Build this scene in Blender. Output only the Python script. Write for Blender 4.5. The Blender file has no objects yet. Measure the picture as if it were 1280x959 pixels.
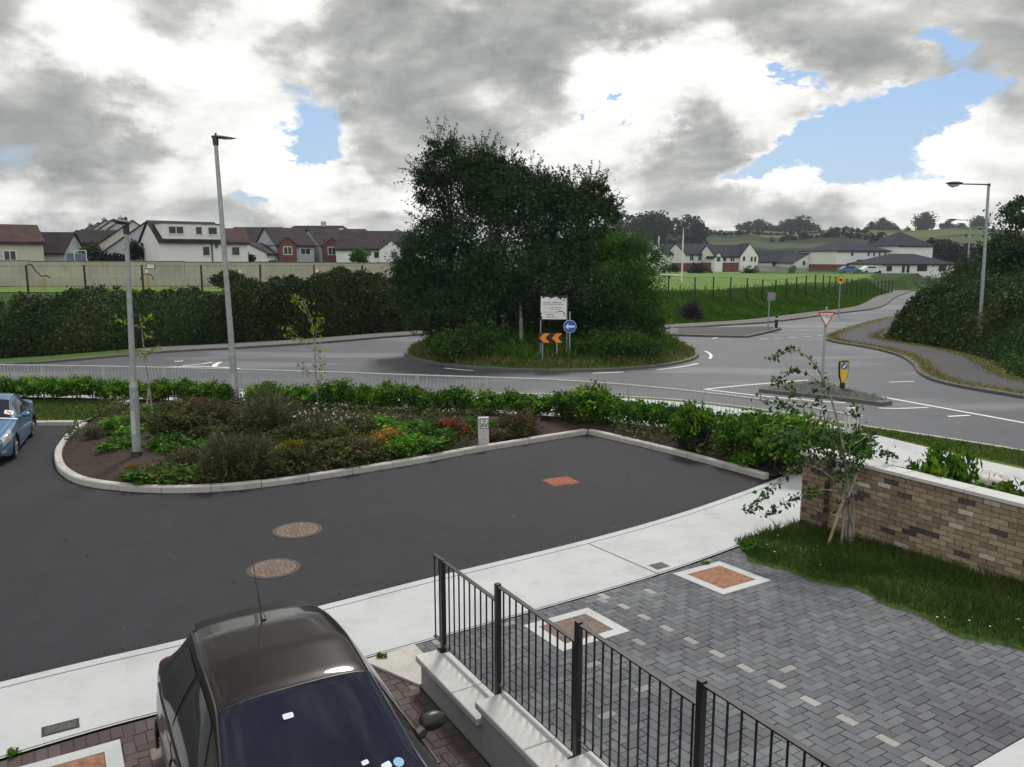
import bpy, bmesh, math, random
import numpy as np
from mathutils import Vector, Matrix
from mathutils.geometry import tessellate_polygon

random.seed(7)
rng = np.random.default_rng(11)
SC = bpy.context.scene
COL = SC.collection
PI = math.pi
R = math.radians

# ------------------------------------------------------------------ camera maths
FPX, HCAM = 985.0, 4.5
PITCH = math.atan((479.5 - 325) / FPX)
_cp, _sp = math.cos(PITCH), math.sin(PITCH)

def ray(px, py):
    u = (px - 640) / FPX
    v = (479.5 - py) / FPX
    return (u, _cp + v * _sp, -_sp + v * _cp)

def gp(px, py, z=0.0):          # point of the height z seen at a photo pixel
    d = ray(px, py)
    t = (z - HCAM) / d[2]
    return Vector((d[0] * t, d[1] * t, z))

def at(px, py, Y):              # point at the distance Y seen at a photo pixel
    d = ray(px, py)
    t = Y / d[1]
    return Vector((d[0] * t, Y, HCAM + d[2] * t))

# ------------------------------------------------------------------ materials
def new_mat(name):
    m = bpy.data.materials.new(name)
    m.use_nodes = True
    nt = m.node_tree
    b = nt.nodes['Principled BSDF']
    return m, nt, b

def nd(nt, kind, **kw):
    n = nt.nodes.new(kind)
    for k, v in kw.items():
        if k in n.inputs.keys():
            n.inputs[k].default_value = v
        else:
            setattr(n, k, v)
    return n

def ramp(nt, fac, stops):
    r = nt.nodes.new('ShaderNodeValToRGB')
    els = r.color_ramp.elements
    while len(els) < len(stops):
        els.new(0.5)
    for e, (p, c) in zip(els, stops):
        e.position = p
        e.color = (c[0], c[1], c[2], 1)
    nt.links.new(fac, r.inputs['Fac'])
    return r.outputs['Color']

def mixc(nt, fac, a, b, mode='MIX'):
    n = nt.nodes.new('ShaderNodeMix')
    n.data_type = 'RGBA'
    n.blend_type = mode
    for sock, v in ((n.inputs[0], fac), (n.inputs[6], a), (n.inputs[7], b)):
        if hasattr(v, 'is_linked') or isinstance(v, bpy.types.NodeSocket):
            nt.links.new(v, sock)
        elif isinstance(v, (int, float)):
            sock.default_value = v
        else:
            sock.default_value = (v[0], v[1], v[2], 1)
    return n.outputs[2]

def noise(nt, scale, detail=4, rough=0.55, coord='Object', vec=None, stretch=None):
    if vec is None:
        tc = nt.nodes.new('ShaderNodeTexCoord')
        vec = tc.outputs[coord]
    if stretch:
        mp = nt.nodes.new('ShaderNodeMapping')
        mp.inputs['Scale'].default_value = stretch
        nt.links.new(vec, mp.inputs['Vector'])
        vec = mp.outputs['Vector']
    n = nd(nt, 'ShaderNodeTexNoise', Scale=scale, Detail=detail, Roughness=rough)
    nt.links.new(vec, n.inputs['Vector'])
    return n.outputs['Fac']

def bump(nt, b, h, strength=0.3, dist=0.02):
    n = nd(nt, 'ShaderNodeBump', Strength=strength, Distance=dist)
    nt.links.new(h, n.inputs['Height'])
    nt.links.new(n.outputs['Normal'], b.inputs['Normal'])

def simple(name, col, rough=0.6, metal=0.0, var=0.12, scale=6.0, coat=0.0, spec=0.5, bumpd=0.0):
    m, nt, b = new_mat(name)
    f = noise(nt, scale, 5)
    c0 = [max(0, c * (1 - var)) for c in col]
    c1 = [min(1, c * (1 + var)) for c in col]
    nt.links.new(ramp(nt, f, [(0.3, c0), (0.7, c1)]), b.inputs['Base Color'])
    b.inputs['Roughness'].default_value = rough
    b.inputs['Metallic'].default_value = metal
    b.inputs['Coat Weight'].default_value = coat
    b.inputs['Specular IOR Level'].default_value = spec
    if bumpd:
        bump(nt, b, noise(nt, scale * 8, 4), 0.4, bumpd)
    return m

def leaf_mat(name, stops, trans=0.25, rough=0.7, objvar=0.25):
    """leaf colour from a random per-leaf tint plus a little per plant"""
    m, nt, b = new_mat(name)
    a = nd(nt, 'ShaderNodeAttribute', attribute_name='tint')
    col = ramp(nt, a.outputs['Fac'], stops)
    oi = nt.nodes.new('ShaderNodeObjectInfo')
    hs = nt.nodes.new('ShaderNodeHueSaturation')
    mr = nd(nt, 'ShaderNodeMapRange')
    mr.inputs['To Min'].default_value = 1 - objvar
    mr.inputs['To Max'].default_value = 1 + objvar
    nt.links.new(oi.outputs['Random'], mr.inputs['Value'])
    nt.links.new(mr.outputs['Result'], hs.inputs['Value'])
    nt.links.new(col, hs.inputs['Color'])
    nt.links.new(hs.outputs['Color'], b.inputs['Base Color'])
    b.inputs['Roughness'].default_value = rough
    b.inputs['Specular IOR Level'].default_value = 0.15
    tr = nt.nodes.new('ShaderNodeBsdfTranslucent')
    nt.links.new(hs.outputs['Color'], tr.inputs['Color'])
    mx = nt.nodes.new('ShaderNodeMixShader')
    mx.inputs['Fac'].default_value = trans
    out = nt.nodes['Material Output']
    nt.links.new(b.outputs['BSDF'], mx.inputs[1])
    nt.links.new(tr.outputs['BSDF'], mx.inputs[2])
    nt.links.new(mx.outputs['Shader'], out.inputs['Surface'])
    return m

def asphalt(name, base, patch, speck=0.5, stain=None):
    m, nt, b = new_mat(name)
    big = noise(nt, 0.35, 5, 0.6)
    mid = noise(nt, 2.2, 7, 0.72)
    fine = noise(nt, 160, 2, 0.7)
    c = ramp(nt, big, [(0.3, base), (0.72, patch)])
    c = mixc(nt, 0.5, c, ramp(nt, mid, [(0.32, [x * 0.6 for x in base]), (0.7, [x * 1.5 for x in base])]))
    grit = noise(nt, 420, 1, 0.5)
    c = mixc(nt, ramp(nt, grit, [(0.66, (0, 0, 0)), (0.72, (0.5, 0.5, 0.5))]), c, [min(1, x * 3 + 0.05) for x in base])
    c = mixc(nt, speck, c, ramp(nt, fine, [(0.3, (0.35, 0.35, 0.35)), (0.55, (1, 1, 1)), (0.75, (1.9, 1.9, 1.9))]), 'MULTIPLY')
    if stain:
        st = noise(nt, 0.12, 3, 0.5, stretch=(1.0, 3.0, 1))
        c = mixc(nt, ramp(nt, st, [(0.52, (0, 0, 0)), (0.62, (0.6, 0.6, 0.6))]), c, stain)
    nt.links.new(c, b.inputs['Base Color'])
    b.inputs['Roughness'].default_value = 0.6 if name == 'asphalt_road' else 0.8
    b.inputs['Specular IOR Level'].default_value = 0.4 if name == 'asphalt_road' else 0.3
    bump(nt, b, fine, 0.5, 0.006)
    return m

def concrete(name, col, var=0.18, scale=1.2, rough=0.8, dirt=0.35, spots=True):
    m, nt, b = new_mat(name)
    a = noise(nt, scale, 6, 0.6)
    f = noise(nt, 40, 4, 0.6)
    c = ramp(nt, a, [(0.28, [x * (1 - var) for x in col]), (0.5, col), (0.75, [min(1, x * (1 + var * 0.5)) for x in col])])
    c = mixc(nt, 0.4, c, ramp(nt, f, [(0.3, (0.75, 0.75, 0.75)), (0.6, (1, 1, 1))]), 'MULTIPLY')
    if dirt:
        s = noise(nt, scale * 2.7, 6, 0.7)
        c = mixc(nt, ramp(nt, s, [(0.54, (0, 0, 0)), (0.75, (dirt, dirt, dirt))]), c, [x * 0.5 for x in (col[0], col[1] * 0.98, col[2] * 0.9)])
    nt.links.new(c, b.inputs['Base Color'])
    b.inputs['Roughness'].default_value = rough
    b.inputs['Specular IOR Level'].default_value = 0.3
    bump(nt, b, f, 0.25, 0.004)
    return m

MT = {}
MT['asphalt_estate'] = asphalt('asphalt_estate', (0.020, 0.020, 0.026), (0.033, 0.032, 0.041), 0.7)
MT['asphalt_road'] = asphalt('asphalt_road', (0.050, 0.057, 0.072), (0.082, 0.090, 0.108), 0.5, stain=(0.16, 0.168, 0.18))
MT['asphalt_path'] = asphalt('asphalt_path', (0.045, 0.047, 0.052), (0.068, 0.068, 0.072), 0.5)
MT['concrete_pale'] = concrete('concrete_pale', (0.47, 0.49, 0.51), 0.16, 0.9, 0.75, 0.4)
MT['concrete_kerb'] = concrete('concrete_kerb', (0.46, 0.45, 0.43), 0.2, 2.0, 0.85, 0.5)
MT['concrete_grey'] = concrete('concrete_grey', (0.135, 0.134, 0.13), 0.2, 1.0, 0.85, 0.5)
MT['concrete_wall'] = concrete('concrete_wall', (0.46, 0.44, 0.37), 0.22, 0.5, 0.9, 0.6)
MT['coping'] = concrete('coping', (0.54, 0.545, 0.54), 0.12, 2.2, 0.75, 0.35)
MT['render_grey'] = concrete('render_grey', (0.40, 0.40, 0.43), 0.12, 1.5, 0.85, 0.3)
MT['white_paint'] = simple('white_road_paint', (0.72, 0.72, 0.70), 0.7, 0, 0.25, 14)
MT['galv'] = simple('galvanised_steel', (0.36, 0.39, 0.41), 0.5, 0.35, 0.18, 9)
MT['galv_light'] = simple('galvanised_rail', (0.50, 0.53, 0.55), 0.5, 0.2, 0.15, 9)
MT['black_steel'] = simple('black_painted_steel', (0.012, 0.013, 0.014), 0.4, 0.0, 0.3, 12)
MT['lamp_head'] = simple('dark_lamp_housing', (0.05, 0.055, 0.06), 0.5, 0.2, 0.2, 8)
MT['lamp_glass'] = simple('lamp_glass', (0.45, 0.47, 0.48), 0.2, 0, 0.1, 8)
MT['dark_plastic'] = simple('dark_plastic', (0.02, 0.02, 0.021), 0.45, 0, 0.2, 10)
MT['rubber'] = simple('tyre_rubber', (0.018, 0.018, 0.018), 0.85, 0, 0.2, 20)
MT['alloy'] = simple('alloy_rim', (0.45, 0.46, 0.48), 0.3, 0.8, 0.1, 12)
MT['bark_pale'] = simple('birch_bark', (0.25, 0.23, 0.20), 0.85, 0, 0.75, 9, bumpd=0.01)
MT['bark_dark'] = simple('dark_bark', (0.055, 0.045, 0.035), 0.9, 0, 0.4, 8, bumpd=0.02)
MT['stake'] = simple('wooden_stake', (0.36, 0.28, 0.19), 0.8, 0, 0.3, 12)
MT['soil'] = None
MT['white_render'] = concrete('white_house_render', (0.82, 0.83, 0.83), 0.08, 0.4, 0.85, 0.15)
MT['cream_render'] = concrete('cream_house_render', (0.60, 0.58, 0.50), 0.10, 0.4, 0.85, 0.2)
MT['grey_render'] = concrete('grey_house_render', (0.46, 0.49, 0.53), 0.10, 0.4, 0.85, 0.2)
MT['slate'] = simple('slate_roof', (0.028, 0.034, 0.048), 0.9, 0, 0.3, 1.2, spec=0.15)
MT['slate_purple'] = simple('dark_tile_roof', (0.036, 0.030, 0.036), 0.9, 0, 0.3, 1.0, spec=0.15)
MT['tile_brown'] = simple('brown_tile_roof', (0.065, 0.038, 0.036), 0.9, 0, 0.3, 1.0, spec=0.15)
MT['brick_far'] = simple('red_brick_far', (0.17, 0.065, 0.055), 0.85, 0, 0.3, 3)
MT['window_dark'] = simple('window_glass', (0.025, 0.03, 0.037), 0.12, 0, 0.2, 3)
MT['white_upvc'] = simple('white_frame', (0.72, 0.73, 0.73), 0.5, 0, 0.05, 3)
MT['rust'] = simple('rusty_iron', (0.24, 0.115, 0.065), 0.85, 0, 0.45, 14, bumpd=0.006)
MT['rust_brown'] = simple('brown_rusted_iron', (0.15, 0.11, 0.085), 0.85, 0, 0.4, 14, bumpd=0.006)
MT['iron'] = simple('cast_iron', (0.075, 0.07, 0.066), 0.75, 0.2, 0.35, 18, bumpd=0.006)
MT['orange_iron'] = simple('orange_rust_patch', (0.26, 0.085, 0.045), 0.9, 0, 0.45, 10, bumpd=0.006)
MT['blue_sign'] = simple('blue_sign_face', (0.012, 0.10, 0.50), 0.4, 0, 0.05, 3)
MT['white_sign'] = simple('white_sign_face', (0.78, 0.78, 0.76), 0.45, 0, 0.06, 3)
MT['red_sign'] = simple('red_sign_border', (0.45, 0.02, 0.03), 0.45, 0, 0.08, 3)
MT['yellow_sign'] = simple('yellow_sign_face', (0.80, 0.52, 0.03), 0.45, 0, 0.1, 5)
MT['orange_sign'] = simple('orange_sign_face', (0.85, 0.26, 0.02), 0.45, 0, 0.08, 5)
MT['black_sign'] = simple('black_sign_face', (0.012, 0.012, 0.015), 0.5, 0, 0.1, 5)
MT['grey_back'] = simple('sign_back', (0.30, 0.31, 0.32), 0.5, 0.3, 0.1, 5)
MT['ink'] = simple('dark_ink', (0.03, 0.03, 0.035), 0.6, 0, 0.1, 5)
MT['faded_ink'] = simple('faded_ink', (0.30, 0.32, 0.35), 0.6, 0, 0.3, 5)
MT['yellow_paint'] = simple('yellow_equipment', (0.42, 0.31, 0.14), 0.5, 0, 0.1, 5)
MT['blue_tarp'] = simple('blue_tarpaulin', (0.10, 0.15, 0.24), 0.6, 0, 0.2, 3)
MT['stone_pale'] = simple('pale_boulder', (0.58, 0.56, 0.54), 0.85, 0, 0.25, 3, bumpd=0.03)
MT['flower_white'] = simple('white_petals', (0.80, 0.80, 0.74), 0.6, 0, 0.05, 3)
MT['flower_yellow'] = simple('yellow_petals', (0.75, 0.60, 0.20), 0.6, 0, 0.05, 3)

def soil_mat():
    m, nt, b = new_mat('dark_bark_mulch_soil')
    f = noise(nt, 9, 6, 0.7)
    g = noise(nt, 55, 4, 0.7)
    c = ramp(nt, f, [(0.3, (0.024, 0.013, 0.011)), (0.6, (0.058, 0.032, 0.027)), (0.8, (0.12, 0.075, 0.06))])
    c = mixc(nt, 0.6, c, ramp(nt, g, [(0.3, (0.4, 0.4, 0.4)), (0.7, (1.5, 1.5, 1.5))]), 'MULTIPLY')
    nt.links.new(c, b.inputs['Base Color'])
    b.inputs['Roughness'].default_value = 0.95
    bump(nt, b, g, 0.9, 0.05)
    return m
MT['soil'] = soil_mat()

def grass_mat(name, a, bcol, dry, s1=0.6, s2=14, dryamt=0.5):
    m, nt, b = new_mat(name)
    f = noise(nt, s1, 5, 0.6)
    g = noise(nt, s2, 5, 0.7)
    c = ramp(nt, f, [(0.3, a), (0.7, bcol)])
    d = noise(nt, s1 * 2.3, 5, 0.65)
    c = mixc(nt, ramp(nt, d, [(0.5, (0, 0, 0)), (0.72, (dryamt,) * 3)]), c, dry)
    c = mixc(nt, 0.7, c, ramp(nt, g, [(0.3, (0.45, 0.45, 0.45)), (0.7, (1.4, 1.4, 1.4))]), 'MULTIPLY')
    nt.links.new(c, b.inputs['Base Color'])
    b.inputs['Roughness'].default_value = 0.9
    b.inputs['Specular IOR Level'].default_value = 0.2
    bump(nt, b, g, 0.8, 0.06)
    return m
MT['grass_lawn'] = grass_mat('lawn_grass', (0.075, 0.115, 0.014), (0.115, 0.155, 0.022), (0.15, 0.15, 0.04))
MT['grass_field'] = grass_mat('playing_field_grass', (0.075, 0.155, 0.020), (0.115, 0.205, 0.032), (0.14, 0.19, 0.05), 0.08, 2.0, 0.4)
MT['grass_bank'] = grass_mat('rough_bank_grass', (0.034, 0.078, 0.014), (0.062, 0.12, 0.020), (0.095, 0.11, 0.03), 0.35, 5)
MT['grass_dry'] = grass_mat('dry_verge_grass', (0.085, 0.085, 0.030), (0.14, 0.12, 0.055), (0.05, 0.08, 0.02), 0.5, 8)

MT['leaf_tree'] = leaf_mat('dark_tree_leaves', [(0, (0.0128, 0.0355, 0.0157)), (0.6, (0.0286, 0.0683, 0.0258)), (1, (0.0525, 0.1092, 0.0327))], 0.18)
MT['leaf_willow'] = leaf_mat('light_bush_leaves', [(0, (0.0202, 0.0639, 0.0105)), (0.6, (0.0474, 0.1203, 0.0150)), (1, (0.0869, 0.1760, 0.0253))], 0.25)
MT['leaf_hedge'] = leaf_mat('hedge_leaves', [(0, (0.0160, 0.0721, 0.0086)), (0.55, (0.0533, 0.1546, 0.0110)), (0.92, (0.1200, 0.2526, 0.0173)), (1, (0.2600, 0.3687, 0.0500))], 0.22)
MT['leaf_bank'] = leaf_mat('wild_hedge_leaves', [(0, (0.014, 0.030, 0.010)), (0.5, (0.028, 0.056, 0.016)), (0.9, (0.052, 0.080, 0.024)), (1, (0.085, 0.092, 0.036))], 0.15)
MT['leaf_dead'] = leaf_mat('brown_dead_leaves', [(0, (0.0354, 0.0210, 0.0138)), (0.6, (0.0698, 0.0396, 0.0252)), (1, (0.1071, 0.0682, 0.0366))], 0.1)
MT['leaf_bramble'] = leaf_mat('bramble_leaves', [(0, (0.0144, 0.0469, 0.0112)), (0.6, (0.0382, 0.0934, 0.0154)), (1, (0.0846, 0.1496, 0.0261))], 0.2)
MT['leaf_green'] = leaf_mat('bright_ground_leaves', [(0, (0.0242, 0.0926, 0.0089)), (0.6, (0.0654, 0.1932, 0.0130)), (1, (0.1512, 0.2997, 0.0272))], 0.25)
MT['leaf_olive'] = leaf_mat('olive_heath_leaves', [(0, (0.024, 0.040, 0.012)), (0.5, (0.058, 0.082, 0.022)), (0.9, (0.115, 0.130, 0.038)), (1, (0.17, 0.15, 0.06))], 0.2)
MT['leaf_grey'] = leaf_mat('grey_green_leaves', [(0, (0.042, 0.050, 0.022)), (0.6, (0.085, 0.098, 0.044)), (1, (0.15, 0.155, 0.080))], 0.2)
MT['leaf_brown'] = leaf_mat('brown_twiggy_leaves', [(0, (0.034, 0.026, 0.014)), (0.6, (0.085, 0.066, 0.034)), (1, (0.15, 0.115, 0.06))], 0.15)
MT['leaf_yellow'] = leaf_mat('yellow_leaves', [(0, (0.10, 0.095, 0.012)), (0.6, (0.22, 0.19, 0.02)), (1, (0.34, 0.28, 0.03))], 0.25)
MT['leaf_orange'] = leaf_mat('orange_leaves', [(0, (0.12, 0.075, 0.015)), (0.6, (0.28, 0.16, 0.03)), (1, (0.42, 0.27, 0.05))], 0.25)
MT['leaf_red'] = leaf_mat('red_leaves', [(0, (0.0809, 0.0208, 0.0147)), (0.6, (0.2065, 0.0448, 0.0248)), (1, (0.3527, 0.0986, 0.0447))], 0.2)
MT['leaf_purple'] = leaf_mat('dusky_purple_leaves', [(0, (0.020, 0.014, 0.018)), (0.6, (0.042, 0.030, 0.036)), (1, (0.075, 0.055, 0.06))], 0.15)
MT['leaf_birch'] = leaf_mat('sapling_leaves', [(0, (0.0114, 0.0324, 0.0084)), (0.6, (0.0330, 0.0808, 0.0150)), (1, (0.0729, 0.1476, 0.0280))], 0.15)
MT['leaf_sapling'] = leaf_mat('yellow_green_leaves', [(0, (0.1010, 0.1700, 0.0113)), (0.6, (0.2213, 0.3076, 0.0143)), (1, (0.4199, 0.4889, 0.0576))], 0.3)
MT['leaf_far'] = leaf_mat('far_tree_leaves', [(0, (0.008, 0.016, 0.017)), (0.6, (0.014, 0.026, 0.025)), (1, (0.024, 0.040, 0.032))], 0.05)
MT['blade'] = leaf_mat('grass_blades', [(0, (0.026, 0.056, 0.010)), (0.6, (0.060, 0.115, 0.020)), (0.9, (0.11, 0.165, 0.036)), (1, (0.17, 0.17, 0.06))], 0.22)
MT['blade_dark'] = leaf_mat('rough_grass_blades', [(0, (0.0221, 0.0700, 0.0074)), (0.6, (0.0579, 0.1462, 0.0119)), (0.95, (0.1149, 0.1977, 0.0284)), (1, (0.2115, 0.1931, 0.0643))], 0.2)
MT['blade_dry'] = leaf_mat('dry_grass_blades', [(0, (0.0779, 0.0911, 0.0211)), (0.6, (0.1578, 0.1446, 0.0456)), (1, (0.2678, 0.2282, 0.0962))], 0.2)

# ------------------------------------------------------------------ mesh helpers
class MB:
    """collects simple shapes; build() links them as ONE mesh object"""
    def __init__(s):
        s.v, s.f, s.mi = [], [], []
    def add(s, vs, fs, mi=0):
        o = len(s.v)
        s.v += [tuple(v) for v in vs]
        s.f += [tuple(i + o for i in f) for f in fs]
        s.mi += [mi] * len(fs)
        return s
    def box(s, c, size, mi=0, M=None):
        x, y, z = [q / 2 for q in size]
        vs = [Vector((sx * x, sy * y, sz * z)) for sz in (-1, 1) for sy in (-1, 1) for sx in (-1, 1)]
        if M is not None:
            vs = [M @ v for v in vs]
        vs = [v + Vector(c) for v in vs]
        return s.add(vs, [(0, 2, 3, 1), (4, 5, 7, 6), (0, 1, 5, 4), (2, 6, 7, 3), (0, 4, 6, 2), (1, 3, 7, 5)], mi)
    def tube(s, pts, radii, n=8, mi=0, caps=True):
        pts = [Vector(p) for p in pts]
        if not hasattr(radii, '__len__'):
            radii = [radii] * len(pts)
        rings = []
        ref = Vector((0, 0, 1))
        for i, p in enumerate(pts):
            d = (pts[min(i + 1, len(pts) - 1)] - pts[max(i - 1, 0)]).normalized()
            r0 = ref if abs(d.dot(ref)) < 0.95 else Vector((1, 0, 0))
            a = d.cross(r0).normalized()
            b = d.cross(a)
            rings.append([p + (a * math.cos(2 * PI * k / n) + b * math.sin(2 * PI * k / n)) * radii[i] for k in range(n)])
        vs = [v for r_ in rings for v in r_]
        fs = []
        for i in range(len(pts) - 1):
            for k in range(n):
                fs.append((i * n + k, i * n + (k + 1) % n, (i + 1) * n + (k + 1) % n, (i + 1) * n + k))
        if caps:
            fs.append(tuple(range(n - 1, -1, -1)))
            fs.append(tuple((len(pts) - 1) * n + k for k in range(n)))
        return s.add(vs, fs, mi)
    def prism(s, outline, z0, z1, mi=0, M=None):
        """outline: list of (x, y); walls + top + bottom (tessellated)"""
        n = len(outline)
        ar = sum(outline[i][0] * outline[(i + 1) % n][1] - outline[(i + 1) % n][0] * outline[i][1] for i in range(n))
        if ar < 0:
            outline = outline[::-1]
        vs = [Vector((x, y, z0)) for x, y in outline] + [Vector((x, y, z1)) for x, y in outline]
        if M is not None:
            vs = [M @ v for v in vs]
        fs = [(i, (i + 1) % n, n + (i + 1) % n, n + i) for i in range(n)]
        tri = tessellate_polygon([[Vector((x, y, 0)) for x, y in outline]])
        for t in tri:
            a, b, c = [Vector((*outline[i], 0)) for i in t]
            if (b - a).cross(c - a).z < 0:
                t = t[::-1]
            fs.append(tuple(n + i for i in t))
            fs.append(tuple(t[::-1]))
        return s.add(vs, fs, mi)
    def cyl(s, c, r, h, n=16, mi=0, r2=None):
        return s.tube([Vector(c), Vector(c) + Vector((0, 0, h))], [r, r if r2 is None else r2], n, mi)
    def build(s, name, mats, parent=None, smooth=False, bevel=0):
        me = bpy.data.meshes.new(name)
        me.from_pydata(s.v, [], s.f)
        for m in (mats if isinstance(mats, (list, tuple)) else [mats]):
            me.materials.append(MT[m] if isinstance(m, str) else m)
        me.polygons.foreach_set('material_index', s.mi)
        if smooth:
            me.polygons.foreach_set('use_smooth', [True] * len(s.f))
        me.update()
        o = bpy.data.objects.new(name, me)
        COL.objects.link(o)
        if parent is not None:
            o.parent = parent
        if bevel:
            bv = o.modifiers.new('bevel', 'BEVEL')
            bv.width = bevel
            bv.segments = 2
            bv.limit_method = 'ANGLE'
        if smooth:
            try:
                me.set_sharp_from_angle(angle=R(40))
            except Exception:
                pass
        return o

def tag(o, label=None, cat=None, group=None, kind=None):
    if label: o['label'] = label
    if cat: o['category'] = cat
    if group: o['group'] = group
    if kind: o['kind'] = kind
    return o

def thing(name, label, cat, loc=(0, 0, 0), rotz=0.0, group=None):
    o = bpy.data.objects.new(name, None)
    COL.objects.link(o)
    o.location = loc
    o.rotation_euler = (0, 0, rotz)
    o.empty_display_size = 0.2
    return tag(o, label, cat, group)

def dup(root, loc, rotz=0.0, label=None, group=None, scale=None):
    r = root.copy()
    COL.objects.link(r)
    r.location = loc
    r.rotation_euler = (0, 0, rotz)
    if scale is not None:
        r.scale = scale if hasattr(scale, '__len__') else (scale,) * 3
    if label: r['label'] = label
    if group: r['group'] = group
    for ch in list(root.children):
        c = ch.copy()
        COL.objects.link(c)
        c.parent = r
        for g in ch.children:
            d = g.copy()
            COL.objects.link(d)
            d.parent = c
    return r

def quads_obj(name, V, mat, parent=None, tint=None, loops=4):
    """V: (n, 4, 3) array of separate quads (leaves, blades) as one mesh with a per-leaf tint"""
    me = quads_mesh(name, V, mat, tint)
    o = bpy.data.objects.new(name, me)
    COL.objects.link(o)
    if parent is not None:
        o.parent = parent
    return o

def quads_mesh(name, V, mat, tint=None):
    n, k = V.shape[0], V.shape[1]
    me = bpy.data.meshes.new(name)
    me.vertices.add(n * k)
    me.vertices.foreach_set('co', V.reshape(-1).astype(np.float32))
    me.loops.add(n * k)
    me.loops.foreach_set('vertex_index', np.arange(n * k, dtype=np.int32))
    me.polygons.add(n)
    me.polygons.foreach_set('loop_start', np.arange(0, n * k, k, dtype=np.int32))
    me.polygons.foreach_set('loop_total', np.full(n, k, dtype=np.int32))
    if tint is None:
        tint = rng.random(n)
    at_ = me.attributes.new('tint', 'FLOAT', 'POINT')
    at_.data.foreach_set('value', np.repeat(tint, k).astype(np.float32))
    me.materials.append(MT[mat] if isinstance(mat, str) else mat)
    me.update(calc_edges=True)
    me.validate()
    return me

def join_stems(o, mb, mat):
    """adds stem geometry to a leaf mesh object (second material)"""
    me = o.data
    me.materials.append(MT[mat])
    bm = bmesh.new()
    bm.from_mesh(me)
    lay = bm.verts.layers.float.get('tint')
    nv = [bm.verts.new(v) for v in mb.v]
    for f in mb.f:
        try:
            fa = bm.faces.new([nv[i] for i in f])
            fa.material_index = 1
        except ValueError:
            pass
    bm.to_mesh(me)
    bm.free()

def unit(a):
    return a / np.maximum(np.linalg.norm(a, axis=-1, keepdims=True), 1e-9)

def leaf_quads(P, length, width, up=0.3, dirv=None, spread=1.0):
    """rhombic leaves at the points P"""
    n = len(P)
    d = unit(rng.normal(size=(n, 3)) * spread + (0 if dirv is None else dirv))
    d[:, 2] += up * (rng.random(n) - 0.4)
    d = unit(d)
    t = unit(np.cross(d, rng.normal(size=(n, 3))))
    L = (length * (0.6 + 0.8 * rng.random(n)))[:, None]
    W = (width * (0.6 + 0.8 * rng.random(n)))[:, None]
    nrm = np.cross(d, t)
    a = P - d * L * 0.5
    c = P + d * L * 0.5
    m = P - d * L * 0.05
    return np.stack([a, m + t * W * 0.5 + nrm * W * 0.12, c, m - t * W * 0.5 + nrm * W * 0.12], axis=1)

def blob_points(n, lobes, shell=0.55, clusters=40, sig=0.16):
    """points in clumps through ellipsoid lobes: (cx,cy,cz, rx,ry,rz, weight)"""
    lobes = np.array(lobes, float)
    w = lobes[:, 6] / lobes[:, 6].sum()
    K = clusters
    idx = rng.choice(len(lobes), K, p=w)
    d = unit(rng.normal(size=(K, 3)))
    rad = shell + (1 - shell) * rng.random((K, 1)) ** 0.6
    rad *= 0.8 + 0.3 * rng.random((K, 1))
    cc = lobes[idx, :3] + d * rad * lobes[idx, 3:6]
    cs = sig * lobes[idx, 3:6].mean(1) * (0.6 + 0.9 * rng.random(K))
    ci = rng.integers(0, K, n)
    P = cc[ci] + rng.normal(size=(n, 3)) * cs[ci][:, None] * np.array([1, 1, 0.8])
    ctint = rng.random(K)
    return P, ctint[ci], cc

def blades(P, h, w, lean=0.5):
    n = len(P)
    ang = rng.random(n) * 2 * PI
    side = np.stack([np.cos(ang), np.sin(ang), np.zeros(n)], 1)
    la = rng.random(n) * 2 * PI
    ln = np.stack([np.cos(la), np.sin(la), np.zeros(n)], 1) * (lean * rng.random(n))[:, None]
    hh = (h * (0.5 + 0.9 * rng.random(n)))[:, None]
    ww = (w * (0.7 + 0.6 * rng.random(n)))[:, None]
    upv = np.array([0, 0, 1.0]) + ln * 0.5
    tip = P + (np.array([0, 0, 1.0]) + ln) * hh
    midp = P + upv * hh * 0.5
    return np.stack([P - side * ww * 0.4, midp - side * ww * 0.5, tip, midp + side * ww * 0.5], 1)

def in_poly(P, poly):
    poly = np.array(poly, float)
    x, y = P[:, 0], P[:, 1]
    ins = np.zeros(len(P), bool)
    j = len(poly) - 1
    for i in range(len(poly)):
        xi, yi = poly[i]
        xj, yj = poly[j]
        c = ((yi > y) != (yj > y)) & (x < (xj - xi) * (y - yi) / (yj - yi + 1e-12) + xi)
        ins ^= c
        j = i
    return ins

def scatter_poly(n, poly):
    poly = np.array(poly, float)
    lo, hi = poly.min(0), poly.max(0)
    out = []
    tot = 0
    while tot < n:
        Q = lo + rng.random((n * 2, 2)) * (hi - lo)
        Q = Q[in_poly(Q, poly)]
        out.append(Q)
        tot += len(Q)
    return np.concatenate(out)[:n]

def smooth_line(pts, n=6):
    """Catmull-Rom through 2D points"""
    P = [Vector((p[0], p[1])) for p in pts]
    P = [P[0] * 2 - P[1]] + P + [P[-1] * 2 - P[-2]]
    out = []
    for i in range(1, len(P) - 2):
        for k in range(n):
            t = k / n
            a, b, c, d = P[i - 1], P[i], P[i + 1], P[i + 2]
            out.append(0.5 * ((2 * b) + (c - a) * t + (2 * a - 5 * b + 4 * c - d) * t * t + (3 * b - a - 3 * c + d) * t ** 3))
    out.append(P[-2])
    return out

def offset_line(L, d):
    """shift a polyline sideways (left of its direction for d > 0)"""
    out = []
    for i, p in enumerate(L):
        a = L[max(i - 1, 0)]
        b = L[min(i + 1, len(L) - 1)]
        t = (Vector(b) - Vector(a)).normalized()
        out.append(Vector(p) + Vector((-t.y, t.x)) * d)
    return out

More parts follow.
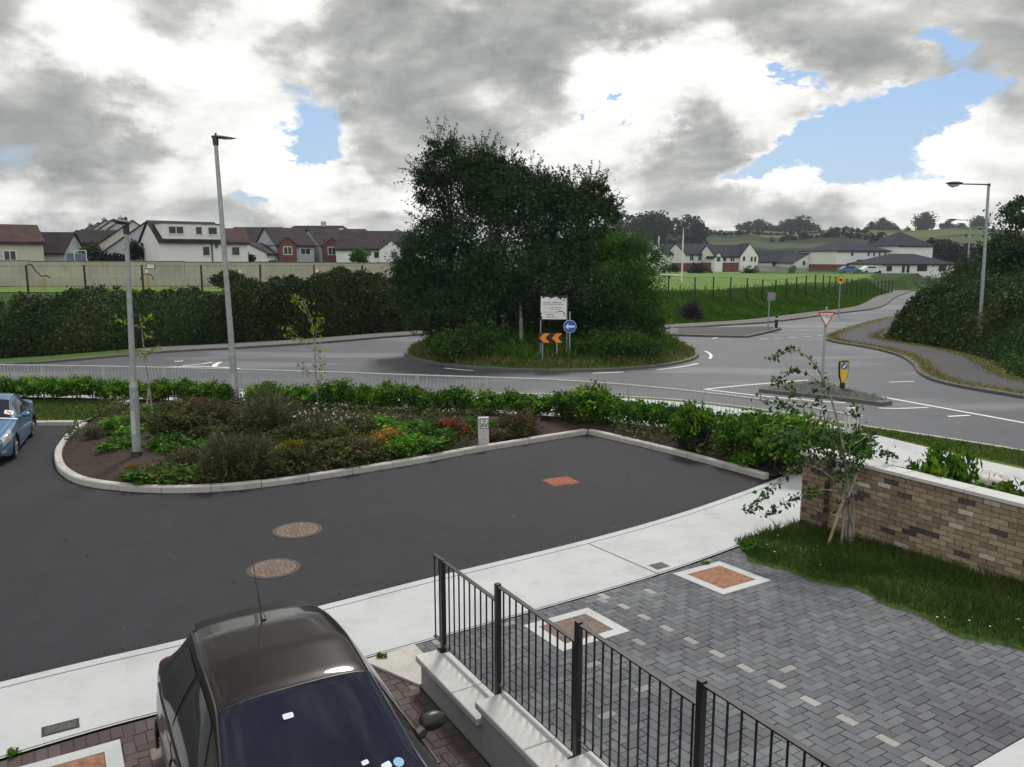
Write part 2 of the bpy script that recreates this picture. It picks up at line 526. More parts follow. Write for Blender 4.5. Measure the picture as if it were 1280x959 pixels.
def strip(mb, A, B, z, z2=None, mi=0):
    """sheet between two polylines of equal length"""
    z2 = z if z2 is None else z2
    n = len(A)
    vs = [(p[0], p[1], z) for p in A] + [(p[0], p[1], z2) for p in B]
    fs = [(i, i + 1, n + i + 1, n + i) for i in range(n - 1)]
    a, b, c = Vector(vs[0]), Vector(vs[1]), Vector(vs[n])
    if (b - a).cross(c - a).z < 0:
        fs = [f[::-1] for f in fs]
    mb.add(vs, fs, mi)

def kerb_mb(L, width, h, z0=0.0, side=1, joint=0.9, gap=0.014):
    """row of kerb stones along polyline L, each about joint metres long, standing on side (+left)"""
    mb = MB()
    # resample
    pts = [Vector(p) for p in L]
    seg = [0.0]
    for i in range(1, len(pts)):
        seg.append(seg[-1] + (pts[i] - pts[i - 1]).length)
    def pos(s):
        s = min(max(s, 0), seg[-1])
        for i in range(1, len(seg)):
            if s <= seg[i]:
                t = (s - seg[i - 1]) / max(seg[i] - seg[i - 1], 1e-9)
                return pts[i - 1].lerp(pts[i], t), (pts[i] - pts[i - 1]).normalized()
        return pts[-1], (pts[-1] - pts[-2]).normalized()
    n = max(1, int(seg[-1] / joint))
    for k in range(n):
        a, b = seg[-1] * k / n + gap / 2, seg[-1] * (k + 1) / n - gap / 2
        m = 3
        rows = []
        dz = random.uniform(-0.007, 0.007)
        for j in range(m + 1):
            p, t = pos(a + (b - a) * j / m)
            nrm = Vector((-t.y, t.x)) * side
            q = p + nrm * width
            e = p + nrm * 0.02
            rows.append([(p.x, p.y, z0 - 0.05), (p.x, p.y, z0 + h - 0.02 + dz), (e.x, e.y, z0 + h + dz), (q.x, q.y, z0 + h + dz), (q.x, q.y, z0 - 0.05)])
        vs = [v for r_ in rows for v in r_]
        fs = []
        for j in range(m):
            for q in range(4):
                i0 = j * 5 + q
                fs.append((i0, i0 + 5, i0 + 6, i0 + 1) if side > 0 else (i0, i0 + 1, i0 + 6, i0 + 5))
        fs.append((0, 1, 2, 3, 4))
        fs.append(tuple(m * 5 + q for q in (4, 3, 2, 1, 0)))
        mb.add(vs, fs)
    return mb

def flat_poly(name, outline, z, mat, kind='structure'):
    pts = [Vector((p[0], p[1], 0)) for p in outline]
    tri = tessellate_polygon([pts])
    fs = []
    for t in tri:
        a, b, c = [pts[i] for i in t]
        fs.append(tuple(t) if (b - a).cross(c - a).z > 0 else tuple(t[::-1]))
    mb = MB()
    mb.add([(p.x, p.y, z) for p in pts], fs)
    o = mb.build(name, mat)
    if kind:
        o['kind'] = kind
    return o

def ribbon(mb, L, w, z, mi=0):
    strip(mb, offset_line(L, w / 2), offset_line(L, -w / 2), z, None, mi)

STROKES = {     # block capitals as strokes in a 0.7 x 1 cell
    'N': [[(0.06, 0), (0.06, 1)], [(0.06, 1), (0.64, 0)], [(0.64, 0), (0.64, 1)]],
    'A': [[(0.0, 0), (0.35, 1)], [(0.35, 1), (0.70, 0)], [(0.14, 0.34), (0.56, 0.34)]],
    'V': [[(0.0, 1), (0.35, 0)], [(0.35, 0), (0.70, 1)]],
    'Y': [[(0.0, 1), (0.35, 0.5)], [(0.70, 1), (0.35, 0.5)], [(0.35, 0.5), (0.35, 0)]],
    'I': [[(0.35, 0), (0.35, 1)]],
    'E': [[(0.08, 0), (0.08, 1)], [(0.08, 0.94), (0.62, 0.94)], [(0.08, 0.5), (0.54, 0.5)], [(0.08, 0.06), (0.62, 0.06)]],
    'L': [[(0.08, 0), (0.08, 1)], [(0.08, 0.06), (0.62, 0.06)]],
    'D': [[(0.08, 0), (0.08, 1)], [(0.08, 0.94), (0.40, 0.94)], [(0.40, 0.94), (0.62, 0.70)], [(0.62, 0.70), (0.62, 0.30)], [(0.62, 0.30), (0.40, 0.06)], [(0.40, 0.06), (0.08, 0.06)]],
    'C': [[(0.62, 0.80), (0.44, 0.95)], [(0.44, 0.95), (0.24, 0.95)], [(0.24, 0.95), (0.06, 0.72)], [(0.06, 0.72), (0.06, 0.28)], [(0.06, 0.28), (0.24, 0.05)], [(0.24, 0.05), (0.44, 0.05)], [(0.44, 0.05), (0.62, 0.20)]],
    'R': [[(0.08, 0), (0.08, 1)], [(0.08, 0.94), (0.46, 0.94)], [(0.46, 0.94), (0.62, 0.74)], [(0.62, 0.74), (0.46, 0.52)], [(0.46, 0.52), (0.08, 0.52)], [(0.36, 0.52), (0.64, 0)]],
}
def text_mb(txt, size, depth=0.003, bold=0.17):
    """flat block lettering centred on the origin in the xz plane, facing -y"""
    h = size * 0.72
    vs, fs = [], []
    adv = 0.86
    x0 = -((len(txt) - 1) * adv + 0.7) / 2
    for n, ch in enumerate(txt):
        for q, (a, b) in enumerate(STROKES[ch]):
            A = Vector((x0 + n * adv + a[0], 0, a[1] - 0.5)) * h
            B = Vector((x0 + n * adv + b[0], 0, b[1] - 0.5)) * h
            d = (B - A).normalized()
            w = Vector((-d.z, 0, d.x)) * (bold * h / 2)
            e = d * (bold * h * 0.2)
            yd = depth + 0.0002 * q
            k = len(vs)
            for y in (0.0, -yd):
                for p in (A - e - w, B + e - w, B + e + w, A - e + w):
                    vs.append(Vector((p.x, y, p.z)))
            fs += [tuple(k + i for i in f) for f in ((4, 5, 6, 7), (0, 1, 5, 4), (1, 2, 6, 5), (2, 3, 7, 6), (3, 0, 4, 7))]
    return vs, fs
# ------------------------------------------------------------------ camera, light, sky
cam_d = bpy.data.cameras.new('camera')
cam_d.sensor_width = 36
cam_d.sensor_fit = 'HORIZONTAL'
cam_d.lens = FPX / 1280 * 36
cam_d.clip_start = 0.05
cam_d.clip_end = 6000
cam = bpy.data.objects.new('camera', cam_d)
COL.objects.link(cam)
cam.location = (0, 0, HCAM)
cam.rotation_euler = (PI / 2 - PITCH, 0, 0)
SC.camera = cam

SUN_EL, SUN_AZ = R(52), R(8)          # azimuth measured from +Y towards +X
sd = bpy.data.lights.new('sun', 'SUN')
sd.energy = 2.1
sd.angle = R(11)
sd.color = (1.0, 0.95, 0.87)
so = bpy.data.objects.new('sun', sd)
COL.objects.link(so)
so.rotation_euler = (PI / 2 - SUN_EL, 0, PI - SUN_AZ)

def build_world():
    w = bpy.data.worlds.new('World')
    SC.world = w
    w.use_nodes = True
    nt = w.node_tree
    nt.nodes.clear()
    L = nt.links
    out = nt.nodes.new('ShaderNodeOutputWorld')
    tc = nt.nodes.new('ShaderNodeTexCoord')
    V = tc.outputs['Generated']
    def math_(op, a, b=None, c=None, clamp=False):
        n = nt.nodes.new('ShaderNodeMath')
        n.operation = op
        n.use_clamp = clamp
        for i, v in enumerate((a, b, c)):
            if v is None: continue
            if isinstance(v, bpy.types.NodeSocket): L.new(v, n.inputs[i])
            else: n.inputs[i].default_value = v
        return n.outputs[0]
    sky = nt.nodes.new('ShaderNodeTexSky')
    sky.sky_type = 'NISHITA'
    sky.sun_disc = False
    sky.sun_elevation = SUN_EL
    sky.sun_rotation = SUN_AZ
    sep = nt.nodes.new('ShaderNodeSeparateXYZ')
    L.new(V, sep.inputs[0])
    X, Y, Z = sep.outputs
    # cloud-deck coordinates (a plane overhead)
    zc = math_('ADD', math_('MAXIMUM', Z, 0.0), 0.10)
    cx = math_('DIVIDE', X, zc)
    cy = math_('DIVIDE', Y, zc)
    comb = nt.nodes.new('ShaderNodeCombineXYZ')
    L.new(cx, comb.inputs[0]); L.new(cy, comb.inputs[1])
    deck = comb.outputs[0]
    # direction space: azimuth, elevation in degrees, warped for ragged edges
    az = math_('MULTIPLY', math_('ARCTAN2', X, Y), 180 / PI)
    el = math_('MULTIPLY', math_('ARCSINE', Z), 180 / PI)
    def nz(scale, detail, rough, vec, off=0.0, dist=0.0):
        n = nd(nt, 'ShaderNodeTexNoise', Scale=scale, Detail=detail, Roughness=rough, Distortion=dist)
        mp = nt.nodes.new('ShaderNodeMapping')
        mp.inputs['Location'].default_value = (off, off * 0.7, off * 1.3)
        L.new(vec, mp.inputs['Vector'])
        L.new(mp.outputs[0], n.inputs['Vector'])
        return n.outputs['Fac']
    stre = nt.nodes.new('ShaderNodeMapping')
    stre.inputs['Scale'].default_value = (1, 1, 1.9)
    L.new(V, stre.inputs['Vector'])
    sv = stre.outputs[0]
    w1 = nz(3.2, 6, 0.60, sv, 3.1)
    w2 = nz(3.2, 6, 0.60, sv, 9.7)
    w3 = nz(12, 8, 0.68, sv, 5.3)
    w4 = nz(12, 8, 0.68, sv, 15.3)
    azw = math_('ADD', az, math_('ADD', math_('MULTIPLY', math_('SUBTRACT', w1, 0.5), 16), math_('MULTIPLY', math_('SUBTRACT', w3, 0.5), 8)))
    elw = math_('ADD', el, math_('ADD', math_('MULTIPLY', math_('SUBTRACT', w2, 0.5), 10), math_('MULTIPLY', math_('SUBTRACT', w4, 0.5), 5)))
    def px2ae(px, py):
        d = Vector(ray(px, py)).normalized()
        return math.degrees(math.atan2(d.x, d.y)), math.degrees(math.asin(d.z))
    def blob(px, py, rx, ry, amp, rot=0.0):
        a0, e0 = px2ae(px, py)
        sx, sy = rx / FPX * 57.3, ry / FPX * 57.3
        dx = math_('SUBTRACT', azw, a0)
        dy = math_('SUBTRACT', elw, e0)
        if rot:
            c, s_ = math.cos(R(rot)), math.sin(R(rot))
            dx, dy = math_('ADD', math_('MULTIPLY', dx, c), math_('MULTIPLY', dy, s_)), math_('SUBTRACT', math_('MULTIPLY', dy, c), math_('MULTIPLY', dx, s_))
        q = math_('ADD', math_('POWER', math_('ABSOLUTE', math_('DIVIDE', dx, sx)), 2.0), math_('POWER', math_('ABSOLUTE', math_('DIVIDE', dy, sy)), 2.0))
        return math_('MULTIPLY', math_('EXPONENT', math_('MULTIPLY', q, -1.0)), amp)
    def total(lst):
        t = None
        for a in lst:
            t = a if t is None else math_('ADD', t, a)
        return t
    # gaps of blue sky
    gaps = total([blob(*b) for b in BLUE])
    # bright / grey structure of the cloud deck
    lights = total([blob(*b) for b in BRIGHT])
    darks = total([blob(*b) for b in DARK])
    n_big = nz(1.15, 6, 0.58, deck, 2.0, 0.3)
    n_det = nz(9.5, 9, 0.64, sv, 4.0, 0.5)
    n_fine = nz(30, 7, 0.62, sv, 8.0)
    # rounded billows: inverted smooth cells on warped directions
    wrp = nd(nt, 'ShaderNodeTexNoise', Scale=5.0, Detail=5.0, Roughness=0.6)
    L.new(sv, wrp.inputs['Vector'])
    wv = nt.nodes.new('ShaderNodeVectorMath'); wv.operation = 'MULTIPLY_ADD'
    L.new(wrp.outputs['Color'], wv.inputs[0]); wv.inputs[1].default_value = (0.16, 0.16, 0.16); L.new(sv, wv.inputs[2])
    def billow(scale):
        v = nt.nodes.new('ShaderNodeTexVoronoi')
        v.feature = 'F1'
        v.inputs['Scale'].default_value = scale
        v.inputs['Detail'].default_value = 2.0
        v.inputs['Roughness'].default_value = 0.55
        L.new(wv.outputs[0], v.inputs['Vector'])
        return math_('SUBTRACT', 0.62, v.outputs['Distance'])
    puff = billow(7.0)
    gapv = math_('ADD', gaps, math_('MULTIPLY', math_('SUBTRACT', n_det, 0.5), 0.8))
    gapv = math_('SUBTRACT', gapv, math_('MULTIPLY', puff, 0.55))
    gmask = nt.nodes.new('ShaderNodeMapRange')
    gmask.interpolation_type = 'SMOOTHSTEP'
    gmask.inputs['From Min'].default_value = 0.46
    gmask.inputs['From Max'].default_value = 0.80
    L.new(gapv, gmask.inputs['Value'])
    x = math_('ADD', math_('SUBTRACT', math_('MULTIPLY', lights, 1.15), darks), math_('MULTIPLY', math_('SUBTRACT', n_big, 0.18), 0.6))
    x = math_('ADD', x, math_('MULTIPLY', puff, 0.75))
    val = math_('ADD', 0.55, math_('MULTIPLY', math_('TANH', math_('MULTIPLY', x, 2.1)), 0.40))
    val = math_('ADD', val, math_('MULTIPLY', puff, 0.26))
    val = math_('ADD', val, math_('MULTIPLY', math_('SUBTRACT', n_det, 0.5), 0.30))
    val = math_('ADD', val, math_('MULTIPLY', math_('SUBTRACT', n_fine, 0.5), 0.14))
    # bright rim next to the gaps
    rim = nt.nodes.new('ShaderNodeMapRange')
    rim.interpolation_type = 'SMOOTHSTEP'
    rim.inputs['From Min'].default_value = 0.10
    rim.inputs['From Max'].default_value = 0.45
    L.new(gapv, rim.inputs['Value'])
    val = math_('ADD', val, math_('MULTIPLY', rim.outputs[0], 0.16))
    # unseen deck behind the viewer brightened, added as fill for faces towards the camera
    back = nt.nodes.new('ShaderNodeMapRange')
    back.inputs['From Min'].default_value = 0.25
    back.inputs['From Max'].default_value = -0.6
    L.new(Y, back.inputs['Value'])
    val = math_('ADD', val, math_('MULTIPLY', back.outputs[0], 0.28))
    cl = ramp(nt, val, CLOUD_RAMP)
    bg1 = nt.nodes.new('ShaderNodeBackground')
    L.new(sky.outputs[0], bg1.inputs['Color'])
    bg1.inputs['Strength'].default_value = 0.10
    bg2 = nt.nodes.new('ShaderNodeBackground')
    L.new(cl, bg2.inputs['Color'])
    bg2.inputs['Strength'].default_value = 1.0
    # blue of the gaps: the sky itself, with a thin veil of cloud
    veil = nt.nodes.new('ShaderNodeBackground')
    veil.inputs['Color'].default_value = (0.25, 0.45, 0.78, 1)
    veil.inputs['Strength'].default_value = 0.75
    mxv = nt.nodes.new('ShaderNodeMixShader')
    mxv.inputs[0].default_value = 0.55
    L.new(bg1.outputs[0], mxv.inputs[1]); L.new(veil.outputs[0], mxv.inputs[2])
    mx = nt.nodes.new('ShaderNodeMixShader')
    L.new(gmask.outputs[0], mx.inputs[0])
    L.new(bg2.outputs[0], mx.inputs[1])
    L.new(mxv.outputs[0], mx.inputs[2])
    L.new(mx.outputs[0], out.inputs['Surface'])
    w.cycles.sampling_method = 'MANUAL'
    w.cycles.sample_map_resolution = 512

# (px, py, rx, ry, amp, rot) in image pixels, turned into sky directions; above the frame: added for the roof reflection
BLUE = [(388, 168, 42, 30, 1.0), (372, 195, 25, 18, 0.7), (960, 205, 70, 20, 1.0, 18), (1040, 185, 75, 34, 1.0, 20), (1110, 160, 80, 30, 1.0, 12), (1210, 118, 60, 22, 0.9, 20),
        (990, 92, 30, 10, 0.7, -20), (1222, 45, 38, 14, 0.6), (765, 122, 10, 10, 0.65), (790, 150, 9, 9, 0.6), (735, 140, 8, 10, 0.6), (1100, 220, 60, 16, 0.8, 5), (505, 265, 34, 9, 0.5), (320, 246, 26, 7, 0.45), (1150, 240, 40, 12, 0.5)]
BRIGHT = [(60, 60, 60, 40, 0.25), (200, 60, 70, 60, 0.3), (300, 190, 90, 40, 0.3), (200, -60, 400, 40, 0.4), (130, 25, 60, 40, 0.55), (120, 70, 50, 30, 0.35), (290, 85, 110, 50, 0.55), (340, 40, 60, 40, 0.4), (250, 150, 120, 50, 0.5), (350, 220, 80, 40, 0.5), (170, 170, 60, 20, 0.3), (470, 250, 120, 30, 0.35),
          (810, 75, 90, 45, 0.6), (880, 50, 60, 40, 0.55), (745, 160, 60, 50, 0.5), (930, 120, 60, 50, 0.45), (700, 210, 80, 30, 0.4), (1000, 235, 110, 16, 0.55), (1160, 170, 90, 40, 0.4), (1200, 215, 70, 40, 0.5), (1150, 265, 120, 20, 0.5),
          (60, 245, 130, 20, 0.4), (40, 275, 120, 15, 0.35), (560, 20, 40, 40, 0.35), (420, 120, 60, 40, 0.25), (1060, 20, 60, 30, 0.1)]
DARK = [(70, 130, 90, 60, 0.33), (40, 95, 80, 50, 0.16), (110, 205, 120, 40, 0.28), (215, 15, 60, 26, 0.35), (430, 15, 90, 30, 0.27), (380, 70, 50, 26, 0.23), (620, 45, 110, 50, 0.31), (520, 200, 110, 35, 0.27), (600, 130, 90, 50, 0.22), (210, 115, 45, 22, 0.23),
        (850, 150, 55, 60, 0.33), (880, 185, 60, 30, 0.27), (1030, 65, 110, 45, 0.27), (1120, 95, 120, 32, 0.23), (960, 10, 120, 20, 0.23), (800, 5, 80, 20, 0.35), (850, 262, 90, 22, 0.20), (1020, 275, 70, 14, 0.20), (1240, 240, 50, 30, 0.16), (250, 268, 90, 14, 0.17), (700, 120, 40, 40, 0.12), (420, 215, 60, 20, 0.16), (230, -480, 480, 290, 0.95)]  # last blob: unseen dark cloud added to darken the car roof's reflection
CLOUD_RAMP = [(0.0, (0.20, 0.205, 0.20)), (0.18, (0.29, 0.298, 0.29)), (0.34, (0.39, 0.398, 0.382)), (0.50, (0.53, 0.532, 0.51)), (0.64, (0.69, 0.688, 0.66)), (0.80, (0.83, 0.825, 0.79)), (1.0, (1.02, 1.01, 0.96))]
build_world()

# ------------------------------------------------------------------ lie of the land
# main road outline (kerb lines), anticlockwise from the near left
NEAR = [(-60, 29.0), (-30, 28.0), (-20, 27.4), (-12, 26.9), (-8, 26.6), (-3, 26.1), (2, 25.7), (5, 24.9), (7.4, 23.2), (9.33, 20.92), (12, 17.98), (17, 12), (24, 4), (32, -6)]
RIGHT = [(40, -1), (30, 9.5), (23, 17), (18.6, 21.8), (16.8, 25.3), (15.8, 28.3), (16.1, 30.8), (17.3, 33.8), (18.2, 36.9), (18.3, 40), (17.7, 43.0), (18.1, 45.6), (20.2, 49.2), (26.6, 58.3), (36, 70), (48, 86), (66, 110)]
LEFT = [(58, 115), (46, 95), (34.9, 75), (27, 66), (19.3, 57.6), (14.5, 54.2), (9.95, 51.6), (5, 50.4), (0, 50.0), (-4.2, 48.2), (-7.4, 45.6), (-10.4, 42.6), (-14.2, 39.9), (-16.7, 38.5), (-18.6, 36.4), (-21.5, 33.8), (-28, 31.4), (-60, 30.0)]
NEARs, RIGHTs, LEFTs = smooth_line(NEAR), smooth_line(RIGHT), smooth_line(LEFT)
LEFT_BACK = offset_line(LEFTs, -2.1)        # back of the far footpath
RIGHT_BACK = offset_line(RIGHTs, -3.2)      # back of the footpath under the right hedge

def dist_line(PX, L):
    """signed distance to polyline (positive on its right hand side) for arrays of points"""
    L = np.array([(p[0], p[1]) for p in L])
    best = np.full(len(PX), 1e9)
    sgn = np.ones(len(PX))
    for i in range(len(L) - 1):
        a, b = L[i], L[i + 1]
        ab = b - a
        t = np.clip(((PX - a) @ ab) / (ab @ ab), 0, 1)
        q = a + t[:, None] * ab
        dv = PX - q
        d = np.hypot(dv[:, 0], dv[:, 1])
        cr = ab[0] * dv[:, 1] - ab[1] * dv[:, 0]
        m = d < best
        best[m] = d[m]
        sgn[m] = np.where(cr[m] <= 0, 1, -1)
    return best * sgn

def sstep(x):
    x = np.clip(x, 0, 1)
    return x * x * (3 - 2 * x)

def land(P):
    P = np.asarray(P, float)
    x, y = P[:, 0], P[:, 1]
    dl = dist_line(P, LEFT_BACK)
    dr = dist_line(P, RIGHT_BACK)
    top = 1.95 + 0.5 * sstep((4 - x) / 10)
    zl = np.where(dl > 0, top * sstep(dl / 5.5), 0)
    zr = np.where(dr > 0, 2.2 * sstep(dr / 7.0), 0)
    rr = np.hypot(x, y)
    azm = np.degrees(np.arctan2(x, y))
    # hills: high to the right, low behind the left houses
    amp = 9 + 22 * sstep((azm + 8) / 16)
    wob = 1 + 0.06 * np.sin(azm * 0.9) + 0.04 * np.sin(azm * 2.3 + 1) + 0.10 * np.exp(-((azm - 9.5) / 2.5) ** 2)
    hill = amp * wob * sstep((rr - 210) / 720) ** 1.0
    zleft = 2.5 * sstep((rr - 75) / 90) * sstep((-x) / 30)
    fade = np.where(y > 20, 1, 0)
    near = np.maximum(zl, zr * (1 - sstep((dl + 3) / 3.0)))
    return near + (hill + zleft) * fade

def land_z(x, y):
    return float(land(np.array([[x, y]]))[0])

def build_ground():
    xs = np.concatenate([np.linspace(-1800, -160, 34), np.linspace(-150, -52, 40), np.arange(-50, 75, 0.9), np.linspace(76, 180, 44), np.linspace(190, 1800, 42)])
    ys = np.concatenate([np.linspace(-120, 4, 12), np.arange(6, 34, 2.0), np.arange(34, 80, 0.9), np.linspace(81, 200, 60), np.linspace(210, 1300, 70), np.linspace(1400, 2600, 6)])
    gx, gy = np.meshgrid(xs, ys)
    P = np.stack([gx.ravel(), gy.ravel()], 1)
    z = land(P)
    z -= np.where(P[:, 1] > 1000, (P[:, 1] - 1000) * 0.03, 0)
    nx, ny = len(xs), len(ys)
    V = np.column_stack([P, z - 0.012])
    i = np.arange(ny - 1)[:, None] * nx + np.arange(nx - 1)[None, :]
    i = i.ravel()
    F = np.stack([i, i + 1, i + nx + 1, i + nx], 1)
    me = bpy.data.meshes.new('ground')
    me.from_pydata(V.tolist(), [], F.tolist())
    me.polygons.foreach_set('use_smooth', [True] * len(F))
    # material: rough grass near, a patchwork of fields on the hills
    m, nt, b = new_mat('grassland')
    geo = nt.nodes.new('ShaderNodeNewGeometry')
    pos = geo.outputs['Position']
    f = noise(nt, 0.5, 5, 0.6, vec=pos)
    g = noise(nt, 6, 5, 0.7, vec=pos)
    near = ramp(nt, f, [(0.3, (0.022, 0.050, 0.012)), (0.7, (0.048, 0.090, 0.020))])
    near = mixc(nt, 0.7, near, ramp(nt, g, [(0.3, (0.5, 0.5, 0.5)), (0.7, (1.4, 1.4, 1.4))]), 'MULTIPLY')
    mp = nt.nodes.new('ShaderNodeMapping')
    mp.inputs['Scale'].default_value = (0.0045, 0.0085, 0.0)
    mp.inputs['Rotation'].default_value = (0, 0, 0.3)
    nt.links.new(pos, mp.inputs['Vector'])
    vo = nd(nt, 'ShaderNodeTexVoronoi', Scale=1.0, Randomness=0.85)
    nt.links.new(mp.outputs[0], vo.inputs['Vector'])
    bw = nt.nodes.new('ShaderNodeSeparateColor')
    nt.links.new(vo.outputs['Color'], bw.inputs[0])
    fld = ramp(nt, bw.outputs[0], [(0.0, (0.030, 0.052, 0.026)), (0.35, (0.050, 0.085, 0.030)), (0.6, (0.085, 0.105, 0.038)), (0.85, (0.060, 0.105, 0.035)), (1.0, (0.11, 0.11, 0.05))])
    ve = nd(nt, 'ShaderNodeTexVoronoi', Scale=1.0, Randomness=0.85)
    ve.feature = 'DISTANCE_TO_EDGE'
    nt.links.new(mp.outputs[0], ve.inputs['Vector'])
    n2 = noise(nt, 0.05, 4, 0.6, vec=pos)
    ad = nt.nodes.new('ShaderNodeMath'); ad.operation = 'MULTIPLY_ADD'
    nt.links.new(n2, ad.inputs[0]); ad.inputs[1].default_value = -0.10
    nt.links.new(ve.outputs[0], ad.inputs[2])
    fld = mixc(nt, ramp(nt, ad.outputs[0], [(0.0, (1, 1, 1)), (0.02, (0, 0, 0))]), fld, (0.016, 0.027, 0.018))
    ln = nt.nodes.new('ShaderNodeVectorMath'); ln.operation = 'LENGTH'
    nt.links.new(pos, ln.inputs[0])
    mr = nd(nt, 'ShaderNodeMapRange')
    mr.inputs['From Min'].default_value = 190
    mr.inputs['From Max'].default_value = 240
    nt.links.new(ln.outputs['Value'], mr.inputs['Value'])
    nt.links.new(mixc(nt, mr.outputs[0], near, fld), b.inputs['Base Color'])
    b.inputs['Roughness'].default_value = 0.95
    b.inputs['Specular IOR Level'].default_value = 0.1
    bump(nt, b, g, 0.6, 0.08)
    me.materials.append(m)
    o = bpy.data.objects.new('ground', me)
    COL.objects.link(o)
    o['kind'] = 'structure'
build_ground()

def drape(name, outline, mat, dz, step=1.2):
    """sheet following the land inside an outline"""
    ol = np.array([(p[0], p[1]) for p in outline])
    lo, hi = ol.min(0), ol.max(0)
    xs = np.arange(lo[0], hi[0] + step, step)
    ys = np.arange(lo[1], hi[1] + step, step)
    gx, gy = np.meshgrid(xs, ys)
    P = np.stack([gx.ravel(), gy.ravel()], 1)
    z = land(P) + dz
    nx = len(xs)
    i = (np.arange(len(ys) - 1)[:, None] * nx + np.arange(nx - 1)[None, :]).ravel()
    F = np.stack([i, i + 1, i + nx + 1, i + nx], 1)
    cen = P[F].mean(1)
    F = F[in_poly(cen, ol)]
    me = bpy.data.meshes.new(name)
    me.from_pydata(np.column_stack([P, z]).tolist(), [], F.tolist())
    me.polygons.foreach_set('use_smooth', [True] * len(F))
    me.materials.append(MT[mat])
    o = bpy.data.objects.new(name, me)
    COL.objects.link(o)
    o['kind'] = 'structure'
    return o

# main road with roundabout
flat_poly('road', NEARs + RIGHTs + LEFTs, 0.004, 'asphalt_road')
# far footpath along the bank and its kerb
kf = max(k for k, p in enumerate(LEFTs) if p.x > -17.6)
mb = MB(); strip(mb, offset_line(LEFTs, -0.14)[kf:], LEFT_BACK[kf:], 0.112)
o = mb.build('verge_far', 'grass_bank'); o['kind'] = 'structure'
mb = MB(); strip(mb, offset_line(LEFTs, -0.14)[:kf + 1], LEFT_BACK[:kf + 1], 0.115)
o = mb.build('footpath_far', 'concrete_grey'); o['kind'] = 'structure'
o = kerb_mb(LEFTs, 0.14, 0.12, 0, side=-1).build('kerb_far', 'concrete_grey'); o['kind'] = 'structure'
# right: kerb, grassy strip, dark footpath, rough edge
o = kerb_mb(RIGHTs, 0.14, 0.12, 0, side=-1).build('kerb_right', 'concrete_grey'); o['kind'] = 'structure'
mb = MB(); strip(mb, offset_line(RIGHTs, -0.14), offset_line(RIGHTs, -0.75), 0.118)
o = mb.build('verge_kerbside', 'grass_dry'); o['kind'] = 'structure'
mb = MB(); strip(mb, offset_line(RIGHTs, -0.75), offset_line(RIGHTs, -2.7), 0.112)
o = mb.build('footpath_right', 'asphalt_path'); o['kind'] = 'structure'
mb = MB(); strip(mb, offset_line(RIGHTs, -2.7), offset_line(RIGHTs, -3.5), 0.116)
o = mb.build('verge_hedgeside', 'grass_dry'); o['kind'] = 'structure'
# near side: kerb, verge, pale footpath behind the railings
o = kerb_mb(NEARs, 0.14, 0.12, 0, side=-1).build('kerb_near', 'concrete_kerb'); o['kind'] = 'structure'
FENCE = smooth_line([(-34, 26.3), (-24, 25.9), (-16.6, 25.3), (-11.5, 24.75), (-5.8, 23.7), (-3.3, 23.1), (1.1, 22.1), (3.8, 20.75), (6.2, 18.75), (7.57, 16.75)], 8)
PATH_FAR = smooth_line([(-34, 27.75), (-24, 27.2), (-16.6, 26.75), (-11.5, 26.35), (-5.8, 26.0), (-3.3, 25.8), (1.8, 25.35), (5.0, 24.4), (7.2, 22.7), (8.7, 20.7), (10.9, 16.2), (14.5, 11.6)], 8)
PATH_NEAR = smooth_line([(-34, 26.2), (-24, 25.8), (-16.6, 25.2), (-11.5, 24.65), (-5.8, 23.6), (-3.3, 23.0), (1.0, 22.0), (3.7, 20.65), (5.4, 19.45), (6.8, 18.2), (9.35, 15.2), (12.9, 10.5)], 8)
flat_poly('verge_near', [(p[0], p[1]) for p in offset_line(NEARs, -0.14)] + [(26, -6)] + [(p[0], p[1]) for p in PATH_FAR[::-1]] + [(-60, 27.9)], 0.108, 'grass_lawn')
flat_poly('bed_behind_wall', [(6.5, 14.9), (9.3, 15.15), (12.85, 10.4), (14, 8), (9.5, 3.0), (9.2, 7.0), (6.4, 12.2)], 0.14, 'soil')
flat_poly('footpath_link', [(6.3, 16.7), (6.5, 16.95), (7.8, 17.1), (9.3, 15.3), (6.9, 15.05)], 0.09, 'concrete_pale')
mb = MB(); strip(mb, PATH_FAR, PATH_NEAR, 0.112)
o = mb.build('footpath_roadside', 'concrete_pale'); o['kind'] = 'structure'

# ---- estate road, footpath, planting bed
BED = smooth_line([(-11.75, 21.1), (-11.5, 20.0), (-10.85, 18.3), (-10.2, 17.1), (-9.55, 16.2), (-8.75, 15.45), (-7.75, 15.03), (-6.6, 14.86), (-5.38, 15.08), (-3.98, 15.83), (-2.14, 17.08), (-0.76, 18.2), (1.98, 20.13)], 6)
BED2 = [Vector(p) for p in [(1.98, 20.13), (3.0, 18.9), (3.75, 17.98), (4.6, 16.75), (5.22, 15.81)]]
KERBL = smooth_line([(-20, -2.5), (-12, 3.3), (-9, 5.4), (-5.5, 7.86), (-3.95, 8.82), (-2.43, 9.81), (-1.09, 10.73), (1.15, 12.18), (3.1, 13.65), (5.12, 15.47), (6.4, 16.75)], 6)
PIN = smooth_line([(-19, -3.9), (-11.1, 1.9), (-8.1, 4.0), (-4.58, 6.60), (-3.39, 7.36), (-1.75, 8.34), (-0.6, 9.05), (1.9, 10.65), (3.6, 11.95), (5.0, 13.12), (7.0, 15.2)], 6)
flat_poly('estate_road', [(-60, 21.2), (-60, -30), (-20, -20)] + [(p.x, p.y) for p in KERBL] + [(5.22, 15.81)] + [(p.x, p.y) for p in BED2[::-1]] + [(p.x, p.y) for p in BED[::-1][1:]] + [(-11.9, 21.2)], 0.002, 'asphalt_estate')
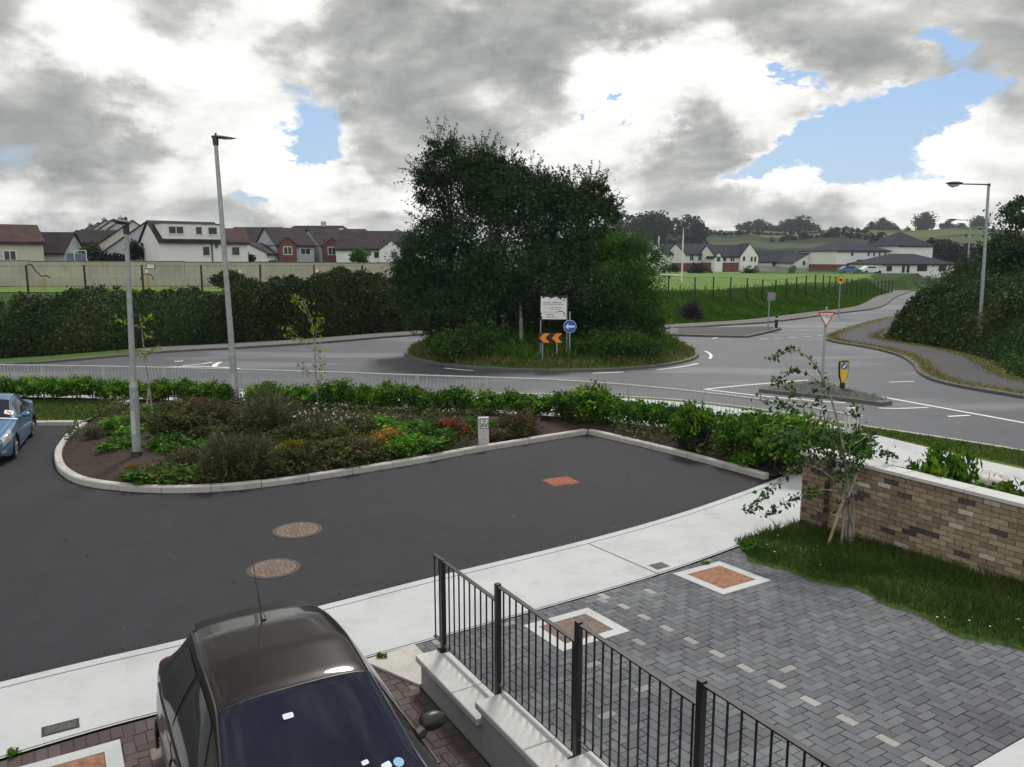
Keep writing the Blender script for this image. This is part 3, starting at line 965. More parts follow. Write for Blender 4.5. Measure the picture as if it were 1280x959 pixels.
# footpath in front of the houses: flush kerb line, then two long slabs
mb = MB()
strip(mb, KERBL, offset_line(KERBL, -0.14), 0.022)
o = mb.build('kerb_flush', 'concrete_pale'); o['kind'] = 'structure'
mb = MB(); strip(mb, offset_line(KERBL, -0.152), PIN, 0.020)
o = mb.build('footpath', 'concrete_pale'); o['kind'] = 'structure'
mb = MB()
ribbon(mb, [Vector((1.22, 12.05)), Vector((2.13, 10.79))], 0.016, 0.0235)
ribbon(mb, [Vector((-7.4, 6.45)), Vector((-6.3, 5.35))], 0.016, 0.0235)
ribbon(mb, offset_line(KERBL, -0.146), 0.012, 0.0222)
ribbon(mb, offset_line(PIN, 0.03), 0.012, 0.0222)
o = mb.build('footpath_joints', simple('joint_filler', (0.05, 0.048, 0.044), 0.9)); o['kind'] = 'structure'
# bed
bed_in = offset_line(BED, 0.16) 
kb = kerb_mb(BED, 0.15, 0.125, 0, side=1, joint=0.92)
o = kb.build('bed_kerb', 'concrete_kerb'); o['kind'] = 'structure'
kb = kerb_mb(BED2, 0.15, 0.125, 0, side=1, joint=0.92)
o = kb.build('bed_kerb_east', 'concrete_kerb'); o['kind'] = 'structure'
SOIL = [(p.x, p.y) for p in offset_line(BED, 0.14)] + [(p.x, p.y) for p in offset_line(BED2, 0.14)][1:] + [(6.9, 16.5), (7.5, 16.9)] + [(p.x, p.y) for p in FENCE[::-1] if p.x > -12.8 and p.x < 7.4] + [(-12.6, 24.6), (-12.0, 22.5)]

def soil_bed():
    Q = np.array(SOIL)
    lo, hi = Q.min(0), Q.max(0)
    st = 0.22
    xs, ys = np.arange(lo[0], hi[0] + st, st), np.arange(lo[1], hi[1] + st, st)
    gx, gy = np.meshgrid(xs, ys)
    P = np.stack([gx.ravel(), gy.ravel()], 1)
    d1 = np.abs(dist_line(P, SOIL + [SOIL[0]]))
    z = 0.07 + 0.16 * sstep(d1 / 1.6) + 0.05 * np.sin(P[:, 0] * 2.1) * np.sin(P[:, 1] * 1.7) * sstep(d1 / 1.0) + rng.normal(size=len(P)) * 0.012
    nx = len(xs)
    i = (np.arange(len(ys) - 1)[:, None] * nx + np.arange(nx - 1)[None, :]).ravel()
    F = np.stack([i, i + 1, i + nx + 1, i + nx], 1)
    F = F[in_poly(P[F].mean(1), Q)]
    mb = MB()
    mb.add(np.column_stack([P, z]).tolist(), F.tolist())
    o = mb.build('planting_bed', 'soil', smooth=True)
    o['kind'] = 'structure'
soil_bed()
flat_poly('soil_margin', SOIL, 0.066, 'soil')
# lawn at the left of the bed with a pale edging kerb
flat_poly('lawn', [(-60, 21.35), (-11.75, 21.25), (-11.8, 22.4), (-12.5, 24.7), (-34, 25.4), (-60, 25.6)], 0.108, 'grass_lawn')
o = kerb_mb([Vector((-60, 21.2)), Vector((-30, 21.2)), Vector((-11.85, 21.2))], 0.14, 0.12, 0, side=1, joint=0.92).build('lawn_kerb', 'coping'); o['kind'] = 'structure'

# ---- painted markings
mb = MB()
def px_line(pts, w, n=4):
    ribbon(mb, smooth_line([gp(*p)[:2] for p in pts], n), w, 0.010)
px_line([(880, 487), (945, 494.5), (1008, 500.5), (1057, 504)], 0.12)
px_line([(880, 487), (930, 482), (985, 477.5), (1010, 475.5)], 0.12)
px_line([(1057, 488), (1105, 497), (1160, 507), (1220, 518), (1280, 529), (1340, 541)], 0.14)
px_line([(1098, 510.5), (1125, 511), (1160, 509.5)], 0.10)
px_line([(1185, 521), (1212, 519.5)], 0.12)
px_line([(1112, 478), (1143, 477)], 0.10)
C0 = Vector((1.9, 38.9))
for a0, a1, r_ in ((-22, 2, 7.75), (-58, -36, 7.75), (-80, -70, 7.7), (-128, -117, 7.7)):
    ribbon(mb, [C0 + Vector((math.cos(R(a)), math.sin(R(a)))) * r_ for a in np.linspace(a0, a1, 9)], 0.13, 0.010)
px_line([(200, 459.5), (235, 458.5), (268, 459), (300, 461)], 0.14)
px_line([(228, 457.5), (250, 455.5), (266, 453)], 0.14)
px_line([(268, 458.5), (270, 455.5), (276, 453)], 0.22)
px_line([(218, 452), (229, 451.5)], 0.2)
px_line([(890, 424), (900, 421)], 0.10)
for k in range(5):
    p = gp(955 + k * 18, 424 - k * 1.0)
    ribbon(mb, [Vector((p.x - 0.25, p.y)), Vector((p.x + 0.25, p.y + 0.05))], 0.12, 0.010)
o = mb.build('road_markings', 'white_paint'); o['kind'] = 'structure'

# ---- roundabout island
def island():
    mb = MB()
    ang = [2 * PI * k / 72 for k in range(73)]
    ring = [C0 + Vector((math.cos(a), math.sin(a))) * 7.2 for a in ang]
    k = kerb_mb(ring, 0.15, 0.11, 0, side=1, joint=0.9).build('island_kerb', 'concrete_grey')
    k['kind'] = 'structure'
    rs = [0, 1, 2, 3, 4, 4.8, 5.5, 6.0, 6.4, 6.75, 7.06]
    vs, fs = [(C0.x, C0.y, 1.05)], []
    for r_ in rs[1:]:
        for q in range(72):
            a = 2 * PI * q / 72
            t = r_ / 7.06
            z = 0.10 + 0.95 * (1 - t * t) ** 0.9 * (1 + 0.12 * math.sin(3 * a + r_) + 0.08 * math.sin(7 * a))
            vs.append((C0.x + math.cos(a) * r_, C0.y + math.sin(a) * r_, z))
    for q in range(72):
        fs.append((0, 1 + q, 1 + (q + 1) % 72))
    for j in range(len(rs) - 2):
        for q in range(72):
            a, b = 1 + j * 72 + q, 1 + j * 72 + (q + 1) % 72
            fs.append((a, a + 72, b + 72, b))
    mb.add(vs, fs)
    o = mb.build('island_mound', 'grass_bank', smooth=True)
    o['kind'] = 'structure'
island()
def island_z(x, y):
    t = min(1.0, math.hypot(x - C0.x, y - C0.y) / 7.06)
    return 0.10 + 0.95 * (1 - t * t) ** 0.9

# splitter islands
def splitter(name, pts, h, mat, top):
    mb = MB()
    mb.prism([tuple(gp(*p)[:2]) for p in pts], 0.0, h, 0)
    o = mb.build(name, mat); o['kind'] = 'structure'
    c = sum((gp(*p) for p in pts), Vector()) / len(pts)
    inn = [c.lerp(gp(*p), 0.86) for p in pts]
    flat_poly(name + '_top', [(p.x, p.y) for p in inn], h + 0.006, top)
SPL1 = [(948, 490.5), (978, 484), (1012, 480), (1035, 482), (1052, 488), (1082, 495), (1112, 503), (1115, 506), (1102, 508), (1072, 504), (1030, 498.5), (985, 494.5)]
SPL2 = [(835, 420), (880, 421.5), (934, 422.5), (955, 418), (977, 412.5), (970, 409.5), (930, 410.5), (880, 411.5), (838, 412.5)]
splitter('splitter_island', SPL1, 0.12, 'concrete_grey', 'asphalt_path')
splitter('splitter_island_far', SPL2, 0.12, 'concrete_grey', 'asphalt_path')

# playing fields: the pitch on the right and the green strip on the left
drape('playing_field', [(8, 59.5), (14.5, 63.5), (23, 74), (34, 89), (49, 111), (64, 140), (74, 172), (14, 172), (8, 120)], 'grass_field', 0.07, 1.5)
drape('green_space', [(-60, 47), (-8, 53.5), (-6, 62), (-60, 60)], 'grass_field', 0.02)
# ------------------------------------------------------------------ driveways (local frame: x = along the street, y = away from the house)
FA = math.atan2(0.51, 0.86)
FM = Matrix.Rotation(FA, 4, 'Z')
def fw(L, g, z=0.0):
    return FM @ Vector((L, g, z))
FMI = FM.inverted()
PINf = [FMI @ Vector((p.x, p.y, 0)) for p in PIN]
def pin_g(L):
    for a, b in zip(PINf, PINf[1:]):
        if a.x <= L <= b.x:
            return a.y + (b.y - a.y) * (L - a.x) / (b.x - a.x)
    return PINf[-1].y
def drive_z(g):
    return 0.055 * max(0.0, 8.3 - g)

def clip(poly, f):
    out = []
    for i in range(len(poly)):
        a, b = poly[i - 1], poly[i]
        fa, fb = f(a), f(b)
        if (fa >= 0) != (fb >= 0):
            t = fa / (fa - fb)
            out.append((a[0] + (b[0] - a[0]) * t, a[1] + (b[1] - a[1]) * t))
        if fb >= 0:
            out.append(b)
    return out

def tinted(name, mb, tints, mat, kind=None, parent=None):
    """mb with one tint per polygon group stored on the points"""
    o = mb.build(name, mat, parent)
    a = o.data.attributes.new('tint', 'FLOAT', 'POINT')
    a.data.foreach_set('value', np.array(tints, np.float32))
    if kind: o['kind'] = kind
    return o

def paver_mat(name, stops, joint=0.6):
    m, nt, b = new_mat(name)
    a = nd(nt, 'ShaderNodeAttribute', attribute_name='tint')
    c = ramp(nt, a.outputs['Fac'], stops)
    big = noise(nt, 0.55, 5, 0.6)
    c = mixc(nt, 0.65, c, ramp(nt, big, [(0.3, (0.62, 0.60, 0.64)), (0.7, (1.4, 1.4, 1.36))]), 'MULTIPLY')
    f = noise(nt, 130, 3, 0.7)
    c = mixc(nt, 0.5, c, ramp(nt, f, [(0.3, (0.6, 0.6, 0.6)), (0.7, (1.4, 1.4, 1.4))]), 'MULTIPLY')
    s = noise(nt, 5, 5, 0.7)
    c = mixc(nt, ramp(nt, s, [(0.58, (0, 0, 0)), (0.8, (0.35,) * 3)]), c, (0.16, 0.17, 0.15))
    nt.links.new(c, b.inputs['Base Color'])
    b.inputs['Roughness'].default_value = 0.8
    b.inputs['Specular IOR Level'].default_value = 0.3
    bump(nt, b, f, 0.4, 0.004)
    return m
MT['paver_blue'] = paver_mat('charcoal_block_paving', [(0, (0.086, 0.092, 0.106)), (0.5, (0.108, 0.117, 0.134)), (0.93, (0.136, 0.146, 0.162)), (0.96, (0.25, 0.25, 0.245)), (1, (0.30, 0.30, 0.285))])
MT['paver_brown'] = paver_mat('dark_mauve_block_paving', [(0, (0.062, 0.045, 0.047)), (0.5, (0.085, 0.062, 0.064)), (0.93, (0.105, 0.08, 0.08)), (0.96, (0.19, 0.15, 0.13)), (1, (0.22, 0.18, 0.15))])
MT['joint_sand'] = simple('dark_joint_sand', (0.048, 0.046, 0.038), 0.95, 0, 0.3, 20)

def paving(name, L0, L1, g0, zf, mat, soldier=False, marker=None):
    mb, ts = MB(), []
    U = 0.104
    i0, i1, j0, j1 = int(L0 / U) - 3, int(L1 / U) + 3, int(g0 / U) - 3, int(9.4 / U) + 3
    def add(poly, tint):
        if len(poly) < 3: return
        c = [sum(p[k] for p in poly) / len(poly) for k in (0, 1)]
        dz = random.uniform(-0.003, 0.003)
        tl = [random.uniform(-0.012, 0.012) for _ in (0, 1)]
        n = len(poly)
        vs = []
        for ins, h in ((0.003, -0.02), (0.003, -0.004), (0.008, 0.0)):
            for p in poly:
                q = Vector((p[0] - c[0], p[1] - c[1]))
                ln = max(q.length, 1e-6)
                q = q * max(0, 1 - ins * 1.3 / ln)
                z = zf(c[1] + q.y) + 0.012 + h + dz + tl[0] * q.x + tl[1] * q.y
                vs.append(fw(c[0] + q.x, c[1] + q.y, z))
        fs = [tuple(range(2 * n, 3 * n))]
        for r_ in (0, 1):
            for k in range(n):
                fs.append((r_ * n + k, r_ * n + (k + 1) % n, (r_ + 1) * n + (k + 1) % n, (r_ + 1) * n + k))
        mb.add(vs, fs)
        ts.extend([tint] * len(vs))
    edge = 0.215 if soldier else 0.0
    for j in range(j0, j1):
        for i in range(i0, i1):
            r_ = (i - j) % 4
            if r_ == 0: rc = (i * U, j * U, (i + 2) * U, (j + 1) * U)
            elif r_ == 3: rc = (i * U, j * U, (i + 1) * U, (j + 2) * U)
            else: continue
            x0, y0, x1, y1 = rc
            if x1 < L0 or x0 > L1 or y1 < g0: continue
            xc, yc = (x0 + x1) / 2, (y0 + y1) / 2
            pg = pin_g(xc) - 0.03 - edge
            if y0 > pg: continue
            poly = [(x0, y0), (x1, y0), (x1, y1), (x0, y1)]
            sl = (pin_g(xc + 0.1) - pin_g(xc - 0.1)) / 0.2
            poly = clip(poly, lambda p: p[0] - L0)
            poly = clip(poly, lambda p: L1 - p[0])
            poly = clip(poly, lambda p: p[1] - g0)
            poly = clip(poly, lambda p: pg + sl * (p[0] - xc) - p[1])
            t = random.random() * 0.90
            if random.random() < 0.006: t = 0.955
            if marker is not None and r_ == 3 and abs(xc - marker) < 0.053 and (j // 2) % 2 == 0:
                t = 0.98
            add(poly, t)
    if soldier:
        k = L0
        while k < L1:
            a, b = pin_g(k) - 0.03, pin_g(k + U) - 0.03
            add([(k, a - 0.21), (k + U, b - 0.21), (k + U, b), (k, a)], random.random() * 0.9)
            k += U
    o = tinted(name, mb, ts, mat, 'structure')
    # jointing bed below
    m2 = MB()
    ks = np.linspace(L0, L1, 30)
    gs = np.linspace(0, 1, 8)
    vs = [fw(k, g0 + (pin_g(k) - 0.02 - g0) * g, zf(g0 + (pin_g(k) - 0.02 - g0) * g) + 0.0035) for k in ks for g in gs]
    m2.add(vs, [(a * 8 + b, (a + 1) * 8 + b, (a + 1) * 8 + b + 1, a * 8 + b + 1) for a in range(29) for b in range(7)])
    q = m2.build(name + '_joints', 'joint_sand'); q['kind'] = 'structure'
paving('driveway_right', 3.42, 9.35, 3.23, drive_z, 'paver_blue', marker=6.22)
paving('driveway_left', -3.2, 3.12, 2.6, lambda g: 0.0, 'paver_brown', soldier=True)
# pale apron by the house
mb = MB()
mb.box((6.9, 2.71, 0.265), (7.0, 0.98, 0.12), 0)
o = mb.build('house_apron', 'concrete_pale', None, bevel=0.008); o.rotation_euler = (0, 0, FA); o['kind'] = 'structure'

# sloping concrete haunch at the end of the retaining wall
mb = MB()
mb.prism([(2.78, 8.00), (3.44, 8.04), (3.44, 7.20), (3.12, 7.20)], 0.0, 0.040)
o = mb.build('concrete_haunch', 'concrete_kerb'); o.rotation_euler = (0, 0, FA); o['kind'] = 'structure'

# ------------------------------------------------------------------ retaining wall with stepped copings
rw = thing('retaining_wall', 'low grey rendered wall with stepped pale copings under the black railing', 'wall', (0, 0, 0), FA)
secs = [(7.24, 5.86, 0.36), (5.90, 4.54, 0.52), (4.58, 3.20, 0.68), (3.24, 1.9, 0.84)]
mb = MB()
for g1, g0, z in secs:
    mb.box((3.285, (g0 + g1) / 2 - 0.01, (z - 0.07) / 2 - 0.05), (0.27, g1 - g0 - 0.05, z + 0.03))
mb.build('wall_body', 'render_grey', rw)
for g1, g0, z in secs:
    gm = g0 + (g1 - g0) * 0.38
    for a, b in ((gm + 0.004, g1), (g0, gm - 0.004)):
        mb = MB()
        mb.box((3.285, (a + b) / 2, z - 0.035), (0.37, b - a, 0.07))
        mb.build('coping_stone', 'coping', rw, bevel=0.012)

# ------------------------------------------------------------------ black railing
rl = thing('railing', 'black steel railing in stepped panels along the low grey wall', 'railing', (0, 0, 0), FA)
RLx = 3.405
posts = [(7.18, 0.36, 1.39), (6.00, 0.36, 1.55), (4.72, 0.52, 1.71), (3.38, 0.68, 1.87), (2.06, 0.84, 1.9)]
for g, z0, z1 in posts:
    mb = MB()
    mb.box((RLx, g, (z0 + z1) / 2), (0.05, 0.05, z1 - z0))
    mb.box((RLx, g, z0 + 0.006), (0.11, 0.11, 0.012))
    mb.build('post', 'black_steel', rl, bevel=0.003)
pan = [(7.39, 6.0, 1.375, 0.44), (5.975, 4.72, 1.53, 0.58), (4.695, 3.38, 1.69, 0.74), (3.355, 2.06, 1.85, 0.90)]
for g1, g0, zt, zb in pan:
    for z, nm in ((zt, 'top_rail'), (zb, 'bottom_rail')):
        mb = MB()
        mb.box((RLx, (g0 + g1) / 2, z), (0.042, g1 - g0, 0.012))
        mb.build(nm, 'black_steel', rl)
    n = int(round((g1 - g0) / 0.113))
    for k in range(n):
        g = g1 - 0.012 - k * (g1 - g0) / n if g1 > 7 else g1 - (k + 0.75) * (g1 - g0) / (n + 0.4)
        if min(abs(g - p[0]) for p in posts) < 0.04: continue
        mb = MB()
        mb.tube([(RLx, g, zb), (RLx, g, zt)], 0.0085, 6)
        mb.build('baluster', 'black_steel', rl)

# ------------------------------------------------------------------ inspection covers, manholes, little boxes
def cover(L, g, sx, sy, zf, mat, label, group):
    t = thing('inspection_cover', label, 'cover', fw(L, g, zf(g) + 0.012), FA, group)
    slope = math.atan(zf(g - 0.5) - zf(g + 0.5))
    t.rotation_euler = (-slope, 0, FA)
    w = 0.14
    mb = MB()
    for c, s_ in (((0, sy / 2 - w / 2), (sx, w)), ((0, -sy / 2 + w / 2), (sx, w)), ((sx / 2 - w / 2, 0), (w, sy - 2 * w)), ((-sx / 2 + w / 2, 0), (w, sy - 2 * w))):
        mb.box((c[0], c[1], 0.0), (s_[0], s_[1], 0.018))
    mb.build('collar', 'concrete_pale', t)
    mb = MB()
    mb.box((0, 0, -0.002), (sx - 2 * w - 0.012, sy - 2 * w - 0.012, 0.016))
    for k in (-1, 1):
        mb.box((k * (sx / 2 - w - 0.07), 0.12 * k, 0.0075), (0.05, 0.03, 0.006))
    mb.build('lid', mat, t)
    return t
cover(7.97, 7.62, 0.92, 0.98, drive_z, 'rust', 'rusty orange square cover in pale concrete collar beside the grass strip', 'square covers set in the paving')
cover(5.27, 7.36, 0.98, 0.86, drive_z, 'rust_brown', 'dull brown square cover in pale concrete collar seen past the railing', 'square covers set in the paving')
cover(-0.20, 7.30, 1.0, 0.96, lambda g: 0, 'rust', 'rusty square cover in pale collar beside the dark parked car', 'square covers set in the paving')

def manhole(p, r, mat, label, square=False):
    t = thing('manhole_cover', label, 'manhole cover', (p.x, p.y, 0.003), 0.45, 'iron covers in the estate road')
    mb = MB()
    if square:
        mb.box((0, 0, 0.003), (r * 2, r * 1.7, 0.008))
        for k in range(5):
            mb.box((-r * 0.8 + k * r * 0.4, 0, 0.008), (r * 0.12, r * 1.5, 0.005))
    else:
        mb.tube([(0, 0, 0), (0, 0, 0.008)], [r, r], 40)
        for k in range(-4, 5):
            for q in range(-4, 5):
                x, y = k * r * 0.19, q * r * 0.19
                if math.hypot(x, y) < r * 0.8:
                    mb.box((x, y, 0.010), (r * 0.10, r * 0.10, 0.005))
    mb.build('lid', mat, t)
    mb = MB()
    if square:
        for c, s_ in (((0, r * 0.95), (r * 2.2, r * 0.16)), ((0, -r * 0.95), (r * 2.2, r * 0.16)), ((r * 1.1, 0), (r * 0.16, r * 2)), ((-r * 1.1, 0), (r * 0.16, r * 2))):
            mb.box((c[0], c[1], 0.002), (s_[0], s_[1], 0.006))
        mb.build('frame', mat, t)
    else:
        n = 40
        vs = [(math.cos(2 * PI * k / n) * q, math.sin(2 * PI * k / n) * q, 0.0055) for q in (r * 1.03, r * 1.16) for k in range(n)]
        mb.add(vs, [(k, n + k, n + (k + 1) % n, (k + 1) % n) for k in range(n)])
        mb.build('frame', 'iron', t)
manhole(gp(372, 663), 0.35, 'rust_brown', 'round manhole cover in the asphalt further from the dark car')
manhole(gp(342, 711), 0.33, 'rust_brown', 'round manhole cover in the asphalt just beyond the dark car aerial')
manhole(gp(701, 602), 0.26, 'orange_iron', 'orange rusted manhole cover in the asphalt near the bed corner', True)

def stopbox(p, sx, sy, label):
    t = thing('utility_box_lid', label, 'utility lid', (p.x, p.y, 0.021), FA)
    mb = MB(); mb.box((0, 0, 0.002), (sx, sy, 0.008)); mb.build('lid', 'iron', t, bevel=0.003)
    mb = MB()
    for c, s_ in (((0, sy / 2 + 0.012), (sx + 0.05, 0.024)), ((0, -sy / 2 - 0.012), (sx + 0.05, 0.024)), ((sx / 2 + 0.012, 0), (0.024, sy)), ((-sx / 2 - 0.012, 0), (0.024, sy))):
        mb.box((c[0], c[1], 0.001), (s_[0], s_[1], 0.006))
    mb.build('rim', 'dark_plastic', t)
stopbox(gp(824, 709), 0.20, 0.14, 'small black utility lid in the pale footpath near the slab joint')
stopbox(gp(76, 912), 0.27, 0.13, 'dark grey utility lid in the pale footpath left of the dark car')

# ------------------------------------------------------------------ brick wall on the right
def brick_mat():
    m, nt, b = new_mat('buff_facing_brick')
    a = nd(nt, 'ShaderNodeAttribute', attribute_name='tint')
    c = ramp(nt, a.outputs['Fac'], [(0.0, (0.072, 0.060, 0.065)), (0.07, (0.098, 0.082, 0.084)), (0.10, (0.222, 0.163, 0.116)), (0.5, (0.307, 0.234, 0.162)), (0.9, (0.405, 0.334, 0.243)), (0.95, (0.523, 0.483, 0.421)), (1, (0.575, 0.554, 0.518))])
    f = noise(nt, 22, 5, 0.7)
    c = mixc(nt, 0.7, c, ramp(nt, f, [(0.3, (0.6, 0.58, 0.56)), (0.7, (1.3, 1.3, 1.3))]), 'MULTIPLY')
    g = noise(nt, 1.1, 4, 0.6)
    c = mixc(nt, 0.5, c, ramp(nt, g, [(0.3, (0.75, 0.72, 0.7)), (0.7, (1.15, 1.15, 1.15))]), 'MULTIPLY')
    nt.links.new(c, b.inputs['Base Color'])
    b.inputs['Roughness'].default_value = 0.9
    b.inputs['Specular IOR Level'].default_value = 0.2
    bump(nt, b, f, 0.6, 0.008)
    return m
MT['brick'] = brick_mat()
MT['mortar'] = concrete('mortar', (0.17, 0.155, 0.135), 0.2, 5, 0.95, 0.3)

def brickwork(mb, ts, x0, y0, y1, z0, z1, facing, dark=False):
    """stretcher bond on a face; facing 'L' = plane x = x0 looking to -x, 'S' = plane y = y0 from x .. looking to -y"""
    bl, bh, m_ = 0.215, 0.065, 0.011
    row = 0
    z = z0
    while z + bh <= z1 + 0.001:
        p = y0 - (0.113 if row % 2 else 0)
        while p < y1 - 0.02:
            a, b = max(p, y0), min(p + bl, y1)
            if b - a > 0.04:
                q = random.random()
                t = random.uniform(0.0, 0.07) if q < 0.075 else (random.uniform(0.94, 1) if q < 0.12 else random.uniform(0.12, 0.9))
                if dark: t = random.choice([0.02, 0.06, 0.10, 0.14, 0.2])
                pr = 0.006 + random.uniform(-0.002, 0.002)
                n0 = len(mb.v)
                if facing == 'L':
                    mb.box((x0 - pr + 0.03, (a + b) / 2, z + bh / 2), (0.06, b - a, bh))
                else:
                    mb.box(((a + b) / 2, x0 - pr + 0.03, z + bh / 2), (b - a, 0.06, bh))
                ts.extend([t] * (len(mb.v) - n0))
            p += bl + m_
        z += bh + m_
        row += 1
bw = thing('brick_garden_wall', 'buff brick garden wall with pale flat coping beside the grass strip', 'wall', (0, 0, 0), FA)
mb, ts = MB(), []
WX = 10.76
brickwork(mb, ts, WX, 1.2, 8.02, 0.10, 1.31, 'L')
tinted('brick_face', mb, ts, 'brick', None, bw)
mb = MB()
mb.box((WX + 0.11, 4.62, 0.68), (0.20, 6.84, 1.38))
mb.build('wall_core', 'mortar', bw)
mb, ts = MB(), []
brickwork(mb, ts, WX - 0.12, 8.03, 8.47, -0.02, 1.30, 'L', True)
brickwork(mb, ts, 8.03, WX - 0.12, WX + 0.33, -0.02, 1.30, 'S', True)
pr_ = tinted('brick_pier', mb, ts, 'brick', None, bw)
mb = MB()
mb.box((WX + 0.105, 8.25, 0.63), (0.43, 0.42, 1.38))
mb.build('pier_core', 'mortar', pr_)
g = 1.2
while g < 7.9:
    b_ = min(g + 0.93, 8.03)
    mb = MB()
    mb.box((WX + 0.10, (g + b_) / 2, 1.355), (0.33, b_ - g - 0.008, 0.055))
    mb.build('coping_stone', 'coping', bw, bevel=0.006)
    g += 0.93
mb = MB()
mb.box((WX + 0.105, 8.255, 1.345), (0.52, 0.52, 0.07))
mb.build('pier_cap', 'coping', bw, bevel=0.012)

# ------------------------------------------------------------------ grass strip with daisies
gs_poly = []
for k in range(60):
    g = 2.2 + (8.55 - 2.2) * k / 59
    w_ = 8.93 + 0.10 * math.sin(g * 2.3) + 0.07 * math.sin(g * 6.1 + 1) + (0.35 * max(0, 4.6 - g)) * 0.0
    if g > 7.9: w_ += (g - 7.9) * 0.25
    gs_poly.append((w_, g))
GS = gs_poly + [(WX - 0.0, 8.55), (WX - 0.0, 2.2)]
mb = MB()
n = len(gs_poly)
cols = 9
vs = []
for w_, g in gs_poly:
    for c in range(cols):
        t = c / (cols - 1)
        vs.append(fw(w_ + (WX + 0.01 - w_) * t, g, drive_z(g) + 0.012 + 0.07 * min(1, t * 3.5) + 0.02 * math.sin(g * 3 + c)*min(1,t*4)))
mb.add(vs, [(a * cols + b, a * cols + b + 1, (a + 1) * cols + b + 1, (a + 1) * cols + b) for a in range(n - 1) for b in range(cols - 1)])
o = mb.build('grass_strip', 'grass_bank', smooth=True); o['kind'] = 'structure'
def strip_pts(n_, shrink=0.0):
    Q = scatter_poly(n_, GS)
    P = np.zeros((n_, 3))
    c, s_ = math.cos(FA), math.sin(FA)
    P[:, 0] = Q[:, 0] * c - Q[:, 1] * s_
    P[:, 1] = Q[:, 0] * s_ + Q[:, 1] * c
    P[:, 2] = 0.055 * np.maximum(0, 8.3 - Q[:, 1]) + 0.045
    return P, Q
P, Q = strip_pts(26000)
d_ = np.clip((Q[:, 0] - 8.9) / 1.2, 0, 1)
V = blades(P, 0.085 + 0.07 * d_ , 0.012, 0.9)
nz_ = 0.5 + 0.5 * np.sin(Q[:, 0] * 5 + np.sin(Q[:, 1] * 3) * 2)
o = quads_obj('grass_tufts', V, 'blade', None, np.clip(rng.random(len(P)) * 0.7 + 0.3 * nz_, 0, 1)); o['kind'] = 'stuff'
P, Q = strip_pts(70)
k_ = (Q[:, 0] < 10.2)
P = P[k_]
mb = MB()
for p in P:
    z = p[2] + random.uniform(0.06, 0.12)
    r_ = random.uniform(0.008, 0.013)
    mb.add([(p[0] + math.cos(2 * PI * q / 8) * r_, p[1] + math.sin(2 * PI * q / 8) * r_, z + 0.004 * (q % 2)) for q in range(8)] + [(p[0], p[1], z + 0.005)], [(q, (q + 1) % 8, 8) for q in range(8)])
o = mb.build('daisies', 'flower_white'); o['kind'] = 'stuff'

def road_grit():
    P = []
    for L, sd_, n in ((BED, -1, 500), (BED2, -1, 260), (KERBL, 1, 500)):
        pts = np.array([(p.x, p.y) for p in L])
        s_ = rng.random(n) * (len(pts) - 1.001)
        i = s_.astype(int); f = (s_ - i)[:, None]
        B = pts[i] * (1 - f) + pts[i + 1] * f
        t = pts[i + 1] - pts[i]; t /= np.hypot(t[:, 0], t[:, 1])[:, None]
        nrm = np.stack([-t[:, 1], t[:, 0]], 1) * sd_
        P.append(B + nrm * (0.02 + np.abs(rng.normal(size=n)) * 0.10)[:, None])
    Q = scatter_poly(260, [(-11, 15), (-8, 14), (1, 19), (4.5, 15.8), (-1, 11), (-6, 8), (-12, 10)])
    P.append(Q)
    P = np.concatenate(P)
    P3 = np.column_stack([P, np.full(len(P), 0.008)])
    V = leaf_quads(P3, 0.028, 0.018, 0.0)
    V[:, :, 2] = 0.006 + (V[:, :, 2] - 0.008).clip(-0.004, 0.012)
    o = quads_obj('road_grit', V, 'leaf_gritty'); o['kind'] = 'stuff'
MT['leaf_gritty'] = leaf_mat('dry_litter_and_grit', [(0, (0.05, 0.04, 0.03)), (0.6, (0.10, 0.085, 0.065)), (0.9, (0.16, 0.14, 0.11)), (1, (0.4, 0.4, 0.38))], 0.0)
road_grit()
# ------------------------------------------------------------------ cars
def paint(name, col, flake=0.0, rough=0.22):
    m, nt, b = new_mat(name)
    f = noise(nt, 2.2, 5, 0.6)
    nt.links.new(ramp(nt, f, [(0.3, [c * 0.93 for c in col]), (0.7, [min(1, c * 1.05) for c in col])]), b.inputs['Base Color'])
    b.inputs['Metallic'].default_value = flake
    b.inputs['Roughness'].default_value = rough
    b.inputs['Coat Weight'].default_value = 0.55
    b.inputs['Coat Roughness'].default_value = 0.03
    b.inputs['Coat IOR'].default_value = 1.5
    b.inputs['Specular IOR Level'].default_value = 0.12
    d = noise(nt, 1.6, 3, 0.5)
    bump(nt, b, d, 0.05, 0.02)
    return m
MT['paint_dark'] = paint('dark_car_paint', (0.011, 0.008, 0.008), 0.0, 0.3)
MT['paint_blue'] = paint('silver_blue_car_paint', (0.11, 0.20, 0.36), 0.35, 0.3)
def car_glass(name, col):
    m, nt, b = new_mat(name)
    b.inputs['Base Color'].default_value = (*col, 1)
    b.inputs['Roughness'].default_value = 0.04
    b.inputs['Specular IOR Level'].default_value = 0.4
    f = noise(nt, 1.4, 4, 0.5)
    nt.links.new(ramp(nt, f, [(0.3, [c * 0.7 for c in col]), (0.7, [c * 1.3 for c in col])]), b.inputs['Base Color'])
    return m
MT['car_glass'] = car_glass('tinted_car_glass', (0.006, 0.008, 0.026))
MT['car_glass_side'] = car_glass('side_car_glass', (0.028, 0.030, 0.032))
MT['headlamp'] = simple('headlamp_lens', (0.55, 0.57, 0.60), 0.08, 0.3, 0.2, 12, coat=1.0)
MT['amber'] = simple('amber_lens', (0.6, 0.22, 0.03), 0.2, 0, 0.1, 12)
MT['sticker'] = simple('pale_sticker', (0.62, 0.72, 0.78), 0.5, 0, 0.05, 12)
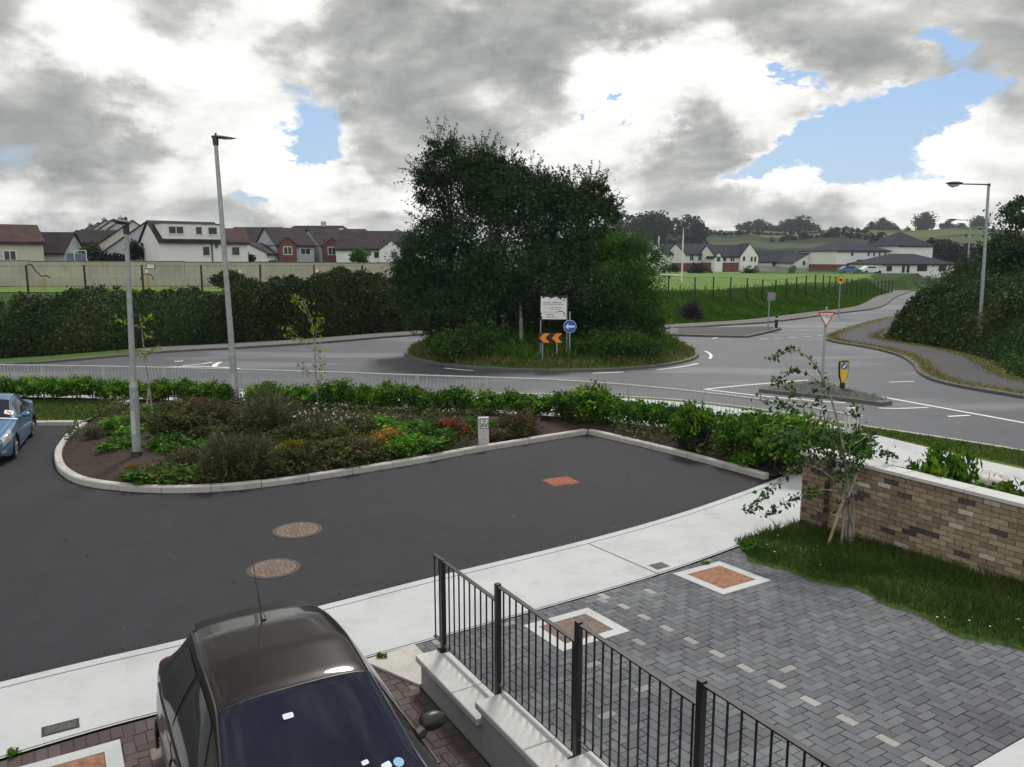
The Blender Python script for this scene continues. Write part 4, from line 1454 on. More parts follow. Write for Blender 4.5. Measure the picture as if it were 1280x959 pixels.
MT['sticker_blue'] = simple('blue_sticker', (0.20, 0.42, 0.66), 0.5, 0, 0.05, 12)
MT['trim'] = simple('black_car_trim', (0.016, 0.016, 0.017), 0.4, 0, 0.15, 12)

def table(t):
    xs = np.array([p[0] for p in t][::-1] if t[0][0] > t[-1][0] else [p[0] for p in t])
    ys = np.array([p[1] for p in t][::-1] if t[0][0] > t[-1][0] else [p[1] for p in t])
    def f(x):
        # interpolation, slightly rounded by averaging
        x = np.asarray(x, float)
        s = 0
        for d, w in ((-0.07, .15), (-0.035, .2), (0, .3), (0.035, .2), (0.07, .15)):
            s = s + w * np.interp(x + d, xs, ys)
        return s
    return f

class CarShape:
    def __init__(s, P):
        s.P = P
        s.zt, s.zb, s.w, s.wr, s.zs = [table(P[k]) for k in ('zt', 'zb', 'w', 'wr', 'zs')]
    def sec(s, x, t):
        """point of the left half at station x; t 0..1 sill to belt, 1..2 belt to roof edge, 2..3 over to the centre"""
        zt, zb, w, wr, zs = float(s.zt(x)), float(s.zb(x)), float(s.w(x)), float(s.wr(x)), float(s.zs(x))
        zb = min(zb, zt - 0.03)
        e = min(0.085, 0.55 * (zt - zb))
        if t <= 1:
            z = zs + (zb - zs) * t
            y = w * (0.945 + 0.055 * math.sin(PI * min(1, t * 1.12) ** 0.85)) if t < 0.93 else w * (0.945 + 0.055 * math.sin(PI * min(1, t * 1.12) ** 0.85))
            y = w * (0.93 + 0.07 * math.sin(PI * (0.12 + 0.72 * t)))
            y -= 0.012 * math.exp(-((t - 0.78) / 0.05) ** 2)
            return Vector((x, y, z))
        y1 = w * (0.93 + 0.07 * math.sin(PI * 0.84))
        if t <= 2:
            u = t - 1
            y = y1 + (wr - y1) * (u ** 1.12)
            y += 0.018 * math.sin(PI * u)
            return Vector((x, y, zb + (zt - e - zb) * u))
        a = (t - 2) * PI / 2
        n = 2.0 / 2.6
        return Vector((x, wr * (math.cos(a) ** n), zt - e + e * (max(0, math.sin(a)) ** n)))
    def normal(s, x, t):
        d = 0.01
        a = s.sec(x + d, t) - s.sec(x - d, t)
        b = s.sec(x, min(3, t + d)) - s.sec(x, max(0, t - d))
        n = b.cross(a)
        c = s.sec(x, t)
        if n.length < 1e-9: return Vector((0, 0, 1))
        n.normalize()
        if n.dot(c - Vector((c.x * 0.9, 0, 0.5))) < 0: n = -n
        return n

def car_patch(cs, name, mat, par, xf, xr, t0, t1, nu=14, nt=10, off=0.006, side=1, mirror=False):
    """panel lying on the body: xf(u), xr(u) give its front and rear edges for u in 0..1 between t0 and t1"""
    mb = MB()
    grid = []
    for j in range(nt + 1):
        u = j / nt
        t = t0 + (t1 - t0) * u
        row = []
        for i in range(nu + 1):
            x = xf(u) + (xr(u) - xf(u)) * i / nu
            p = cs.sec(x, t) + cs.normal(x, t) * off
            row.append(Vector((p.x, p.y * side, p.z)))
        grid.append(row)
    rows = grid
    if mirror:      # across the centre line
        rows = grid + [[Vector((p.x, -p.y, p.z)) for p in r_] for r_ in grid[::-1][1:]]
    vs = [p for r_ in rows for p in r_]
    m_ = nu + 1
    fs = [(j * m_ + i, j * m_ + i + 1, (j + 1) * m_ + i + 1, (j + 1) * m_ + i) for j in range(len(rows) - 1) for i in range(nu)]
    a, b, c = vs[fs[0][0]], vs[fs[0][1]], vs[fs[0][2]]
    nn = (b - a).cross(c - a)
    want = Vector((a.x * 0.1, a.y, 0.6))
    if nn.dot(want) < 0: fs = [f[::-1] for f in fs]
    mb.add(vs, fs)
    return mb.build(name, mat, par, smooth=True)

def make_wheel(par, x, y, r, side):
    mb = MB()
    prof = [(r * 0.62, -0.09), (r * 0.9, -0.10), (r, -0.07), (r, 0.07), (r * 0.9, 0.10), (r * 0.62, 0.09)]
    n = 32
    vs = [(x + math.cos(2 * PI * k / n) * q, y + h, r + math.sin(2 * PI * k / n) * q) for q, h in prof for k in range(n)]
    mb.add(vs, [(j * n + k, j * n + (k + 1) % n, (j + 1) * n + (k + 1) % n, (j + 1) * n + k) for j in range(len(prof) - 1) for k in range(n)])
    w = mb.build('wheel', 'rubber', par, smooth=True)
    mb = MB()
    yo = y + side * 0.075
    mb.add([(x + math.cos(2 * PI * k / n) * q, y + side * h, r + math.sin(2 * PI * k / n) * q) for q, h in ((r * 0.66, 0.095), (r * 0.60, 0.07), (r * 0.58, 0.02)) for k in range(n)],
           [(j * n + k, j * n + (k + 1) % n, (j + 1) * n + (k + 1) % n, (j + 1) * n + k) for j in range(2) for k in range(n)])
    for k in range(5):
        a = 2 * PI * k / 5 + 0.3
        mb.tube([(x, yo, r), (x + math.cos(a) * r * 0.62, yo + side * 0.01, r + math.sin(a) * r * 0.62)], [r * 0.13, r * 0.08], 6)
    mb.tube([(x, yo - 0.01 * side, r), (x, yo + 0.02 * side, r)], r * 0.15, 12)
    mb.build('rim', 'alloy', w, smooth=True)
    mb = MB()
    mb.tube([(x, y + side * 0.02, r), (x, y + side * 0.035, r)], r * 0.6, 24)
    mb.build('brake_disc', 'dark_plastic', w)

def make_car(name, label, P, mat, loc, rz, axles):
    t = thing(name, label, 'car', loc, rz)
    cs = CarShape(P)
    xs = np.linspace(P['len'][0], P['len'][1], 170)
    ts = list(np.linspace(0, 1, 15)) + list(np.linspace(1, 2, 9)[1:]) + list(np.linspace(2, 3, 11)[1:])
    vs = []
    for x in xs:
        half = [cs.sec(float(x), q) for q in ts]
        vs += half + [Vector((p.x, -p.y, p.z)) for p in half[-2::-1]]
    m_ = 2 * len(ts) - 1
    fs = []
    for i in range(len(xs) - 1):
        for j in range(m_ - 1):
            q = [i * m_ + j, i * m_ + j + 1, (i + 1) * m_ + j + 1, (i + 1) * m_ + j]
            c = sum((vs[k] for k in q), Vector()) / 4
            if any(math.hypot(c.x - ax, c.z - P['r']) < P['r'] + 0.035 and abs(c.y) > 0.5 for ax in axles): continue
            fs.append(tuple(q))
    fs.append(tuple(range(m_)))
    fs.append(tuple((len(xs) - 1) * m_ + k for k in range(m_ - 1, -1, -1)))
    mb = MB()
    mb.add(vs, fs)
    body = mb.build('body', mat, t, smooth=True)
    # under-body and wheel housings
    mb = MB()
    mb.box(((xs[0] + xs[-1]) / 2, 0, 0.26), (abs(xs[0] - xs[-1]) - 0.3, 1.2, 0.16))
    for ax in axles:
        for sd_ in (-1, 1):
            n = 24
            rr_ = P['r'] + 0.045
            y0, y1 = sd_ * (P['hw'] - 0.02), sd_ * (P['hw'] - 0.32)
            mb.add([(ax + math.cos(PI * k / n) * rr_, y, P['r'] + math.sin(PI * k / n) * rr_) for y in (y0, y1) for k in range(n + 1)], [(k, k + 1, n + 2 + k, n + 1 + k) for k in range(n)])
            mb.tube([(ax + math.cos(PI * k / n) * (rr_ - 0.008), sd_ * (float(cs.w(ax)) * 0.993), P['r'] + math.sin(PI * k / n) * (rr_ - 0.008)) for k in range(-2, n + 3)], 0.016, 6)
    mb.build('underbody', 'trim', t)
    for ax in axles:
        for sd_ in (-1, 1):
            make_wheel(t, ax, sd_ * (P['hw'] - 0.13), P['r'], sd_)
    return t, cs

def lerp(a, b):
    return lambda u: a + (b - a) * u

def door_mirror(par, x, y, z, mat, side):
    mb = MB()
    o_ = MB()
    n, m_ = 14, 9
    vs = []
    for j in range(m_):
        a = PI * j / (m_ - 1)
        for k in range(n):
            b_ = 2 * PI * k / n
            q = math.sin(a) ** 0.7
            vs.append((x + 0.07 * q * math.cos(b_) - 0.02 * q, y - side * 0.105 * math.cos(a), z + 0.075 * q * math.sin(b_)))
    mb.add(vs, [(j * n + k, j * n + (k + 1) % n, (j + 1) * n + (k + 1) % n, (j + 1) * n + k) for j in range(m_ - 1) for k in range(n)])
    mb.tube([(x + 0.01, y - side * 0.09, z - 0.03), (x + 0.05, y - side * 0.20, z - 0.055)], [0.045, 0.055], 8)
    mi = mb.build('door_mirror', mat, par, smooth=True)
    g_ = MB()
    g_.add([(x - 0.078, y - side * 0.085 * math.cos(2 * PI * k / 16), z + 0.055 * math.sin(2 * PI * k / 16)) for k in range(16)], [tuple(range(16))])
    g_.build('mirror_glass', 'car_glass_side', mi)

HATCH = dict(len=(1.95, -1.95), r=0.30, hw=0.83,
    zt=[(1.95, 0.55), (1.90, 0.70), (1.5, 0.86), (1.02, 0.97), (0.10, 1.42), (-0.35, 1.49), (-0.85, 1.485), (-1.22, 1.43), (-1.72, 1.05), (-1.84, 0.92), (-1.95, 0.62)],
    zb=[(1.95, 0.5), (1.5, 0.80), (1.0, 0.92), (-1.3, 0.98), (-1.8, 0.92), (-1.95, 0.58)],
    w=[(1.95, 0.62), (1.75, 0.74), (1.3, 0.82), (0.6, 0.84), (-1.0, 0.84), (-1.5, 0.81), (-1.8, 0.74), (-1.95, 0.62)],
    wr=[(1.95, 0.50), (1.5, 0.66), (1.02, 0.70), (0.1, 0.575), (-0.6, 0.575), (-1.22, 0.535), (-1.72, 0.60), (-1.95, 0.52)],
    zs=[(1.95, 0.30), (1.6, 0.20), (-1.6, 0.22), (-1.95, 0.32)])
cp_ = fw(1.385, 5.58, 0)
dark_car, csh = make_car('parked_car', 'dark hatchback parked on the block paving with a roof aerial', HATCH, 'paint_dark', cp_, FA - PI / 2, (1.22, -1.22))
car_patch(csh, 'windscreen', 'car_glass', dark_car, lambda u: 0.99, lambda u: 0.125, 2.20, 3.0, 26, 12, 0.005, 1, True)
car_patch(csh, 'rear_window', 'car_glass', dark_car, lambda u: -1.30, lambda u: -1.66, 2.25, 3.0, 12, 10, 0.005, 1, True)
for sd_ in (-1, 1):
    car_patch(csh, 'side_window', 'car_glass_side', dark_car, lerp(0.84, 0.16), lerp(-0.38, -0.38), 1.08, 1.93, 16, 8, 0.005, sd_)
    car_patch(csh, 'quarter_window', 'car_glass_side', dark_car, lerp(-0.46, -0.46), lerp(-1.22, -1.02), 1.10, 1.93, 14, 8, 0.005, sd_)
    # roof edge moulding: a dark gutter strip and the drip rail
    mb = MB()
    mb.tube([csh.sec(x, 2.16) * Vector((1, sd_, 1)) if False else Vector((x, csh.sec(x, 2.16).y * sd_, csh.sec(x, 2.16).z + 0.004)) for x in np.linspace(1.0, -1.2, 30)], 0.009, 6)
    mb.build('roof_moulding', 'trim', dark_car, smooth=True)
    mb = MB()
    mb.tube([Vector((x, csh.sec(x, 0.99).y * sd_, csh.sec(x, 0.99).z + 0.004)) for x in np.linspace(0.86, -1.25, 24)], 0.010, 6)
    mb.build('window_strip', 'trim', dark_car, smooth=True)
    mb = MB()
    p = csh.sec(-0.22, 0.82)
    mb.tube([(-0.10, sd_ * (p.y + 0.018), p.z), (-0.17, sd_ * (p.y + 0.034), p.z + 0.004), (-0.25, sd_ * (p.y + 0.034), p.z + 0.004), (-0.32, sd_ * (p.y + 0.016), p.z)], 0.013, 6)
    mb.build('door_handle', 'paint_dark', dark_car, smooth=True)
    # door shut lines
    for x in (-0.42,):
        mb = MB()
        mb.tube([Vector((x, csh.sec(x, q).y * sd_, csh.sec(x, q).z)) for q in np.linspace(0.08, 0.98, 14)], 0.004, 4)
        mb.build('door_gap', 'trim', dark_car)
    door_mirror(dark_car, 0.46, sd_ * 0.945, 0.985, 'trim', sd_)
    car_patch(csh, 'headlight', 'headlamp', dark_car, lerp(1.90, 1.80), lerp(1.62, 1.45), 0.80, 1.7, 8, 6, 0.006, sd_)
    car_patch(csh, 'tail_light', simple('red_lens', (0.35, 0.02, 0.02), 0.2), dark_car, lerp(-1.66, -1.62), lerp(-1.80, -1.76), 0.80, 1.6, 6, 8, 0.006, sd_)
# seam where the roof meets screen and hatch, and the two gutter seams
mb = MB()
for x, r_ in ((0.135, 0.006), (-1.235, 0.006)):
    hp = [csh.sec(x, q) for q in np.linspace(2.1, 3, 12)]
    mb.tube([p + Vector((0, 0, 0.002)) for p in hp] + [Vector((p.x, -p.y, p.z + 0.002)) for p in hp[-2::-1]], r_, 5)
mb.build('roof_seam', 'trim', dark_car)
# rear spoiler lip
mb = MB()
row = []
for q in list(np.linspace(2.35, 3, 9)):
    p = csh.sec(-1.20, q)
    row.append(p)
row = row + [Vector((p.x, -p.y, p.z)) for p in row[-2::-1]]
n = len(row)
vs = [p + Vector((0.04, 0, 0.006)) for p in row] + [p + Vector((-0.10, 0, 0.012)) for p in row] + [p + Vector((-0.11, 0, -0.008)) for p in row] + [p + Vector((-0.02, 0, -0.02)) for p in row]
mb.add(vs, [(j * n + k, j * n + k + 1, (j + 1) * n + k + 1, (j + 1) * n + k) for j in range(3) for k in range(n - 1)])
mb.build('spoiler', 'paint_dark', dark_car, smooth=True)
# aerial: foot, coil, whip
mb = MB()
zr_ = float(csh.zt(-0.98))
mb.tube([(-0.93, 0.02, zr_ - 0.005), (-0.98, 0.02, zr_ + 0.02), (-1.02, 0.02, zr_ + 0.03)], [0.028, 0.022, 0.014], 10)
mb.tube([(-1.0, 0.02, zr_ + 0.015), (-1.10, 0.02, zr_ + 0.17), (-1.105, 0.02, zr_ + 0.18)], [0.009, 0.008, 0.005], 8)
mb.tube([(-1.10, 0.02, zr_ + 0.17), (-1.28, 0.02, zr_ + 0.44)], [0.0045, 0.003], 6)
mb.build('aerial', 'dark_plastic', dark_car)
# grille, bumper, number plate
car_patch(csh, 'grille', 'trim', dark_car, lambda u: 1.935, lambda u: 1.92, 0.55, 0.85, 2, 6, 0.006, 1)
mb = MB(); mb.box((1.96, 0, 0.5), (0.02, 0.52, 0.11)); mb.build('number_plate', 'white_sign', dark_car)
# stickers behind the windscreen
def on_screen(cs, par, px, py, w, h, mat, name, rot=0.0, ell=False):
    best = None
    for x in np.linspace(0.15, 0.95, 81):
        for tq in np.linspace(2.2, 3.0, 41):
            for sd_ in (-1, 1):
                p = cs.sec(float(x), float(tq))
                p = Vector((p.x, p.y * sd_, p.z))
                q = par.matrix_basis @ p
                d = q - Vector((0, 0, HCAM))
                f_ = d.y * _cp - d.z * _sp
                if f_ <= 0: continue
                uu, vv = 640 + FPX * d.x / f_, 479.5 - FPX * (d.y * _sp + d.z * _cp) / f_
                e = (uu - px) ** 2 + (vv - py) ** 2
                if best is None or e < best[0]: best = (e, float(x), float(tq), sd_)
    _, x, tq, sd_ = best
    p = cs.sec(x, tq); nrm = cs.normal(x, tq)
    p = Vector((p.x, p.y * sd_, p.z)); nrm = Vector((nrm.x, nrm.y * sd_, nrm.z))
    e1 = Vector((0, 1, 0)); e1 = (e1 - nrm * e1.dot(nrm)).normalized(); e2 = nrm.cross(e1)
    c_, s_ = math.cos(rot), math.sin(rot)
    f1, f2 = e1 * c_ + e2 * s_, e2 * c_ - e1 * s_
    n = 20
    mb = MB()
    vs = []
    for k in range(n):
        a = 2 * PI * k / n
        ca, sa = math.cos(a), math.sin(a)
        ex = 1.0 if ell else 0.35
        u_ = math.copysign(abs(ca) ** ex, ca) * w / 2
        v_ = math.copysign(abs(sa) ** ex, sa) * h / 2
        vs.append(p + nrm * 0.011 + f1 * u_ + f2 * v_)
    mb.add(vs, [tuple(range(n))])
    return mb.build(name, mat, par)
on_screen(csh, dark_car, 361, 895, 0.075, 0.045, 'sticker', 'screen_sticker', 0.0)
on_screen(csh, dark_car, 499, 954, 0.075, 0.075, 'sticker_blue', 'screen_sticker', 0.0, True)
on_screen(csh, dark_car, 482, 958, 0.07, 0.05, 'sticker', 'screen_sticker', 0.2)
on_screen(csh, dark_car, 455, 955, 0.05, 0.035, 'sticker', 'screen_sticker', 0.1)

SEDAN = dict(len=(2.24, -2.24), r=0.315, hw=0.86,
    zt=[(2.24, 0.52), (2.18, 0.66), (1.95, 0.78), (1.25, 0.93), (1.0, 0.97), (0.05, 1.38), (-0.45, 1.43), (-0.85, 1.40), (-1.55, 1.06), (-2.10, 1.00), (-2.20, 0.9), (-2.24, 0.65)],
    zb=[(2.24, 0.47), (1.95, 0.70), (1.0, 0.90), (-1.5, 0.97), (-2.1, 0.94), (-2.24, 0.6)],
    w=[(2.24, 0.55), (2.10, 0.72), (1.75, 0.83), (1.0, 0.87), (-1.2, 0.87), (-1.8, 0.84), (-2.1, 0.76), (-2.24, 0.66)],
    wr=[(2.24, 0.42), (1.9, 0.62), (1.0, 0.74), (0.05, 0.59), (-0.85, 0.57), (-1.55, 0.66), (-2.1, 0.66), (-2.24, 0.55)],
    zs=[(2.24, 0.28), (1.9, 0.19), (-1.9, 0.2), (-2.24, 0.32)])
lft = Vector((0.919, 0.394, 0))
bp_ = Vector((-11.78, 18.81, 0)) - lft * 0.86
blue_car, bsh = make_car('parked_car', 'silver blue saloon parked by the lawn with a red letter plate in its windscreen', SEDAN, 'paint_blue', (bp_.x, bp_.y, 0), math.atan2(-0.919, 0.394), (1.30, -1.32))
car_patch(bsh, 'windscreen', 'car_glass', blue_car, lambda u: 0.95, lambda u: 0.08, 2.22, 3.0, 22, 12, 0.005, 1, True)
car_patch(bsh, 'rear_window', 'car_glass', blue_car, lambda u: -0.92, lambda u: -1.48, 2.25, 3.0, 12, 10, 0.005, 1, True)
for sd_ in (-1, 1):
    car_patch(bsh, 'side_window', 'car_glass_side', blue_car, lerp(0.82, 0.14), lerp(-0.30, -0.30), 1.06, 1.92, 16, 8, 0.005, sd_)
    car_patch(bsh, 'side_window', 'car_glass_side', blue_car, lerp(-0.36, -0.36), lerp(-1.32, -0.90), 1.06, 1.92, 16, 8, 0.005, sd_)
    car_patch(bsh, 'headlight', 'headlamp', blue_car, lerp(2.12, 2.02), lerp(1.72, 1.50), 0.70, 1.65, 10, 7, 0.007, sd_)
    car_patch(bsh, 'fog_light', 'headlamp', blue_car, lerp(2.16, 2.16), lerp(2.00, 2.00), 0.22, 0.42, 5, 4, 0.007, sd_)
    car_patch(bsh, 'tail_light', simple('red_lens', (0.35, 0.02, 0.02), 0.2), blue_car, lerp(-2.02, -2.0), lerp(-2.20, -2.2), 0.7, 1.4, 5, 6, 0.006, sd_)
    door_mirror(blue_car, 0.62, sd_ * 0.99, 1.00, 'paint_blue', sd_)
    for x in (-0.05, -1.02):
        mb = MB()
        p = bsh.sec(x, 0.84)
        mb.tube([(x + 0.1, sd_ * (p.y + 0.012), p.z), (x + 0.04, sd_ * (p.y + 0.03), p.z), (x - 0.06, sd_ * (p.y + 0.03), p.z), (x - 0.12, sd_ * (p.y + 0.012), p.z)], 0.012, 6)
        mb.build('door_handle', 'paint_blue', blue_car, smooth=True)
    mb = MB()
    mb.tube([Vector((x, bsh.sec(x, 2.12).y * sd_, bsh.sec(x, 2.12).z + 0.003)) for x in np.linspace(0.9, -1.4, 24)], 0.009, 5)
    mb.build('roof_moulding', 'trim', blue_car)
mb = MB()
n = 12
for sd_ in (-1, 1):
    rows = [[bsh.sec(float(x), q) for x in np.linspace(2.215, 2.19, 3)] for q in (0.62, 0.80)]
    vs = []
    for q in np.linspace(0.20, 0.46, 5):
        for x in np.linspace(2.235, 2.15, 6):
            p = bsh.sec(float(x), float(q))
            vs.append((p.x + 0.012, p.y * sd_, p.z))
    mb.add(vs, [(j * 6 + i, j * 6 + i + 1, (j + 1) * 6 + i + 1, (j + 1) * 6 + i) for j in range(4) for i in range(5)])
mb.box((2.245, 0, 0.42), (0.02, 1.05, 0.12))
mb.build('lower_grille', 'trim', blue_car)
mb = MB(); mb.box((2.25, 0, 0.70), (0.03, 0.9, 0.07)); mb.build('upper_grille', 'trim', blue_car)
mb = MB(); mb.box((2.262, 0, 0.55), (0.015, 0.52, 0.11)); mb.build('number_plate', 'white_sign', blue_car)
pl = on_screen(bsh, blue_car, 13, 510, 0.20, 0.20, 'white_sign', 'novice_plate')
def letter_on(par, plate, txt, size, mat):
    vs_ = [v.co.copy() for v in plate.data.vertices]
    c = sum(vs_, Vector()) / len(vs_)
    nrm = plate.data.polygons[0].normal.copy()
    if nrm.z < 0 and nrm.x < 0: nrm = -nrm
    e1 = Vector((0, 1, 0)); e1 = (e1 - nrm * e1.dot(nrm)).normalized()
    e2 = nrm.cross(e1)
    if e2.z < 0: e2 = -e2
    tv, tf = text_mb(txt, size)
    mb = MB()
    mb.add([c + nrm * (0.006 - v.y) + e1 * v.x + e2 * v.z for v in tv], tf)
    return mb.build('letter', mat, plate)
letter_on(blue_car, pl, 'N', 0.19, 'red_sign')
blue_car.scale = (0.92, 0.92, 0.89)
on_screen(bsh, blue_car, 10, 528, 0.42, 0.06, 'sticker', 'windscreen_shelf_paper')
on_screen(bsh, blue_car, 16, 524, 0.12, 0.05, 'sticker', 'screen_sticker')

# ------------------------------------------------------------------ street lamps
def lean(base, top):
    d = Vector(top) - Vector(base)
    return Vector((0, 0, 1)).rotation_difference(d)

def lamp_a(name, label, base, top, r0, r1, head):
    """tapered galvanised column; head 'led' = slim flat lantern to the right, 'end' = lantern seen end-on"""
    t = thing(name, label, 'street lamp', base)
    q = lean(base, top)
    t.rotation_mode = 'QUATERNION'
    t.rotation_quaternion = q
    H = (Vector(top) - Vector(base)).length
    mb = MB()
    mb.tube([(0, 0, -0.1), (0, 0, 1.55)], [r0, r0 * 0.97], 14)
    mb.tube([(0, 0, 1.55), (0, 0, 1.66)], [r0 * 0.97, r1 * 1.25], 14)
    mb.tube([(0, 0, 1.66), (0, 0, H - 0.05)], [r1 * 1.25, r1 * 0.8], 14)
    mb.build('column', 'galv', t, smooth=True)
    mb = MB()
    mb.box((0, -r0 * 0.99, 0.75), (r0 * 1.0, 0.012, 0.5))
    mb.build('access_door', 'galv_light', t)
    mb = MB()
    mb.tube([(0, 0, -0.02), (0, 0, 0.10)], [r0 * 1.35, r0 * 1.2], 14)
    mb.build('foot', 'dark_plastic', t)
    mb = MB()
    if head == 'led':
        prof = [(-0.10, 0.05, 0.035), (0.0, 0.075, 0.05), (0.15, 0.10, 0.05), (0.38, 0.12, 0.035), (0.60, 0.06, 0.012)]
        vs, fs = [], []
        for x, w, h in prof:
            z = H + 0.02 - 0.10 * max(0, x)
            for k in range(10):
                a = 2 * PI * k / 10
                vs.append((x, math.cos(a) * w, z + math.sin(a) * h))
        for j in range(len(prof) - 1):
            for k in range(10):
                fs.append((j * 10 + k, j * 10 + (k + 1) % 10, (j + 1) * 10 + (k + 1) % 10, (j + 1) * 10 + k))
        fs += [tuple(range(10)), tuple(40 + k for k in range(10))]
        mb.add(vs, fs)
        mb.tube([(0, 0, H - 0.22), (0, 0, H)], [r1 * 1.15, r1 * 1.3], 12)
        h_ = mb.build('lantern', 'lamp_head', t, smooth=True)
        mb = MB(); mb.tube([(0.02, 0, H + 0.06), (0.02, 0, H + 0.13)], [0.03, 0.026], 10); mb.build('photocell', 'dark_plastic', h_)
        mb = MB(); mb.box((0.34, 0, H - 0.052), (0.26, 0.15, 0.012)); mb.build('lens', 'lamp_glass', h_)
    else:
        prof = [(0.12, 0.05, 0.03), (0.0, 0.09, 0.06), (-0.2, 0.11, 0.055), (-0.5, 0.10, 0.03)]
        vs, fs = [], []
        for y, w, h in prof:
            z = H + 0.02 + 0.04 * max(0, -y)
            for k in range(10):
                a = 2 * PI * k / 10
                vs.append((math.cos(a) * w, y, z + math.sin(a) * h))
        for j in range(len(prof) - 1):
            for k in range(10):
                fs.append((j * 10 + k, j * 10 + (k + 1) % 10, (j + 1) * 10 + (k + 1) % 10, (j + 1) * 10 + k))
        fs += [tuple(range(10)), tuple(30 + k for k in range(10))]
        mb.add(vs, fs)
        mb.tube([(0, 0, H - 0.22), (0, 0, H)], [r1 * 1.1, r1 * 1.25], 12)
        h_ = mb.build('lantern', 'lamp_head', t, smooth=True)
        mb = MB(); mb.tube([(0, 0, H + 0.07), (0, 0, H + 0.14)], [0.035, 0.03], 10); mb.build('photocell', 'dark_plastic', h_)
        mb = MB(); mb.box((0, -0.28, H - 0.03), (0.14, 0.3, 0.012)); mb.build('lens', 'lamp_glass', h_)
    return t
lamp_a('street_lamp', 'shorter grey lamp post standing in the planting bed', (-8.36, 17.1, 0.2), (-8.22, 17.1, 5.26), 0.095, 0.055, 'end')
lamp_a('street_lamp', 'tall leaning grey lamp post at the hedge with slim lantern against the sky', (at(295, 500, 23.7).x, 23.7, 0.1), (at(269, 170, 23.7).x, 23.7, at(269, 172, 23.7).z), 0.105, 0.07, 'led')

def lamp_b(label, base, top, group):
    t = thing('street_lamp', label, 'street lamp', base, 0, group)
    H = top[2] - base[2]
    dx = top[0] - base[0]
    mb = MB()
    mb.tube([(0, 0, -0.2), (dx * 0.2, 0, 1.8)], [0.12, 0.115], 14)
    mb.tube([(dx * 0.2, 0, 1.8), (dx, 0, H)], [0.085, 0.06], 14)
    mb.build('column', 'galv', t, smooth=True)
    mb = MB()
    mb.tube([(dx + 0.02, 0, H - 0.12), (dx, 0, H + 0.02)], 0.07, 12)
    mb.tube([(dx, 0, H - 0.03), (dx - 1.35, 0, H + 0.0)], 0.032, 10)
    mb.build('arm', 'lamp_head', t, smooth=True)
    mb = MB()
    prof = [(-1.25, 0.05, 0.05), (-1.40, 0.09, 0.075), (-1.62, 0.13, 0.085), (-1.85, 0.12, 0.07), (-2.0, 0.06, 0.03)]
    vs, fs = [], []
    for x, w, h in prof:
        for k in range(12):
            a = 2 * PI * k / 12
            vs.append((dx + x, math.cos(a) * w, H + 0.03 + math.sin(a) * h))
    for j in range(len(prof) - 1):
        for k in range(12):
            fs.append((j * 12 + k, j * 12 + (k + 1) % 12, (j + 1) * 12 + (k + 1) % 12, (j + 1) * 12 + k))
    fs += [tuple(range(12)), tuple(48 + k for k in range(12))]
    mb.add(vs, fs)
    l_ = mb.build('lantern', 'lamp_head', t, smooth=True)
    mb = MB(); mb.tube([(dx - 1.42, 0, H - 0.03), (dx - 1.70, 0, H - 0.085), (dx - 1.9, 0, H - 0.03)], [0.07, 0.09, 0.05], 10); mb.build('bowl', 'lamp_glass', l_, smooth=True)
    return t
b_, t_ = at(1226, 405, 38), at(1236, 230, 38)
lamp_b('nearer grey lamp post with long arm in front of the right hedge', (b_.x, 38, land_z(b_.x, 38)), t_, 'road lamps with long arms')
b_, t_ = at(1211, 340, 71), at(1213, 275, 71)
lamp_b('more distant grey lamp post with long arm beyond the right hedge', (b_.x, 71, land_z(b_.x, 71)), t_, 'road lamps with long arms')

# ------------------------------------------------------------------ marker posts with letters
def marker(label, x, y, z, h, txt_top, txt, rz, w=0.19):
    t = thing('marker_post', label, 'marker post', (x, y, z), rz)
    mb = MB()
    mb.box((0, 0, h / 2 - 0.1), (w, 0.13, h + 0.2))
    mb.build('pillar', 'coping', t, bevel=0.012)
    if txt:
        mb = MB(); mb.box((0.015, -0.066, h - 0.15), (0.205, 0.010, 0.235)); fr_ = mb.build('plate_frame', 'black_sign', t)
        mb = MB(); mb.box((0.015, -0.070, h - 0.15), (0.18, 0.010, 0.21)); p = mb.build('plate', 'white_sign', t)
        mb = MB()
        tv, tf = text_mb(txt, 0.135)
        mb.add([v + Vector((0.015, -0.079, h - 0.18)) for v in tv], tf)
        tv, tf = text_mb(txt_top, 0.065)
        mb.add([v + Vector((0.015, -0.079, h - 0.085)) for v in tv], tf)
        mb.build('lettering', 'ink', p)
    return t
marker('pale concrete marker post lettered AV beside the bed kerb', -0.69, 18.62, 0.10, 0.66, 'CR', 'AV', 0.12, 0.26)
marker('pale concrete marker post behind the birch sapling at the roadside path', 8.30, 18.9, 0.1, 0.84, '', '', 0.2, 0.30)

